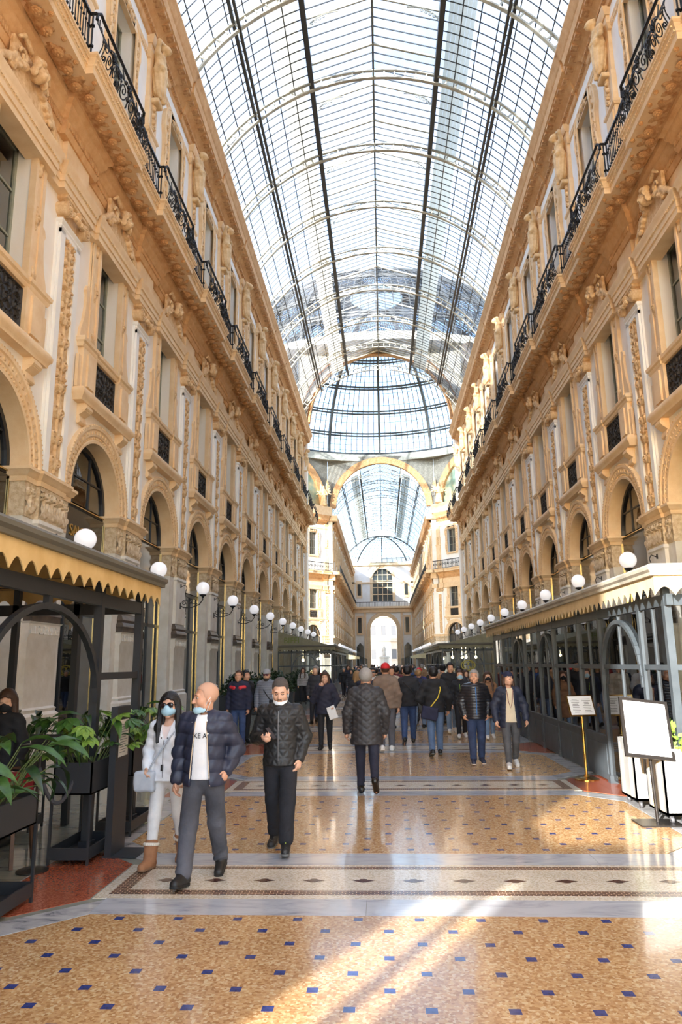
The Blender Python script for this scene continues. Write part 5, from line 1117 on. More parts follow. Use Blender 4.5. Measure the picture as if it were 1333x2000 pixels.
# lettering
def letters(txt, size, m, name, par, mw, ext=.012):
    cu_ = bpy.data.curves.new(name, 'FONT'); cu_.body = txt; cu_.size = size; cu_.extrude = ext; cu_.align_x = 'CENTER'; cu_.align_y = 'CENTER'
    o = bpy.data.objects.new(name, cu_); COL.objects.link(o); me = bpy.data.meshes.new_from_object(o.evaluated_get(bpy.context.evaluated_depsgraph_get())); bpy.data.objects.remove(o); me.materials.clear(); me.materials.append(m); o = link(name, me, par); o.matrix_local = mw; return o
def facing(loc, nx, ny, shear=0.):
    """matrix for text whose front normal is (nx,ny,0)"""
    right = Vector((-ny, nx, 0)); M_ = Matrix((( right.x, shear*right.x, nx, loc[0]), (right.y, shear*right.y, ny, loc[1]), (0, 1, 0, loc[2]), (0, 0, 0, 1))); return M_
def find_win(side, b): return bpy.data.objects['window_%d' % ((0 if side == 'left' else len(BAYS)*3) + b*3 + 3)]
letters('SAVINI', .40, GOLD, 'lettering', find_win('left', 1), facing((-WX-.32, ym(1)-.02, 5.12), 1, 0))
letters('Motta', .95, GOLD, 'lettering', find_win('right', 1), facing((WX+.32, ym(1)+.15, 5.12), -1, 0, .15))
letters('BIFFI', .5, mat('green_letter', (112, 122, 60), .6), 'lettering', PV_L2, facing((-5.9, 44.96, 3.38), 0, -1))
em = MB(); em.tube([(4.95+.42*math.cos(t), 45.1, 1.75+.3*math.sin(t)) for t in np.linspace(0, 2*PI, 25)], .03, 5); em.tube([(4.8+.2*math.cos(t)*(1-t/9), 45.1, 1.75+.2*math.sin(t)) for t in np.linspace(0, 6, 20)], .025, 5); em.tube([(5.1-.2*math.cos(t)*(1-t/9), 45.1, 1.75+.2*math.sin(t)) for t in np.linspace(0, 6, 20)], .025, 5)
link('emblem', em.mesh('emblem', mat('yellow_emblem', (206, 190, 90), .5)), PV_R2)
WARM = mat('warm_bulb', (255, 226, 170), .5, emit=9.)
for par, pts in ((PV_R2, [(4.2, 47, 2.25), (4.75, 46.5, 2.25), (5.0, 46.5, 2.25), (5.8, 48, 2.25), (4.0, 52, 2.2)]), (PV_L2, [(-4.4, 48, 2.3), (-5.4, 47, 2.2), (-4.9, 52, 2.3)]), (PV_R, [(5.2, 22, 2.3), (5.0, 19.5, 2.3), (5.6, 17, 2.3)])):
    for p in pts: b = MB(); b.ball(p, .09, 10); b.tube([(p[0], p[1], p[2]+.08), (p[0], p[1], 3.0)], .01, 4); link('pendant_light', b.mesh('pendant_light', WARM, 180), par)

# ================================================================== people (local frame: x to the person's right, y forward, z up; built 1.75 m tall)
SKIN = mat('skin', (214, 164, 134), .55, col2=(200, 146, 116), scale=12.); SKIN_L = mat('fair_skin', (226, 180, 152), .55, col2=(214, 164, 136), scale=12.); SKIN_D = mat('tan_skin', (192, 138, 104), .55, col2=(176, 122, 90), scale=12.)
def cloth(name, col, col2=None, rough=.8, scale=6., bump=.15, bscale=55.): return mat(name, col, rough, col2=col2 or tuple(int(c*.82) for c in col), scale=scale, bump=bump, bscale=bscale)
def rotm(yaw=0., pitch=0., roll=0.):
    cy, sy, cp, sp, cr, sr = math.cos(yaw), math.sin(yaw), math.cos(pitch), math.sin(pitch), math.cos(roll), math.sin(roll)
    return np.array([[cy, -sy, 0], [sy, cy, 0], [0, 0, 1]]) @ np.array([[1, 0, 0], [0, cp, -sp], [0, sp, cp]]) @ np.array([[cr, 0, sr], [0, 1, 0], [-sr, 0, cr]])
POSES = dict(  # leg: (thigh, knee, foot) degrees, R then L; arms: elbow, wrist for R (+x) then L (-x)
    stand=dict(legs=((2, 2, 0), (-3, 2, 0)), arms=(((.245, -.03, 1.13), (.25, .05, .88)), ((-.245, -.03, 1.13), (-.25, .05, .88)))),
    walk=dict(legs=((20, 4, 12), (-18, 14, -28)), arms=(((.25, -.09, 1.14), (.255, -.08, .88)), ((-.25, .02, 1.13), (-.26, .17, .93)))),
    walk2=dict(legs=((-16, 22, -34), (18, 3, 8)), arms=(((.25, .04, 1.13), (.25, .18, .92)), ((-.25, -.08, 1.14), (-.255, -.06, .88)))),
    stroll=dict(legs=((12, 4, 4), (-12, 10, -16)), arms=(((.25, -.05, 1.13), (.25, .02, .88)), ((-.25, -.02, 1.13), (-.25, .08, .88)))))
class Person:
    def __init__(s, label, pos, face, height, h=.011, pose='stand', sex='m', skin=None, head=(0., 0.), bulk=1., cat='person', group=None, arms=None, legs=None, lean=0.):
        s.h = h; s.f = sex == 'f'; s.sw = .16 if s.f else .18; s.hw = .095; s.bulk = bulk; s.skin = skin or SKIN
        s.root = empty('person', pos); s.root.rotation_euler = (0, 0, face); s.root.scale = (height/1.75,)*3; tag(s.root, label, cat, group)
        P_ = POSES[pose]; L_ = legs or P_['legs']; A_ = arms or P_['arms']; s.legs = []; low = 9
        for sx, (t, k, fa) in zip((1, -1), L_):
            t, k, fa = R_(t), R_(k), R_(fa); hp = np.array([sx*s.hw, 0, .91]); kn = hp+.425*np.array([0, math.sin(t), -math.cos(t)]); an = kn+.405*np.array([0, math.sin(t-k), -math.cos(t-k)])
            fd = np.array([sx*.12, math.cos(fa), math.sin(fa)]); fd /= np.linalg.norm(fd); up = np.array([0, -math.sin(fa), math.cos(fa)]); heel = an-up*.055-fd*.05; toe = an-up*.06+fd*.15
            low = min(low, heel[2]-.028, toe[2]-.022); s.legs.append([hp, kn, an, fd, up, heel, toe])
        s.dz = -low
        for lg in s.legs:
            for i in (0, 1, 2, 5, 6): lg[i] = lg[i]+np.array([0, 0, s.dz])
        ln = R_(lean); s.tp = lambda p: np.array([p[0], p[1]*math.cos(ln)+(p[2]-.92)*math.sin(ln), .92+(p[2]-.92)*math.cos(ln)-p[1]*math.sin(ln)+s.dz])
        s.arms = []
        for sx, (el, wr) in zip((1, -1), A_): s.arms.append([s.tp((sx*s.sw, -.01, 1.41)), s.tp(el), s.tp(wr)])
        s.hc = s.tp((0, .025, 1.625)); s.hr = rotm(*head); s.H = lambda p: s.hc + s.hr @ np.asarray(p, float)
    def grid(s, z0, z1, wx=.5, y0=-.42, y1=.48, h=None): return SDF((-wx, y0, z0), (wx, y1, z1), h or s.h)
    HEADP = ('eye', 'iris', 'eyelash', 'eyebrow', 'hair', 'cap', 'face_mask', 'ear_loop', 'sunglasses', 'lens', 'moustache', 'beard')
    def part(s, name, me, parent=None, **kw):
        if name in s.HEADP or name == 'body':                      # heads a little larger than the bare skull shapes
            co = np.empty(len(me.vertices)*3, np.float32); me.vertices.foreach_get('co', co); co = co.reshape(-1, 3); d = co-s.hc; w_ = 1. if name != 'body' else (np.clip((d[:, 2]+.17)/.07, 0, 1)*(np.linalg.norm(d, axis=1) < .19))[:, None]
            me.vertices.foreach_set('co', (co+d*.08*w_).astype(np.float32).ravel()); me.update()
        return link(name, me, parent or s.root, **kw)
    def hand(s, S, i, curl=.5, nrm=None, k=.012):
        sh, el, wr = s.arms[i]; sx = 1 if i == 0 else -1; d = wr-el; d /= np.linalg.norm(d); n = np.asarray(nrm if nrm is not None else (-sx, 0, 0), float); n = n-d*(n @ d); n /= np.linalg.norm(n); side = np.cross(d, n)
        if side[1] < 0 and nrm is None: side = -side
        S.cone(wr, wr+d*.075, .026, .034, k, fl=None); S.cone(wr+d*.02+side*.02, wr+d*.08+side*.028, .02, .017, k); S.cone(wr+d*.02-side*.02, wr+d*.08-side*.028, .018, .016, k)
        for j, (o, ln) in enumerate(((.028, .07), (.01, .08), (-.009, .074), (-.027, .058))):
            b = wr+d*.085+side*o; d1 = d*math.cos(curl*.8)+n*math.sin(curl*.8); m = b+d1*ln*.5; d2 = d*math.cos(curl*2)+n*math.sin(curl*2); S.cone(b, m, .0095, .009, .004); S.cone(m, m+d2*ln*.5, .009, .0075, .004)
        t0 = wr+d*.025+side*.03; t1 = t0+(d*.6+side*.55+n*.3)*.04; S.cone(t0, t1, .013, .011, .006); S.cone(t1, t1+(d*.85+side*.1+n*.5)*.035, .011, .009, .004); return wr+d*.09+n*.03, d, n, side
    def body(s, fine=True, curls=(.5, .5), nrms=(None, None), down=False):
        S = s.grid(-.02, 1.86+s.dz); c = s.tp; fl = (1, .7, 1)
        S.cone(c((0, 0, .95)), c((0, 0, 1.1)), .135, .115, .05, fl=fl); S.cone(c((0, 0, 1.1)), c((0, .005, 1.32)), .115, .14, .05, fl=fl); S.cone(c((-s.sw*.8, -.01, 1.4)), c((s.sw*.8, -.01, 1.4)), .05, .05, .05)
        S.cone(c((0, -.005, 1.4)), s.H((0, -.02, -.06)), .056, .05, .03)
        for i, (sh, el, wr) in enumerate(s.arms):
            S.cone(sh, el, .045, .037, .03); S.cone(el, wr, .037, .026, .02); s.hand(S, i, curls[i], nrms[i])
        for hp, kn, an, fd, up, heel, toe in s.legs: S.cone(hp, kn, .078, .052, .03); S.cone(kn, an, .05, .036, .02); S.cone(heel, toe, .03, .026, .02)
        H = s.H; R = s.hr
        def E(p, r, k=.02, sub=False): S.ell(H(p), r, k, sub, rot=R)
        def C(a, b, r1, r2, k=.012, sub=False): S.cone(H(a), H(b), r1, r2, k, sub)
        E((0, -.018, .035), (.076, .095, .088)); E((0, .028, -.02), (.064, .068, .09)); C((0, .05, -.085), (0, .072, -.098), .034, .026, .025); C((-.04, .02, -.07), (.04, .02, -.07), .03, .03, .02)
        C((0, .094, .012), (0, .114, -.024), .0095, .0145, .01); E((.012, .1, -.028), (.01, .01, .008), .006); E((-.012, .1, -.028), (.01, .01, .008), .006)
        C((-.036, .082, .032), (.036, .082, .032), .013, .013, .012)
        for q in (-1, 1):
            E((q*.031, .1, .012), (.017, .011, .0075), .012, True); E((q*.04, .062, -.03), (.028, .03, .03), .02); E((q*.079, -.008, -.008), (.011, .024, .034), .006); E((q*.084, -.004, -.006), (.006, .013, .02), .004, True)
        C((-.02, .094, -.054), (.02, .094, -.054), .0075, .0075, .006); C((-.016, .092, -.068), (.016, .092, -.068), .009, .009, .006)
        S.box(H((0, .104, -.061)), (.022, .008, .0016), .001, .002, True, rot=R)
        s.part('body', S.mesh('body', s.skin))
        if fine:
            for q in (-1, 1):
                if down:
                    b = MB(); b.tube([H((q*x, .0915-.2*abs(x-.03), .004+.3*abs(x-.031))) for x in (.016, .024, .031, .039, .046)], .003, 5); s.part('eyelash', b.mesh('eyelash', mat('dark_hair', (42, 34, 30), .7)))
                else:
                    b = MB(); b.ball(H((q*.031, .0778, .0115)), .0108, 10); s.part('eye', b.mesh('eye', mat('eye_white', (196, 182, 172), .4), 180)); b = MB(); b.ball(H((q*.031, .0843, .011)), .0066, 8); s.part('iris', b.mesh('iris', mat('iris', (46, 32, 24), .2), 180))
                b = MB(); b.tube([H((q*x, .094-.25*abs(x-.03), z)) for x, z in ((.014, .030), (.03, .036), (.046, .031))], [.0035, .0045, .003], 6); s.part('eyebrow', b.mesh('eyebrow', mat('dark_hair', (42, 34, 30), .7)))
    def trousers(s, m, t=.018, hem=None, ripple=.004, cuff=0., flare=0.):
        S = s.grid(.02, 1.2+s.dz, .34, -.5, .5); c = s.tp; fl = (1, .74, 1)
        S.cone(c((0, 0, .92)), c((0, 0, 1.0)), .148*s.bulk, .13*s.bulk, .04, fl=fl)
        if s.f: S.cone(c((-.05, -.02, .94)), c((.05, -.02, .94)), .105, .105, .04)
        for hp, kn, an, fd, up, heel, toe in s.legs:
            f = lambda X, Y, Z, q: ripple*np.sin(Z*42+X*35+2*np.sin(Y*30+Z*11))*np.clip((q-.6)*2.5, .15, 1); g = lambda X, Y, Z, q: ripple*1.1*np.sin(Z*55+Y*40+2.5*np.sin(X*28+Z*13))*np.clip((q-.5)*2.2, .12, 1)
            S.cone(hp+np.array([0, 0, -.02]), kn, .082*s.bulk+t*.5, .058+t, .03, fn=f); e = an+(kn-an)*(hem or .06); S.cone(kn, e, .057+t, .042+t+flare, .02, fn=g)
            if cuff: S.cone(e, e+(kn-an)*.06, .045+t+cuff, .045+t+cuff, .01)
            S.cut(e-(kn-an)*(.0 if not cuff else .0), -(kn-an)) if False else None
        s.part('trousers', S.mesh('trousers', m))
    def shoes(s, m, sole=None, boot=0., fur=None, tall=.0):
        for i, (hp, kn, an, fd, up, heel, toe) in enumerate(s.legs):
            lo = np.minimum(np.minimum(heel, toe), an)-.08; hi = np.maximum(np.maximum(heel, toe), an+(kn-an)*.3)+.09; S = SDF(lo, hi, min(s.h, .011))
            S.cone(heel+up*.012, toe+up*.008, .042, .037, .02); S.cone(heel+up*.03, an+up*.01, .042, .046, .03); S.cone(an-up*.01+fd*.03, toe+up*.012, .045, .034, .03)
            if boot: S.cone(an, an+(kn-an)*boot, .05+tall, .054+tall, .02)
            S.cut(heel-up*.028, -up); o = s.part('shoe', S.mesh('shoe', m))
            if sole:
                S = SDF(lo, hi, min(s.h, .011)); S.cone(heel-up*.014, toe-up*.012, .047, .043, .02); S.cut(heel-up*.03, -up); S.cut(heel-up*.004, up); s.part('sole', S.mesh('sole', sole), o)
            if fur:
                b = MB(); cc = an+(kn-an)*boot; ax = (kn-an)/np.linalg.norm(kn-an); u1 = np.cross(ax, (0, 1, 0)); u1 /= np.linalg.norm(u1); u2 = np.cross(ax, u1); b.tube([cc+(.055+tall)*(math.cos(t)*u1+math.sin(t)*u2) for t in np.linspace(0, 2*PI, 15)[:-1]], .017, 7, closed=True); s.part('fur_cuff', b.mesh('fur_cuff', fur, 180), o)
    def top(s, m, t=.03, hem=.86, style='plain', open_w=None, collar=.0, hood=False, name='jacket', sleeve=.02, flare=0., cuffs=True, sl_end=.985, fur=None):
        S = s.grid(.4+s.dz, 1.62+s.dz, .52, -.42, .5); c = s.tp; fl = (1, .74, 1); B = s.bulk
        quilt = {'plain': lambda X, Y, Z, q: .004*np.sin(Z*38+X*16)+.003*np.sin(Z*61-X*31), 'puffer': lambda X, Y, Z, q: -.014*np.abs(np.sin((Z-.02+.006*np.sin(X*20))*PI/.115))**.7+.008+.002*np.sin(X*90+Z*40), 'puffer_s': lambda X, Y, Z, q: -.010*np.abs(np.sin(Z*PI/.055))+.005,
                 'diamond': lambda X, Y, Z, q: -.010*np.minimum(np.abs(np.sin((Z+X*.8)*PI/.10)), np.abs(np.sin((Z-X*.8)*PI/.10)))+.004, 'tri': lambda X, Y, Z, q: -.010*np.minimum(np.minimum(np.abs(np.sin((Z+X*1.7)*PI/.17)), np.abs(np.sin((Z-X*1.7)*PI/.17))), np.abs(np.sin(Z*PI/.085)))+.006}[style]
        wa = .122 if s.f else .138; chs = .148 if s.f else .17
        S.cone(c((0, 0, 1.12)), c((0, .005, 1.33)), wa*B+t, chs*B+t*.8, .05, fl=fl, fn=quilt); S.cone(c((0, 0, hem)), c((0, 0, 1.12)), .168*B+t+flare, wa*B+t, .05, fl=(1, .8, 1), fn=quilt)
        S.cone(c((-s.sw*.86, -.012, 1.4)), c((s.sw*.86, -.012, 1.4)), .052+t*.7, .052+t*.7, .06, fn=quilt)
        if s.f and style == 'plain': S.cone(c((-.06, .075, 1.27)), c((.06, .075, 1.27)), .065, .065, .05)
        for sh, el, wr in s.arms:
            S.cone(sh, el, .05+t*.9, .044+sleeve*1.3, .04, fn=quilt); S.cone(el, el+(wr-el)*sl_end, .044+sleeve*1.3, .033+sleeve, .03, fn=quilt)
        if collar: S.cone(c((0, -.012, 1.44)), c((0, -.005, 1.44+collar)), .082, .078, .03, fl=(1, .95, 1))
        if hood: S.ell(c((0, -.1, 1.44)), (.12, .075, .085), .04)
        S.cut(c((0, 0, hem)), c((0, 0, 0))-c((0, 0, 1.)))
        S.cone(c((0, 0, 1.40)), s.H((0, -.01, -.04)), .058, .07, .008, sub=True)
        if open_w:
            z0, z1, w0, w1 = open_w; n = 14
            for i in range(n):
                q = i/(n-1); zz = z0+(z1-z0)*q; ww = w0+(w1-w0)*q; S.box(c((0, .17, zz)), (ww, .15, (z1-z0)/n*.75), .01, .005, True)
        o = s.part(name, S.mesh(name, m)); s.topo = o; return o
    def inner(s, m, name='shirt', hem=.9, t=.012):
        S = s.grid(.7+s.dz, 1.55+s.dz, .26, -.2, .26); c = s.tp; fl = (1, .76, 1); wa = .122 if s.f else .138; chs = .148 if s.f else .168; B = s.bulk
        S.cone(c((0, .0, hem)), c((0, 0, 1.12)), .15*B+t, wa*B+t, .05, fl=fl, fn=lambda X, Y, Z, q: .003*np.sin(Z*40+X*22)); S.cone(c((0, 0, 1.12)), c((0, .005, 1.33)), wa*B+t, chs*B+t, .05, fl=fl); S.cone(c((-s.sw*.7, -.01, 1.4)), c((s.sw*.7, -.01, 1.4)), .055, .055, .06)
        S.cut(c((0, 0, hem)), (0, 0, -1)); S.cone(c((0, .02, 1.43)), s.H((0, 0, -.06)), .062, .075, .01, sub=True); return s.part(name, S.mesh(name, m))
    def zipper(s, m, x, z0, z1, y=.17, r=.006, x1=None):
        b = MB(); b.tube([s.tp((x+((x1 if x1 is not None else x)-x)*q, y+.012*math.sin(PI*q), z0+(z1-z0)*q)) for q in np.linspace(0, 1, 8)], r, 6); s.part('zip', b.mesh('zip', m, 60), s.topo)
    def hair(s, m, style='short'):
        S = SDF(s.hc-.32 if style == 'long' else s.hc-.2, s.hc+.22, min(s.h, .011)); H = s.H; R = s.hr; t = .007 if style in ('buzz', 'bobc') else (.018 if style == 'short' else .022)
        if style == 'long': S = SDF(s.hc-np.array([.22, .26, .42]), s.hc+np.array([.22, .26, .18]), min(s.h, .011))
        S.ell(H((0, -.022, .04)), (.076+t, .095+t, .088+t), .02, rot=R)
        if style in ('long', 'mid', 'bob', 'bobc'):
            ln = {'long': -.27, 'mid': -.16, 'bob': -.1, 'bobc': -.1}[style]
            if style == 'long':
                for q in (-1, 1): S.cone(H((q*.078, .0, .0)), H((q*.105, .055, -.2)), .034, .034, .03, fn=lambda X, Y, Z, u: .004*np.sin(X*190+Y*60)); S.cone(H((q*.105, .055, -.2)), H((q*.1, .1, -.33)), .034, .018, .03, fn=lambda X, Y, Z, u: .004*np.sin(X*190+Y*60))
            for q in (-1, 1): S.cone(H((q*.07, -.01, .04)), H((q*.085, -.0, ln)), .038, .03, .03, fn=lambda X, Y, Z, u: .004*np.sin(X*160+Y*90)); S.cone(H((q*.04, -.07, .0)), H((q*.055, -.075, ln)), .06, .045, .03)
        n = R @ np.array([0, 1, .0]); top = .078 if style in ('buzz', 'short') else .07
        lg = style in ('long', 'mid', 'bob', 'bobc')
        S.box(H((0, .115, -.045)), (.064 if lg else .12, .075, .102 if lg else .12), .02, .012, True, rot=R)
        if lg: S.ell(H((0, .13, .045)), (.055, .07, .05), .01, True, rot=R)
        if style in ('buzz', 'short', 'cap'): S.box(H((0, .07, -.15)), (.2, .1, .13), .01, .01, True, rot=R); S.box(H((0, -.03, -.17)), (.2, .2, .1), .01, .01, True, rot=R)
        if style == 'bun': S.ell(H((0, -.12, .07)), (.045, .045, .045), .02, rot=R)
        return s.part('hair', S.mesh('hair', m))
    def cap(s, m, brim=True, beanie=False):
        S = SDF(s.hc-.24, s.hc+.26, min(s.h, .011)); R = s.hr; H = s.H
        S.ell(H((0, -.018, .045)), (.094, .114, .106), .01, rot=R); S.box(H((0, .0, -.16)), (.2, .25, .195 if not beanie else .185), .01, .01, True, rot=R)
        if beanie: S.ell(H((0, -.018, .035)), (.1, .12, .026), .015, rot=R)
        if brim: S.ell(H((0, .115, .04)), (.075, .075, .01), .01, rot=R)
        return s.part('cap', S.mesh('cap', m))
    def mask(s, m, chin=False):
        R = s.hr; H = s.H; dz, dy = (-.05, -.012) if chin else (0, 0); h = min(s.h, .008); S = SDF(s.hc-.2, s.hc+.2, h)
        S.ell(H((0, .035+dy, -.045+dz)), (.074, .092, .066 if not chin else .05), .01, rot=R); S.ell(H((0, .02+dy, -.04+dz)), (.068, .086, .1), .004, True, rot=R); S.box(H((0, -.045+dy, -.05+dz)), (.2, .08, .2), .01, .006, True, rot=R)
        if not chin: S.ell(H((0, .112, -.012)), (.024, .02, .026), .02, rot=R)
        o = s.part('face_mask', S.mesh('face_mask', m))
        for q in (-1, 1):
            b = MB(); b.tube([H((q*.066, .035+dy, -.02+dz*.8)), H((q*.078, .01, -.004+dz*.4)), H((q*.086, -.022, .012))], .0025, 5); b.tube([H((q*.066, .03+dy, -.07+dz*.9)), H((q*.08, .0, -.045+dz*.4)), H((q*.086, -.024, -.02))], .0025, 5)
            s.part('ear_loop', b.mesh('ear_loop', mat('mask_white', (232, 236, 240), .7)), o)
    def glasses(s, m, lens):
        b = MB(); H = s.H
        for q in (-1, 1): b.tube([H((q*.034+.031*math.cos(t), .108, .012+.024*math.sin(t))) for t in np.linspace(0, 2*PI, 13)[:-1]], .004, 6, closed=True); b.tube([H((q*.06, .1, .018)), H((q*.08, .06, .016)), H((q*.086, -.015, .006))], .003, 5)
        b.tube([H((-.01, .108, .016)), H((.01, .108, .016))], .003, 5); o = s.part('sunglasses', b.mesh('sunglasses', m, 60))
        for q in (-1, 1): b = MB(); b.ball(H((q*.034, .104, .012)), .03, 12, (1, .25, .8)); s.part('lens', b.mesh('lens', lens, 180), o)
    def bag(s, m, p, size, label, strap=None, strap_m=None, rot=0., thing=True, rnd=.03):
        """bag carried by the person: a thing of its own, placed in world space through the person's frame"""
        S = SDF(-np.array(size)-.06, np.array(size)+.06, max(s.h*.9, .009)); S.box((0, 0, 0), size, rnd, .01, rot=rotm(0, 0, rot)); S.warp(lambda X, Y, Z: .004*np.sin(X*40+Z*30)); me = S.mesh('bag', m)
        r = empty('bag'); tag(r, label, 'bag'); mw = Matrix.Translation(s.root.location) @ Matrix.Rotation(s.root.rotation_euler.z, 4, 'Z') @ Matrix.Diagonal((*s.root.scale, 1)); c = s.tp(p); r.matrix_world = mw @ Matrix.Translation(c)
        link('pouch', me, r)
        if strap is not None: b = MB(); q = [s.tp(v)-c for v in strap]; b.tube(q, .011, 6); link('strap', b.mesh('strap', strap_m or m), r)
        return r
    def world(s, p): mw = Matrix.Translation(s.root.location) @ Matrix.Rotation(s.root.rotation_euler.z, 4, 'Z') @ Matrix.Diagonal((*s.root.scale, 1)); return mw, mw @ Vector(p)
WHT = mat('white_cotton', (236, 236, 238), .85, bump=.1, bscale=30); MASKB = mat('mask_blue', (176, 214, 232), .75); MASKW = mat('mask_white', (232, 236, 240), .7); BLK = cloth('black_cloth', (34, 34, 38)); BLKL = mat('black_leather', (30, 28, 28), .35); NAVY = cloth('navy_cloth', (38, 42, 62)); HAIRB = mat('black_hair', (22, 20, 22), .45, bump=.4, bscale=90); HAIRBR = mat('brown_hair', (72, 48, 34), .5, bump=.4, bscale=90); HAIRG = mat('grey_hair', (150, 146, 142), .6, bump=.4, bscale=90); HAIRBL = mat('blond_hair', (158, 124, 84), .55, bump=.4, bscale=90); DKH = mat('dark_hair', (42, 34, 30), .7)
CAMF = lambda dx=0.: PI + dx                                       # facing the viewer
def pz(x, y): return (x, y, .0)
SMOOTH_P = .0075
# --- man in navy puffer jacket, head turned to his right
p = Person('bald man in open navy puffer jacket and white shirt, blue mask under his chin', pz(-1.93, 7.02), CAMF(-.08), 1.76, .0075, legs=((17, 2, 8), (-14, 12, -14)), arms=(((.25, -.05, 1.13), (.265, .0, .875)), ((-.272, -.13, 1.15), (-.215, -.02, .97))), head=(R_(-52), R_(-4), 0), bulk=1.0, skin=SKIN)
p.body(curls=(.6, .4)); p.inner(WHT, 'shirt', .9, .02)
p.top(mat('navy_nylon', (46, 50, 70), .5, col2=(38, 42, 60), scale=3., bump=.25, bscale=14.), .038, .84, 'puffer', (.80, 1.46, .095, .05), collar=.06, sleeve=.027)
p.trousers(cloth('charcoal_denim', (58, 60, 68), (92, 94, 104), scale=2.2, bump=.2), .026, .05, .006); p.shoes(mat('black_boot', (32, 30, 30), .5), mat('black_rubber', (24, 24, 24), .7), .16, tall=.006)
CREAMZ = mat('cream_zip', (210, 190, 164), .5)
p.zipper(CREAMZ, .1, .85, 1.42, .135, .005, .052); p.zipper(CREAMZ, -.1, .85, 1.42, .135, .005, -.052); p.mask(MASKB, True); p.hair(mat('grey_stubble', (204, 160, 134), .7), 'buzz')
def flat_text(txt, size, m, name, par, M_):
    cu_ = bpy.data.curves.new(name, 'FONT'); cu_.body = txt; cu_.size = size; cu_.extrude = .001; cu_.align_x = 'CENTER'; cu_.align_y = 'CENTER'; o = bpy.data.objects.new(name, cu_); COL.objects.link(o); dg = bpy.context.evaluated_depsgraph_get(); me = bpy.data.meshes.new_from_object(o.evaluated_get(dg)); bpy.data.objects.remove(o); me.materials.clear(); me.materials.append(m)
    o = link(name, me, par); o.matrix_local = M_; return o
BLKI = mat('black_print', (20, 20, 22), .7)
flat_text('KE A', .062, BLKI, 'shirt_lettering', p.root, Matrix.Translation((.0, .150, 1.29+p.dz)) @ Matrix.Rotation(PI, 4, 'Z') @ Matrix.Rotation(PI/2, 4, 'X'))
# --- woman in white jacket
p = Person('woman in white jacket and jeans with long black hair, sunglasses and blue mask', pz(-2.43, 7.55), CAMF(-.1), 1.65, .0075, legs=((14, 3, 4), (-12, 10, -8)), arms=(((.25, -.06, 1.13), (.2, .1, .98)), ((-.25, -.03, 1.13), (-.25, .08, .92))), head=(R_(6), 0, R_(3)), sex='f', skin=SKIN_L)
p.body(curls=(.6, .6)); WJ = mat('white_denim', (240, 240, 242), .75, col2=(226, 228, 232), scale=5., bump=.25, bscale=22.)
p.top(WJ, .026, .86, 'plain', (1.30, 1.5, .02, .075), collar=.05, sleeve=.02, flare=.012); p.inner(mat('pale_pink_top', (232, 212, 206), .8), 'top', 1.16, -.012); p.trousers(mat('white_jeans', (226, 224, 222), .8, col2=(206, 204, 204), scale=5., bump=.2, bscale=25.), .008, .2, .003)
p.shoes(mat('tan_suede', (164, 116, 82), .9, col2=(146, 98, 66), scale=8.), mat('tan_sole', (130, 96, 70), .8), .36, mat('cream_fur', (232, 222, 206), .95, bump=.8, bscale=80.), .016); p.hair(HAIRB, 'long'); p.mask(MASKB); p.glasses(BLKL, mat('dark_lens', (40, 26, 28), .08, coat=.6))
p.zipper(mat('grey_zip', (120, 120, 124), .4, metal=.7), 0, .9, 1.28, .155, .004)
for q in (-1, 1): b = MB(); b.ball(p.tp((q*.035, .142, 1.30)), .008, 8); p.part('button', b.mesh('button', BLKI, 180), p.topo)
b = MB(); b.box(-.012, .012, -.006, .01, -.03, .03); p.part('buckle', b.mesh('buckle', BLKI), p.topo, loc=tuple(p.tp((.01, .155, 1.0))))
p.bag(mat('pale_grey_leather', (188, 194, 202), .5, col2=(172, 178, 188), scale=6.), (.2, .15, .86), (.115, .045, .105), 'pale grey shoulder bag of the woman in white', [(.17, .15, .95), (.08, .17, 1.1), (-.06, .155, 1.3), (-.14, .03, 1.44), (-.12, -.1, 1.4)])
# --- man with phone
p = Person('man in black quilted bomber jacket and joggers looking down at his phone', pz(-1.36, 8.1), CAMF(-.03), 1.77, .0075, legs=((-12, 8, -10), (16, 3, 6)), arms=(((.265, -.03, 1.14), (.13, .23, 1.15)), ((-.258, -.07, 1.14), (-.21, .02, .92))), head=(R_(4), R_(-24), 0), bulk=.98, skin=SKIN_L)
p.body(curls=(1.0, .4), nrms=((-.4, .1, .9), None), down=True); QB = mat('black_quilt', (38, 37, 38), .5, col2=(30, 30, 31), scale=4., bump=.15, bscale=20.)
p.top(QB, .034, .86, 'tri', None, collar=.045, hood=True, sleeve=.026, sl_end=.93); p.trousers(cloth('black_jersey', (36, 37, 44), rough=.9), .028, .14, .007, cuff=.004); p.shoes(mat('black_sneaker', (34, 34, 36), .5, col2=(90, 92, 90), scale=30., ramp=(.6, .66)), mat('grey_sole', (96, 98, 98), .6)); p.hair(mat('buzz_cut', (84, 76, 72), .85, bump=.6, bscale=160.), 'buzz'); p.mask(MASKW, True)
p.zipper(mat('steel_zip', (120, 120, 126), .35, metal=.8), 0, .88, 1.42, .148, .005); b = MB(); b.tube([p.H((q*.022, .1-.004*abs(q), -.045-.006*abs(q))) for q in (-1, -.4, .4, 1)], .0042, 6); p.part('moustache', b.mesh('moustache', DKH))
for q in (-1, 1):
    lg = p.legs[0 if q > 0 else 1]; b = MB(); b.tube([lg[2]+lg[3]*.045+lg[4]*.06, lg[2]+lg[3]*.06+lg[4]*.03, lg[2]+lg[3]*.075], .007, 5); p.part('shoe_tongue', b.mesh('shoe_tongue', mat('lime_tab', (196, 214, 90), .5)))
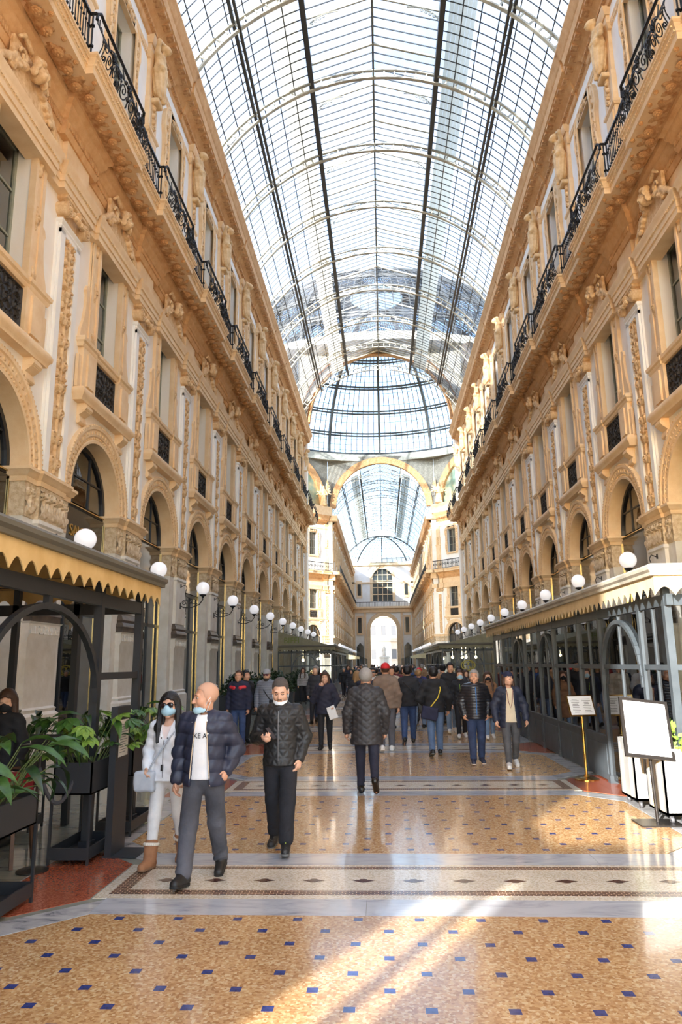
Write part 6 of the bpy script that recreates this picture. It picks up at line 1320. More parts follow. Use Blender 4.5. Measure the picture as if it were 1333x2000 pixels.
mw, hp_ = p.world(p.arms[0][2]+np.array([-.075, .045, .055])); ph_ = empty('smartphone', hp_); ph_.rotation_euler = (R_(-50), R_(5), p.root.rotation_euler.z + R_(70)); tag(ph_, 'black smartphone in the hand of the man in the quilted bomber', 'phone'); b = MB(); b.box(-.037, .037, -.075, .075, -.004, .004); link('case', b.mesh('case', BLKL), ph_); b = MB(); b.box(-.034, .034, -.07, .07, .004, .0048); link('screen', b.mesh('screen', mat('screen', (70, 66, 70), .1)), ph_)
# --- man walking away in the dark quilted coat
M2 = .010
p = Person('grey-haired man in dark quilted coat walking away in the middle of the passage', pz(-.5, 11.4), .04, 1.84, M2, legs=((-18, 34, -44), (12, 2, 4)), arms=(((.27, -.02, 1.13), (.265, .08, .87)), ((-.275, .02, 1.13), (-.29, .06, .88))), bulk=1.12, head=(0, R_(-6), 0))
p.body(False); p.top(mat('charcoal_quilt', (58, 56, 58), .55, col2=(44, 43, 46), scale=4.), .036, .70, 'diamond', None, collar=.07, sleeve=.028, flare=.02); p.trousers(cloth('navy_trousers', (40, 42, 60)), .012); p.shoes(mat('black_shoe', (28, 26, 26), .3)); p.hair(HAIRG, 'short')
p = Person('man in red cap and brown suede jacket walking away', pz(-.18, 16.75), -.02, 1.9, M2, 'stroll', bulk=1.15)
p.body(False); p.top(mat('brown_suede', (132, 114, 100), .9, col2=(116, 98, 86), scale=5.), .036, .86, 'plain', None, collar=.06, sleeve=.03); p.trousers(cloth('grey_jeans', (96, 96, 104)), .02); p.shoes(mat('white_sneaker', (228, 226, 222), .5), mat('white_sole', (236, 234, 230), .6)); p.hair(HAIRBR, 'buzz'); p.cap(mat('red_cap', (206, 36, 44), .7)); b = MB(); b.tube([p.tp((.085*math.cos(t), -.015+.08*math.sin(t), 1.465)) for t in np.linspace(0, 2*PI, 17)[:-1]], .022, 7, closed=True); p.part('fleece_collar', b.mesh('fleece_collar', mat('fleece', (214, 196, 170), .95), 180), p.topo)
p = Person('man in black jacket and blue jeans with a black shoulder bag, seen from behind', pz(.36, 18.2), -.05, 1.86, M2, 'walk', bulk=1.14); p.body(False); p.top(cloth('black_jacket', (40, 40, 44)), .034, .86, 'plain', None, collar=.05); p.trousers(cloth('blue_jeans', (62, 84, 128), (48, 66, 104)), .02); p.shoes(mat('black_shoe', (28, 26, 26), .3)); p.hair(HAIRB, 'short'); p.bag(BLKL, (.3, -.08, .83), (.085, .06, .14), 'black bag hanging at the hip of the man in blue jeans', [(.25, -.06, .96), (.1, -.17, 1.2), (-.1, -.15, 1.4), (-.15, -.02, 1.46)])
p = Person('person in black hooded top and jeans with a yellow strap, seen from behind', pz(.85, 15.95), .03, 1.8, M2, legs=((10, 3, 2), (-10, 8, -16)), arms=(((.3, -.04, 1.13), (.29, .06, .9)), ((-.32, .0, 1.13), (-.2, .16, 1.0))), bulk=1.1); p.body(False); p.top(BLK, .04, .86, 'plain', None, collar=.03, hood=True, sleeve=.03); p.trousers(cloth('washed_jeans', (96, 118, 152), (76, 98, 132)), .02); p.shoes(mat('black_sneaker2', (30, 30, 32), .5), mat('grey_sole', (96, 98, 98), .6)); p.hair(HAIRB, 'short'); p.bag(cloth('navy_bag', (36, 38, 66)), (-.12, -.19, .84), (.17, .06, .13), 'navy messenger bag with yellow strap on the back of the hooded person', [(-.1, -.19, .96), (.06, -.19, 1.15), (.12, -.16, 1.32), (.1, -.05, 1.47)], mat('yellow_strap', (226, 196, 60), .6), .2)
p = Person('grey-haired man in shiny black down jacket with blue zip, facing the viewer', pz(1.56, 14.65), CAMF(.02), 1.75, M2, legs=((8, 2, 2), (-6, 6, -6)), arms=(((.275, -.05, 1.14), (.235, .03, .93)), ((-.275, -.05, 1.14), (-.235, .03, .93))), head=(R_(-12), R_(4), 0), bulk=1.12); p.body(True); p.top(mat('shiny_black_nylon', (34, 34, 40), .3, col2=(28, 28, 34), scale=4.), .04, .84, 'puffer_s', None, collar=.05, hood=True, sleeve=.03); BZ = mat('blue_zip', (66, 122, 190), .5); p.zipper(BZ, 0, .86, 1.44, .165, .009); p.trousers(cloth('dark_blue_jeans', (50, 66, 100), (36, 48, 78)), .022); p.shoes(mat('navy_sneaker', (46, 50, 70), .6), mat('pale_sole', (226, 206, 188), .6)); p.hair(HAIRG, 'short')
p = Person('woman in navy parka, cream jumper and navy beanie looking up, beside the glazed pavilion', pz(2.13, 14.1), CAMF(-.02), 1.74, M2, legs=((16, 4, 6), (-10, 20, -14)), arms=(((.28, -.06, 1.13), (.27, .06, .88)), ((-.28, -.04, 1.13), (-.29, .05, .89))), head=(R_(10), R_(16), R_(-5)), sex='f', skin=SKIN_L, bulk=1.08); p.body(True); p.top(cloth('navy_parka', (40, 46, 66), rough=.6), .036, .74, 'plain', (.7, 1.48, .115, .05), sleeve=.028); p.inner(mat('cream_knit', (226, 210, 180), .9, bump=.4, bscale=60.), 'jumper', .84, .02); p.trousers(cloth('grey_trousers', (92, 92, 96)), .014); p.shoes(mat('white_sneaker', (228, 226, 222), .5), mat('white_sole', (236, 234, 230), .6)); p.hair(HAIRBR, 'bobc'); p.cap(cloth('navy_beanie', (36, 38, 66)), False, True)
b = MB(); b.tube([p.tp((.11*math.cos(t), -.01+.1*math.sin(t), 1.465)) for t in np.linspace(PI*.75, PI*2.25, 15)], .036, 8); p.part('fur_collar', b.mesh('fur_collar', mat('dark_fur', (52, 42, 40), .95, bump=.8, bscale=70.), 180), p.topo)
b = MB(); b.tube([p.tp((x, .165, z)) for x, z in ((.06, 1.44), (.03, 1.2), (0, 1.1), (-.03, 1.2), (-.06, 1.44))], .006, 6); p.part('necklace', b.mesh('necklace', mat('necklace', (150, 96, 86), .5)))
p = Person('woman in dark navy coat eating as she walks, brown hair, brown scarf', pz(-1.6, 17.2), CAMF(.0), 1.72, M2, legs=((8, 2, 2), (-6, 5, -5)), arms=(((.28, .02, 1.12), (.09, .2, 1.42)), ((-.28, -.03, 1.13), (-.22, .14, .98))), sex='f', skin=SKIN_L, bulk=1.1); p.body(True, (1.2, 1.), ((0, -.5, .5), None)); p.top(cloth('dark_navy_coat', (44, 44, 62)), .04, .8, 'plain', None, collar=.04, sleeve=.03); p.trousers(BLK, .014, .12); p.shoes(mat('black_boot', (32, 30, 30), .5), None, .25); p.hair(HAIRBR, 'mid'); b = MB(); b.tube([p.tp((.075*math.cos(t), .005+.075*math.sin(t), 1.465)) for t in np.linspace(0, 2*PI, 15)[:-1]], .03, 7, closed=True); p.part('scarf', b.mesh('scarf', cloth('brown_scarf', (130, 84, 60)), 180))
p.bag(mat('white_paper', (236, 236, 234), .8), (-.18, .2, .84), (.1, .025, .15), 'white paper bag carried by the woman who is eating', None, None, .35, rnd=.01)
def simple(label, x, y, face, hgt, pose, sex, skin, top, hem, pants, shoe, hair, hs, style='plain', h=.013, mask=None, capm=None, head=(0, 0), bulk=1.08, hood=False, group=None, beanie=False, t=.034, sole=None):
    q = Person(label, pz(x, y), face, hgt, h, pose, sex, skin, (R_(head[0]), R_(head[1]), 0), bulk, group=group); q.body(False); q.top(top, t, hem, style, None, collar=.05, hood=hood, sleeve=.028); q.trousers(pants, .016); q.shoes(shoe, sole)
    if hair: q.hair(hair, hs)
    if capm: q.cap(capm, not beanie, beanie)
    if mask: q.mask(mask)
    return q
WSN = mat('white_sneaker', (228, 226, 222), .5); BSH = mat('black_shoe', (28, 26, 26), .3); JEAN = cloth('blue_jeans', (62, 84, 128), (48, 66, 104)); LJE = cloth('light_jeans', (132, 158, 190), (112, 138, 172))
q = simple('woman in black jacket with lime green hood and pale mask, facing the viewer', 1.78, 19.5, CAMF(), 1.71, 'stroll', 'f', SKIN_L, BLK, .86, BLK, WSN, HAIRBR, 'bun', mask=MASKB); b = MB(); b.tube([q.tp((.085*math.cos(t), .0+.08*math.sin(t), 1.46-.05*abs(math.sin(t/2+.8)))) for t in np.linspace(0, 2*PI, 15)[:-1]], .026, 7, closed=True); b.tube([q.tp((.03, .15, 1.4)), q.tp((.02, .165, 1.2))], .006, 5); q.part('hood', b.mesh('hood', mat('lime_hood', (170, 206, 70), .8), 180), q.topo)
simple('tall dark-haired man in black jacket and pale jeans behind the woman with the lime hood', 1.66, 20.9, CAMF(.05), 1.9, 'stroll', 'm', SKIN, BLK, .84, LJE, WSN, HAIRB, 'short')
simple('woman in long camel coat with dark mask, behind the man in the down jacket', 2.46, 19.2, CAMF(), 1.66, 'stroll', 'f', SKIN_L, cloth('camel_coat', (150, 108, 76)), .55, LJE, WSN, HAIRBR, 'long', mask=BLK)
q = simple('man in navy and red sports jacket and jeans standing by the left wall', -3.72, 17.6, CAMF(-.1), 1.79, 'stand', 'm', SKIN, cloth('navy_sports', (34, 38, 64)), .86, JEAN, BSH, HAIRBR, 'buzz')
for sx in (-1, 1): S = SDF((-.3, .0, 1.2+q.dz), (.3, .3, 1.5+q.dz), .01); S.cone(q.tp((sx*.07, .118, 1.36)), q.tp((sx*.165, .07, 1.375)), .05, .045, .01); q.part('red_chest_panel', S.mesh('red_chest_panel', mat('red_nylon', (206, 44, 56), .6)), q.topo)
simple('person in dark coat and cap half hidden behind the man in navy and red', -3.75, 18.6, CAMF(.8), 1.78, 'stand', 'm', SKIN, BLK, .8, BLK, BSH, HAIRB, 'short')
q = simple('bearded man in grey hooded jacket, grey cap and tinted glasses', -3.2, 18.6, CAMF(-.05), 1.79, 'stand', 'm', SKIN_L, mat('grey_nylon', (126, 132, 144), .6, col2=(108, 114, 126), scale=4.), .84, BLK, BSH, None, 'short', 'puffer_s', capm=mat('grey_cap', (158, 160, 164), .8), hood=True); q.glasses(BLKL, mat('red_lens', (120, 50, 62), .1)); S = SDF(q.hc-.2, q.hc+.2, .009); S.ell(q.H((0, .045, -.085)), (.066, .066, .06), .01, rot=q.hr); S.box(q.H((0, .06, -.02)), (.2, .2, .045), .01, .01, True); q.part('beard', S.mesh('beard', DKH)); q.bag(BLK, (-.16, .14, .95), (.07, .03, .09), 'small black crossbody bag on the bearded man', [(-.12, .15, 1.03), (.0, .17, 1.2), (.12, .12, 1.38), (.13, -.04, 1.44)])
STR = bpy.data.materials.new('striped_knit'); STR.use_nodes = True; n_ = STR.node_tree.nodes; wv = n_.new('ShaderNodeTexWave'); wv.bands_direction = 'Z'; wv.inputs['Scale'].default_value = 9.; tcx = n_.new('ShaderNodeTexCoord'); rpx = n_.new('ShaderNodeValToRGB'); rpx.color_ramp.interpolation = 'CONSTANT'; rpx.color_ramp.elements[0].color = srgb(44, 42, 46)+(1,); rpx.color_ramp.elements[1].color = srgb(220, 216, 212)+(1,); rpx.color_ramp.elements[1].position = .5
STR.node_tree.links.new(tcx.outputs['Object'], wv.inputs['Vector']); STR.node_tree.links.new(wv.outputs[0], rpx.inputs[0]); STR.node_tree.links.new(rpx.outputs[0], n_['Principled BSDF'].inputs['Base Color']); n_['Principled BSDF'].inputs['Roughness'].default_value = .9
simple('woman in black and white striped cardigan near the dark planters', -4.3, 37., CAMF(-.1), 1.75, 'stroll', 'f', SKIN_L, STR, .86, BLK, BSH, HAIRBR, 'long', h=.018)
simple('woman in red jacket near the khaki pavilion', -3.4, 35., CAMF(.1), 1.77, 'stand', 'f', SKIN_L, cloth('red_jacket', (150, 44, 42)), .82, BLK, BSH, HAIRBR, 'mid', h=.018)
simple('masked woman with brown hair in black standing behind the planters at the picture edge', -4.55, 8.3, CAMF(-.35), 1.66, 'stand', 'f', SKIN_L, BLK, .84, BLK, BSH, HAIRBR, 'long', mask=BLK, h=.009, head=(30, -14))

# ================================================================== crowd further down the passage
CT = [cloth('crowd_black', (36, 36, 40)), cloth('crowd_navy', (40, 44, 66)), cloth('crowd_grey', (104, 106, 112)), cloth('crowd_camel', (158, 124, 92)), cloth('crowd_beige', (196, 182, 160)), cloth('crowd_olive', (86, 88, 66)), cloth('crowd_burgundy', (104, 40, 46)), cloth('crowd_blue', (66, 90, 140)), cloth('crowd_white', (214, 212, 208)), cloth('crowd_charcoal', (60, 60, 66))]
CTN = ['black', 'navy', 'grey', 'camel', 'beige', 'olive', 'burgundy', 'blue', 'white', 'charcoal']
CP = [cloth('crowd_jeans', (66, 84, 120)), cloth('crowd_trousers', (38, 38, 44)), cloth('crowd_light_jeans', (126, 146, 174)), cloth('crowd_grey_trousers', (98, 98, 104))]; CPN = ['blue jeans', 'black trousers', 'pale jeans', 'grey trousers']
CH = [(HAIRB, 'black'), (HAIRBR, 'brown'), (HAIRBL, 'blond'), (HAIRG, 'grey')]
TEMPL = []
for i, (pose, sex, hs, style, hem) in enumerate((('walk', 'm', 'short', 'plain', .84), ('walk2', 'f', 'long', 'plain', .74), ('stroll', 'm', 'short', 'puffer', .84), ('stand', 'f', 'mid', 'plain', .8), ('walk2', 'm', 'short', 'plain', .8), ('stroll', 'f', 'bun', 'puffer', .86))):
    q = Person('t', (0, 0, 0), 0., 1.75, .022, pose, sex, SKIN_L if i % 2 else SKIN, bulk=1.06); q.body(False); q.top(CT[0], .034, hem, style, None, collar=.04, sleeve=.028); q.trousers(CP[0], .016); q.shoes(BSH); q.hair(HAIRB, hs); TEMPL.append((q.root, hs))
used = [False]*len(TEMPL); combos = set(); cr = random.Random(21)
named = [(-1.93, 7), (-.5, 11.4), (-.18, 16.75), (.36, 18.2), (.85, 15.95), (1.56, 14.65), (2.13, 14.1), (-1.6, 17.2), (1.78, 19.5), (1.66, 20.9), (2.46, 19.2), (-3.72, 17.6), (-3.2, 18.6), (-4.3, 37.), (-3.4, 35.), (.95, 24.5), (-1., 21.5), (-.72, 20.6), (-.55, 22.2)]
spots = []; tries = 0
while len(spots) < 96 and tries < 9000:
    tries += 1; t = cr.random(); y = 22+cr.random()**1.15*44 if t < .72 else 66+cr.random()*46
    x = cr.uniform(-2.9, 2.9) if y < 66 else cr.uniform(-4.5, 4.5)
    if all(math.hypot(x-a, (y-b)*.6) > .55 for a, b in spots+named): spots.append((x, y))
spots.sort(key=lambda q: q[1])
for i, (x, y) in enumerate(spots):
    away = cr.random() < .62; zone = 'left' if x < -1.1 else ('right' if x > 1.1 else 'middle'); far_ = 'near crowd' if y < 45 else ('dome crowd' if y > 66 else 'far crowd')
    for _ in range(400):
        ti = cr.randrange(len(TEMPL)); a, b_, c_ = cr.choice([0, 0, 1, 1, 2, 3, 4, 5, 6, 7, 8, 9, 9]), cr.randrange(4), cr.choice([0, 0, 1, 1, 2, 3]); key = (a, b_, c_, away)
        if key not in combos: break
    combos.add(key); src, hs = TEMPL[ti]
    if not used[ti]: o = src; used[ti] = True
    else: o = copy_tree(src)
    o.location = (x, y, 0); o.rotation_euler = (0, 0, (0 if away else PI)+cr.uniform(-.3, .3)); k = cr.uniform(1.62, 1.86)/1.75; o.scale = (k, k, k)
    zone = 'left' if x < -1.1 else ('right' if x > 1.1 else 'middle'); far_ = 'near crowd' if y < 45 else ('dome crowd' if y > 66 else 'far crowd')
    tag(o, '%s-haired person in %s top and %s %s, %s of the %s' % (CH[c_][1], CTN[a], CPN[b_], 'from behind' if away else 'facing us', zone, far_), 'person', 'distant crowd in the passage')
    for ch in o.children:
        n0 = ch.name.split('.')[0]; m_ = {'jacket': CT[a], 'trousers': CP[b_], 'hair': CH[c_][0]}.get(n0)
        if m_ is not None: ch.material_slots[0].link = 'OBJECT'; ch.material_slots[0].material = m_
for (r_, hs), u_ in zip(TEMPL, used):
    if not u_:
        for ch in list(r_.children): bpy.data.objects.remove(ch)
        bpy.data.objects.remove(r_)
simple('person in red cap and blue jacket in the crowd behind the hooded person', .95, 24.5, 0., 1.75, 'walk', 'm', SKIN, cloth('blue_purple_jacket', (58, 58, 120)), .84, BLK, BSH, HAIRB, 'buzz', h=.02, capm=mat('red_cap', (206, 36, 44), .7))
simple('woman with long blond hair and black coat, seen from behind beside the woman eating', -1.0, 21.5, .05, 1.72, 'walk2', 'f', SKIN_L, BLK, .7, BLK, WSN, HAIRBL, 'long', h=.016)
simple('person with brown hair and dark jacket next to the blond woman', -.72, 20.6, -.05, 1.74, 'walk', 'm', SKIN_L, NAVY, .82, BLK, WSN, HAIRBR, 'short', h=.016)
q = simple('man in sunglasses and white hooded jacket facing us behind the quilted coat', -.55, 22.2, CAMF(), 1.78, 'stroll', 'm', SKIN, cloth('white_hooded', (206, 204, 200)), .84, BLK, BSH, HAIRB, 'short', h=.016, hood=True); q.glasses(BLKL, BLKL)

# ================================================================== plants and planters
LEAF = mat('plant_leaf', (72, 108, 44), .42, col2=(48, 82, 36), scale=5.); LEAFY = mat('bright_leaf', (128, 158, 62), .45, col2=(94, 130, 50), scale=5.); LEAFD = mat('dark_leaf', (44, 70, 36), .4, col2=(30, 52, 28), scale=5.); STEM = mat('plant_stem', (86, 100, 52), .6); SOIL = mat('soil', (60, 46, 36), .95)
def lance_mesh(name, m, droop=.5, wd=.16):
    n = 9; V = []; Fc = []
    for i in range(n+1):
        f = i/n; w_ = wd*math.sin(PI*min(1, f*.93+.07))**.8*(1-.25*f); y = f*math.cos(droop*f*.9); z = .12*math.sin(f*2.4)-droop*f*f*.75
        for sx in (-1, -.5, 0, .5, 1): V.append((sx*w_, y, z+abs(sx)*w_*.35+.01*math.sin(f*20+sx*3)))
    for i in range(n):
        for j in range(4): Fc.append((i*5+j, i*5+j+1, (i+1)*5+j+1, (i+1)*5+j))
    return mk_mesh(name, V, Fc, [m], None, 180)
def palm_mesh(name, m):
    b = MB(); lobes = 7
    for q in range(lobes):
        a = (q-(lobes-1)/2)*.62; ln = 1.-.09*abs(q-3); c, s_ = math.cos(a), math.sin(a); pr = [(0, .05), (.25, .10), (.5, .15), (.75, .11), (1., .0)]
        V = []
        for f, w_ in pr:
            for sx in (-1, 0, 1): px, py = sx*w_, f*ln*.6; V.append((px*c+py*s_, -px*s_+py*c+.15, -.25*f*f+(.0 if sx else -.02)+.02*q % .03))
        b.add(V, [(i*3+j, i*3+j+1, (i+1)*3+j+1, (i+1)*3+j) for i in range(4) for j in range(2)])
    return b.mesh(name, m, 180)
LM = [lance_mesh('leaf', LEAF, .55), lance_mesh('leaf', LEAFD, .8, .13), lance_mesh('leaf', LEAF, .25, .18)]; PM = [palm_mesh('leaf', LEAFY), palm_mesh('leaf', LEAF)]
def plant(label, loc, n, kinds, hgt, spread, seed, size=(.28, .5)):
    e = empty('potted_plant', loc); tag(e, label, 'plant', None); r = random.Random(seed); stem = MB()
    for i in range(n):
        me = r.choice(kinds); a = r.uniform(0, 2*PI); rad = spread*math.sqrt(r.random()); bx, by = r.uniform(-.5, .5)*spread[0] if isinstance(spread, tuple) else rad*math.cos(a)*.4, 0
        base = np.array([rad*math.cos(a)*.35, rad*math.sin(a)*.55, 0.]); hz = hgt*(.25+.75*r.random()); tip = base*1.8+np.array([math.cos(a)*spread*.35, math.sin(a)*spread*.35, hz]); sz = r.uniform(*size)
        stem.tube([base, (base+tip)/2+np.array([0, 0, .06]), tip], [.008, .006, .004], 5); link('leaf', me, e, tuple(tip), (sz, sz, sz), (r.uniform(-.5, .35), r.uniform(-.35, .35), a-PI/2+r.uniform(-.5, .5)))
    link('stem', stem.mesh('stem', STEM), e); return e
def metal_planter(label, x0, x1, y0, y1, zb, zt):
    e = empty('planter', ((x0+x1)/2, (y0+y1)/2, 0)); cx, cy = (x0+x1)/2, (y0+y1)/2; hx, hy = (x1-x0)/2, (y1-y0)/2; tag(e, label, 'planter')
    b = MB(); t = .015
    for s_ in (-1, 1): b.box(s_*hx-t*(s_ > 0), s_*hx+t*(s_ < 0), -hy, hy, zb, zt); b.box(-hx, hx, s_*hy-t*(s_ > 0), s_*hy+t*(s_ < 0), zb, zt)
    b.box(-hx, hx, -hy, hy, zb, zb+.015); link('box', b.mesh('box', BLACKF), e)
    b = MB(); b.box(-hx+.016, hx-.016, -hy+.016, hy-.016, zt-.06, zt-.035); link('soil', b.mesh('soil', SOIL), e)
    for sx in (-1, 1):
        for sy in (-1, 1): b = MB(); b.box(sx*hx-.012, sx*hx+.012, sy*hy-.012, sy*hy+.012, .0, zb); link('leg', b.mesh('leg', BLACKF), e)
    b = MB(); b.box(-hx, hx, -hy, hy, .05, .06); 
    for s_ in (-1, 1): b.box(s_*hx-.01, s_*hx+.01, -hy, hy, .05, .16); b.box(-hx, hx, s_*hy-.01, s_*hy+.01, .05, .16)
    link('tray', b.mesh('tray', BLACKF), e); return e
metal_planter('black metal planter on legs nearest the viewer at the picture edge', -3.66, -3.22, 4.75, 6.38, .62, .87)
metal_planter('black metal planter on legs beside the menu panel', -3.6, -3.2, 7.5, 8.25, .66, .97)
metal_planter('black metal planter on legs behind the menu panel', -3.6, -3.2, 8.72, 9.6, .66, .97)
plant('big glossy lance-leaved plant in the planter nearest the viewer', (-3.45, 5.95, .82), 34, LM, .55, .5, 1, (.3, .48)); plant('glossy lance-leaved plant at the front end of the nearest planter', (-3.45, 5.1, .82), 22, LM, .5, .5, 2, (.3, .45))
plant('bright green mixed plant in the planter beside the menu panel', (-3.4, 7.85, .92), 40, [LM[0], LM[1], PM[0], PM[0], PM[1]], .5, .42, 3, (.22, .38)); plant('bright fingered-leaf plant in the planter behind the menu panel', (-3.4, 9.1, .92), 44, [PM[0], PM[0], PM[1], LM[0]], .55, .48, 4, (.2, .34))
metal_planter('black metal planter further inside the open terrace', -5.6, -4.5, 8.9, 9.25, .5, .8); plant('dark lance-leaved plant inside the open terrace', (-4.8, 9.05, .76), 26, LM, .62, .5, 5, (.35, .5)); plant('dark lance-leaved plant at the back of the open terrace', (-5.4, 9.05, .76), 22, LM, .6, .5, 6, (.35, .5))
metal_planter('long black planter at the south end of the open terrace', -6.2, -3.6, -1.05, -.7, .5, .85); plant('leafy plant at the south end of the open terrace', (-4.4, -.85, .85), 26, LM, .8, .55, 8, (.4, .6)); plant('spreading leafy plant at the south end of the open terrace', (-3.8, .9, .0), 20, LM, 1.5, .6, 9, (.45, .7))
def bush(label, loc, rx, ry, rz, n, m, seed, ls=.07):
    e = empty('shrub', loc); tag(e, label, 'shrub'); r = np.random.default_rng(seed); V = []; Fc = []
    for i in range(n):
        d = r.normal(size=3); d /= np.linalg.norm(d); p = d*np.array([rx, ry, rz])*(.55+.45*r.random()**.5); p[2] = abs(p[2]); a = r.normal(size=3); a /= np.linalg.norm(a); b_ = np.cross(a, d); b_ /= np.linalg.norm(b_)+1e-9; k = ls*(.6+.8*r.random())
        q = len(V); V += [p-b_*k*.0, p+a*k*.5+b_*k*.35, p+a*k*1.2, p+a*k*.5-b_*k*.35]; Fc.append((q, q+1, q+2, q+3))
    link('foliage', mk_mesh('foliage', V, Fc, [m]), e, kind='stuff'); b = MB(); b.tube([(0, 0, -.12), (0, 0, rz*.6)], .03, 6); link('stem', b.mesh('stem', STEM), e); return e
def pot(label, x0, x1, y0, y1, z1, m):
    e = empty('planter', ((x0+x1)/2, (y0+y1)/2, 0)); tag(e, label, 'planter'); hx, hy = (x1-x0)/2, (y1-y0)/2; b = MB(); b.sweep([(-hx, -hy), (-hx, hy), (hx, hy), (hx, -hy)][::-1], [(-.1, .0), (-.02, .0), (0, .02), (.03, z1-.04), (.045, z1-.03), (.045, z1), (-.02, z1), (-.1, z1-.05)], closed=True); b.box(-hx+.02, hx-.02, -hy+.02, hy-.02, .02, z1-.06); link('tub', b.mesh('tub', m), e); return e
for i, (x, y, l_) in enumerate(((-5.9, 29.5, 'nearest of the dark tubs before the khaki pavilion'), (-5.2, 33., 'middle one of the dark tubs before the khaki pavilion'), (-4.6, 39.5, 'dark tub by the corner of the khaki pavilion'))):
    pot('black box planter, '+l_, x-.9, x+.9, y-.3, y+.3, .75, BLACKF); bush('dark evergreen shrub growing in the '+l_, (x, y, .72), 1.0, .5, .95, 1500, LEAFD, i+40, .11)
# white planters on castors by the right-hand pavilion
WPL = mat('white_grey_planter', (166, 168, 168), .5, col2=(150, 152, 152), scale=2.); CSTR = mat('cream_stripe', (232, 214, 176), .5); CAST = mat('castor', (120, 120, 124), .4, metal=.5)
for j, (x0, y0, lb_) in enumerate(((3.08, 10.25, 'behind the black menu stand'), (3.12, 9.3, 'under the black menu stand'))):
    e = empty('planter', (x0+.27, y0+.3, 0)); tag(e, 'pale grey planter with cream stripes on castors, '+lb_, 'planter'); b = MB()
    for s_ in (-1, 1): b.box(s_*.27-.02*(s_ > 0), s_*.27+.02*(s_ < 0), -.3, .3, .1, .86); b.box(-.27, .27, s_*.3-.02*(s_ > 0), s_*.3+.02*(s_ < 0), .1, .86)
    b.box(-.27, .27, -.3, .3, .1, .13); b.box(-.25, .25, -.28, .28, .78, .8); link('box', b.mesh('box', WPL), e)
    for q in (-.23, -.19, -.15, .13, .17, .21): b = MB(); b.box(q-.008, q+.008, -.306, -.299, .13, .8 if abs(q) > .18 else .7); link('stripe', b.mesh('stripe', CSTR), e)
    for q in (-.2, -.16, -.12, .12, .16, .2): b = MB(); b.box(-.276, -.269, q-.008, q+.008, .13, .8 if abs(q) > .18 else .7); link('stripe', b.mesh('stripe', CSTR), e)
    for sx in (-1, 1):
        for sy in (-1, 1): b = MB(); b.lathe([(0, -.015), (.04, -.015), (.045, 0), (.04, .015), (0, .015)], (sx*.2, sy*.24, .045), 12, axis='x'); b.box(sx*.2-.02, sx*.2+.02, sy*.24-.01, sy*.24+.01, .05, .1); link('castor', b.mesh('castor', CAST, 50), e)
    bush('small leafy shrub in the pale planter '+lb_, (x0+.27, y0+.3, .8), .27, .3, .36, 420, LEAFY, 60+j, .07)
# ================================================================== menu stands, stanchion, tables and chairs
PAPER = mat('white_paper_sheet', (240, 240, 238), .7); BRS = mat('polished_brass', (204, 160, 84), .18, metal=1.); INK = mat('ink', (120, 118, 116), .8)
def lines(b, x0, x1, z0, z1, n, y, seed):
    r = random.Random(seed)
    for i in range(n):
        z = z1-(z1-z0)*(i+.5)/n; w_ = (x1-x0)*r.uniform(.5, 1.); b.box(x0+(x1-x0-w_)/2, x0+(x1-x0+w_)/2, y-.0015, y, z-.004, z+.004)
e = empty('menu_stand', (3.1, 12.73, 0)); tag(e, 'brass menu stand with round base and tilted white menu board', 'menu stand')
b = MB(); b.lathe([(0, 0), (.2, 0), (.2, .015), (.16, .03), (.05, .045), (.03, .08), (0, .08)], n=28); link('base', b.mesh('base', BRS, 40), e); b = MB(); b.tube([(0, 0, .06), (0, 0, 1.02)], .024, 14); b.ball((0, 0, 1.02), .035, 12); link('pole', b.mesh('pole', BRS, 50), e)
bd_ = link('board', None, e, (0, 0, 1.18), rot=(R_(-22), 0, R_(12))); b = MB(); b.box(-.23, .23, -.01, .02, -.18, .18); link('frame', b.mesh('frame', BRS), bd_); b = MB(); b.box(-.21, .21, -.014, -.01, -.16, .16); link('sheet', b.mesh('sheet', PAPER), bd_); b = MB(); lines(b, -.18, -.02, -.13, .12, 9, -.0145, 1); lines(b, .02, .18, -.13, .12, 9, -.0145, 2); link('print', b.mesh('print', INK), bd_)
e = empty('menu_stand', (3.02, 9.36, 0)); tag(e, 'black menu stand with large white sheet in a dark frame, at the right edge', 'menu stand')
DKM = mat('dark_metal', (52, 48, 46), .35, metal=.5); b = MB(); b.box(-.25, .25, -.2, .2, 0, .018); link('base', b.mesh('base', DKM), e); b = MB(); b.tube([(0, 0, .02), (-.02, .02, 1.0)], .02, 12); link('pole', b.mesh('pole', DKM, 50), e)
bd_ = link('board', None, e, (-.03, -.02, 1.1), rot=(R_(-18), R_(7), R_(8))); b = MB(); b.box(-.31, .31, 0., .03, -.36, .36); link('frame', b.mesh('frame', DKM), bd_); b = MB(); b.box(-.27, .27, -.004, .0, -.32, .32); link('sheet', b.mesh('sheet', PAPER), bd_)
e = empty('menu_totem', (-3.1, 7.97, 0)); tag(e, 'tall black menu panel with a paper menu between the planters', 'menu stand')
b = MB(); b.box(-.035, .035, -.2, .2, .012, 1.5); link('slab', b.mesh('slab', BLACKF), e); b = MB(); b.box(-.06, .3, -.2, .2, 0, .014); link('base', b.mesh('base', BLACKF), e); b = MB(); b.box(.035, .042, -.14, .14, .98, 1.36); link('sheet', b.mesh('sheet', mat('grey_menu_sheet', (206, 198, 184), .7)), e); b = MB(); b.box(.035, .04, -.17, .17, .95, 1.40); link('holder', b.mesh('holder', DKM), e); b = MB()
for i in range(12): b.box(.0425, .0435, -.11, .06+.05*(i % 3)/2, 1.02+i*.026, 1.028+i*.026)
link('print', b.mesh('print', INK), e)
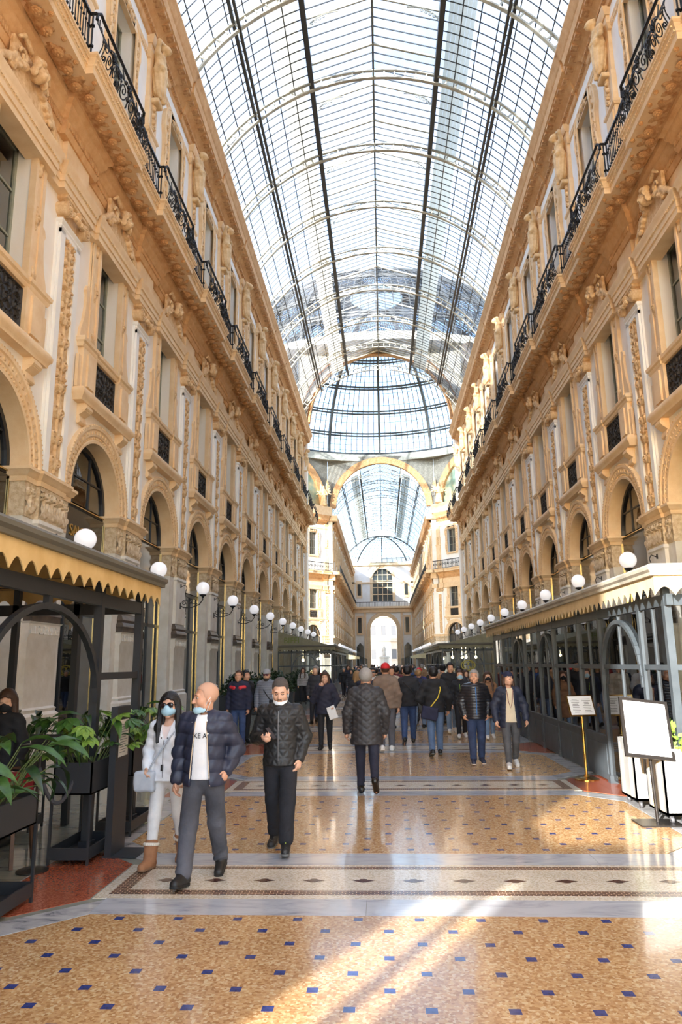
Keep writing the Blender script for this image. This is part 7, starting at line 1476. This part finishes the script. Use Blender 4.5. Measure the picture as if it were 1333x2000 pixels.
e = empty('stanchion', (-3.66, 7.3, 0)); tag(e, 'dark stanchion post with small tray and rope before the terrace', 'stanchion'); b = MB(); b.lathe([(0, 0), (.15, 0), (.15, .012), (.02, .03), (0, .03)], n=20); link('base', b.mesh('base', DKM), e); b = MB(); b.tube([(0, 0, .02), (0, 0, 1.16)], .016, 8); link('post', b.mesh('post', DKM), e); b = MB(); b.box(-.15, .15, -.1, .1, 1.16, 1.18); b.box(-.15, .15, .09, .1, 1.18, 1.26); link('tray', b.mesh('tray', DKM), e)
b = MB(); b.tube([(0+.3*t, .0+.25*t, .95-1.5*t*(1-t)*.95) for t in np.linspace(0, 1, 14)], .02, 8); link('rope', b.mesh('rope', mat('grey_rope', (66, 66, 70), .9)), e); b = MB(); b.tube([(.29, .24, .86), (.3, .25, .96)], .024, 8); link('rope_end', b.mesh('rope_end', BRS), e)
WOOD = mat('dark_wood', (92, 60, 40), .5, col2=(72, 46, 30), scale=6.); REDS = mat('red_upholstery', (150, 32, 36), .7); TCL = mat('table_linen', (214, 208, 196), .8)
def table(label, x, y):
    e = empty('cafe_table', (x, y, 0)); tag(e, label, 'table', 'tables of the open terrace'); b = MB(); b.box(-.35, .35, -.35, .35, .73, .76); link('top', b.mesh('top', WOOD), e); b = MB(); b.box(-.37, .37, -.37, .37, .76, .765); 
    for s_ in (-1, 1): b.box(s_*.37-.002, s_*.37+.002, -.37, .37, .6, .765); b.box(-.37, .37, s_*.37-.002, s_*.37+.002, .6, .765)
    c = link('tablecloth', b.mesh('tablecloth', TCL), None, (x, y, 0)); tag(c, 'cream linen cloth on the '+label, 'tablecloth')
    for sx in (-1, 1):
        for sy in (-1, 1): b = MB(); b.box(sx*.3-.02, sx*.3+.02, sy*.3-.02, sy*.3+.02, 0, .73); link('leg', b.mesh('leg', WOOD), e)
def chair(label, x, y, rz):
    e = empty('cafe_chair', (x, y, 0)); e.rotation_euler = (0, 0, rz); tag(e, label, 'chair', 'red-seated chairs of the open terrace'); b = MB(); b.box(-.21, .21, -.21, .21, .42, .48); link('seat', b.mesh('seat', REDS), e)
    for sx in (-1, 1):
        for sy in (-1, 1): b = MB(); b.bar((sx*.18, sy*.18, .43), (sx*.21, sy*.22, 0), .035); link('leg', b.mesh('leg', WOOD), e)
    b = MB(); b.tube([(-.2, -.2, .45), (-.2, -.25, .75), (-.1, -.27, .88), (.1, -.27, .88), (.2, -.25, .75), (.2, -.2, .45)], .018, 6); link('back_frame', b.mesh('back_frame', WOOD, 60), e); b = MB(); b.box(-.15, .15, -.275, -.245, .6, .84); link('backrest', b.mesh('backrest', REDS), e)
table('terrace table by the stanchion post', -4.45, 6.9); chair('red-seated wooden chair facing the table by the stanchion', -4.1, 7.55, PI); chair('red-seated wooden chair turned away behind the nearest planter', -4.4, 6.2, 0.)
table('terrace table further inside the terrace', -5.9, 6.8); chair('red-seated wooden chair at the inner table', -5.9, 7.6, PI)
b = MB(); b.lathe([(0, 0), (.035, 0), (.035, .09), (.03, .12), (.025, .12), (.03, .09), (.03, .01), (0, .01)], (-4.15, 6.75, .77), 14); g_ = link('drinking_glass', b.mesh('drinking_glass', glass_mat('clear_glass', (.92, .94, .94), .08), 40)); tag(g_, 'clear glass standing on the terrace table', 'glass')
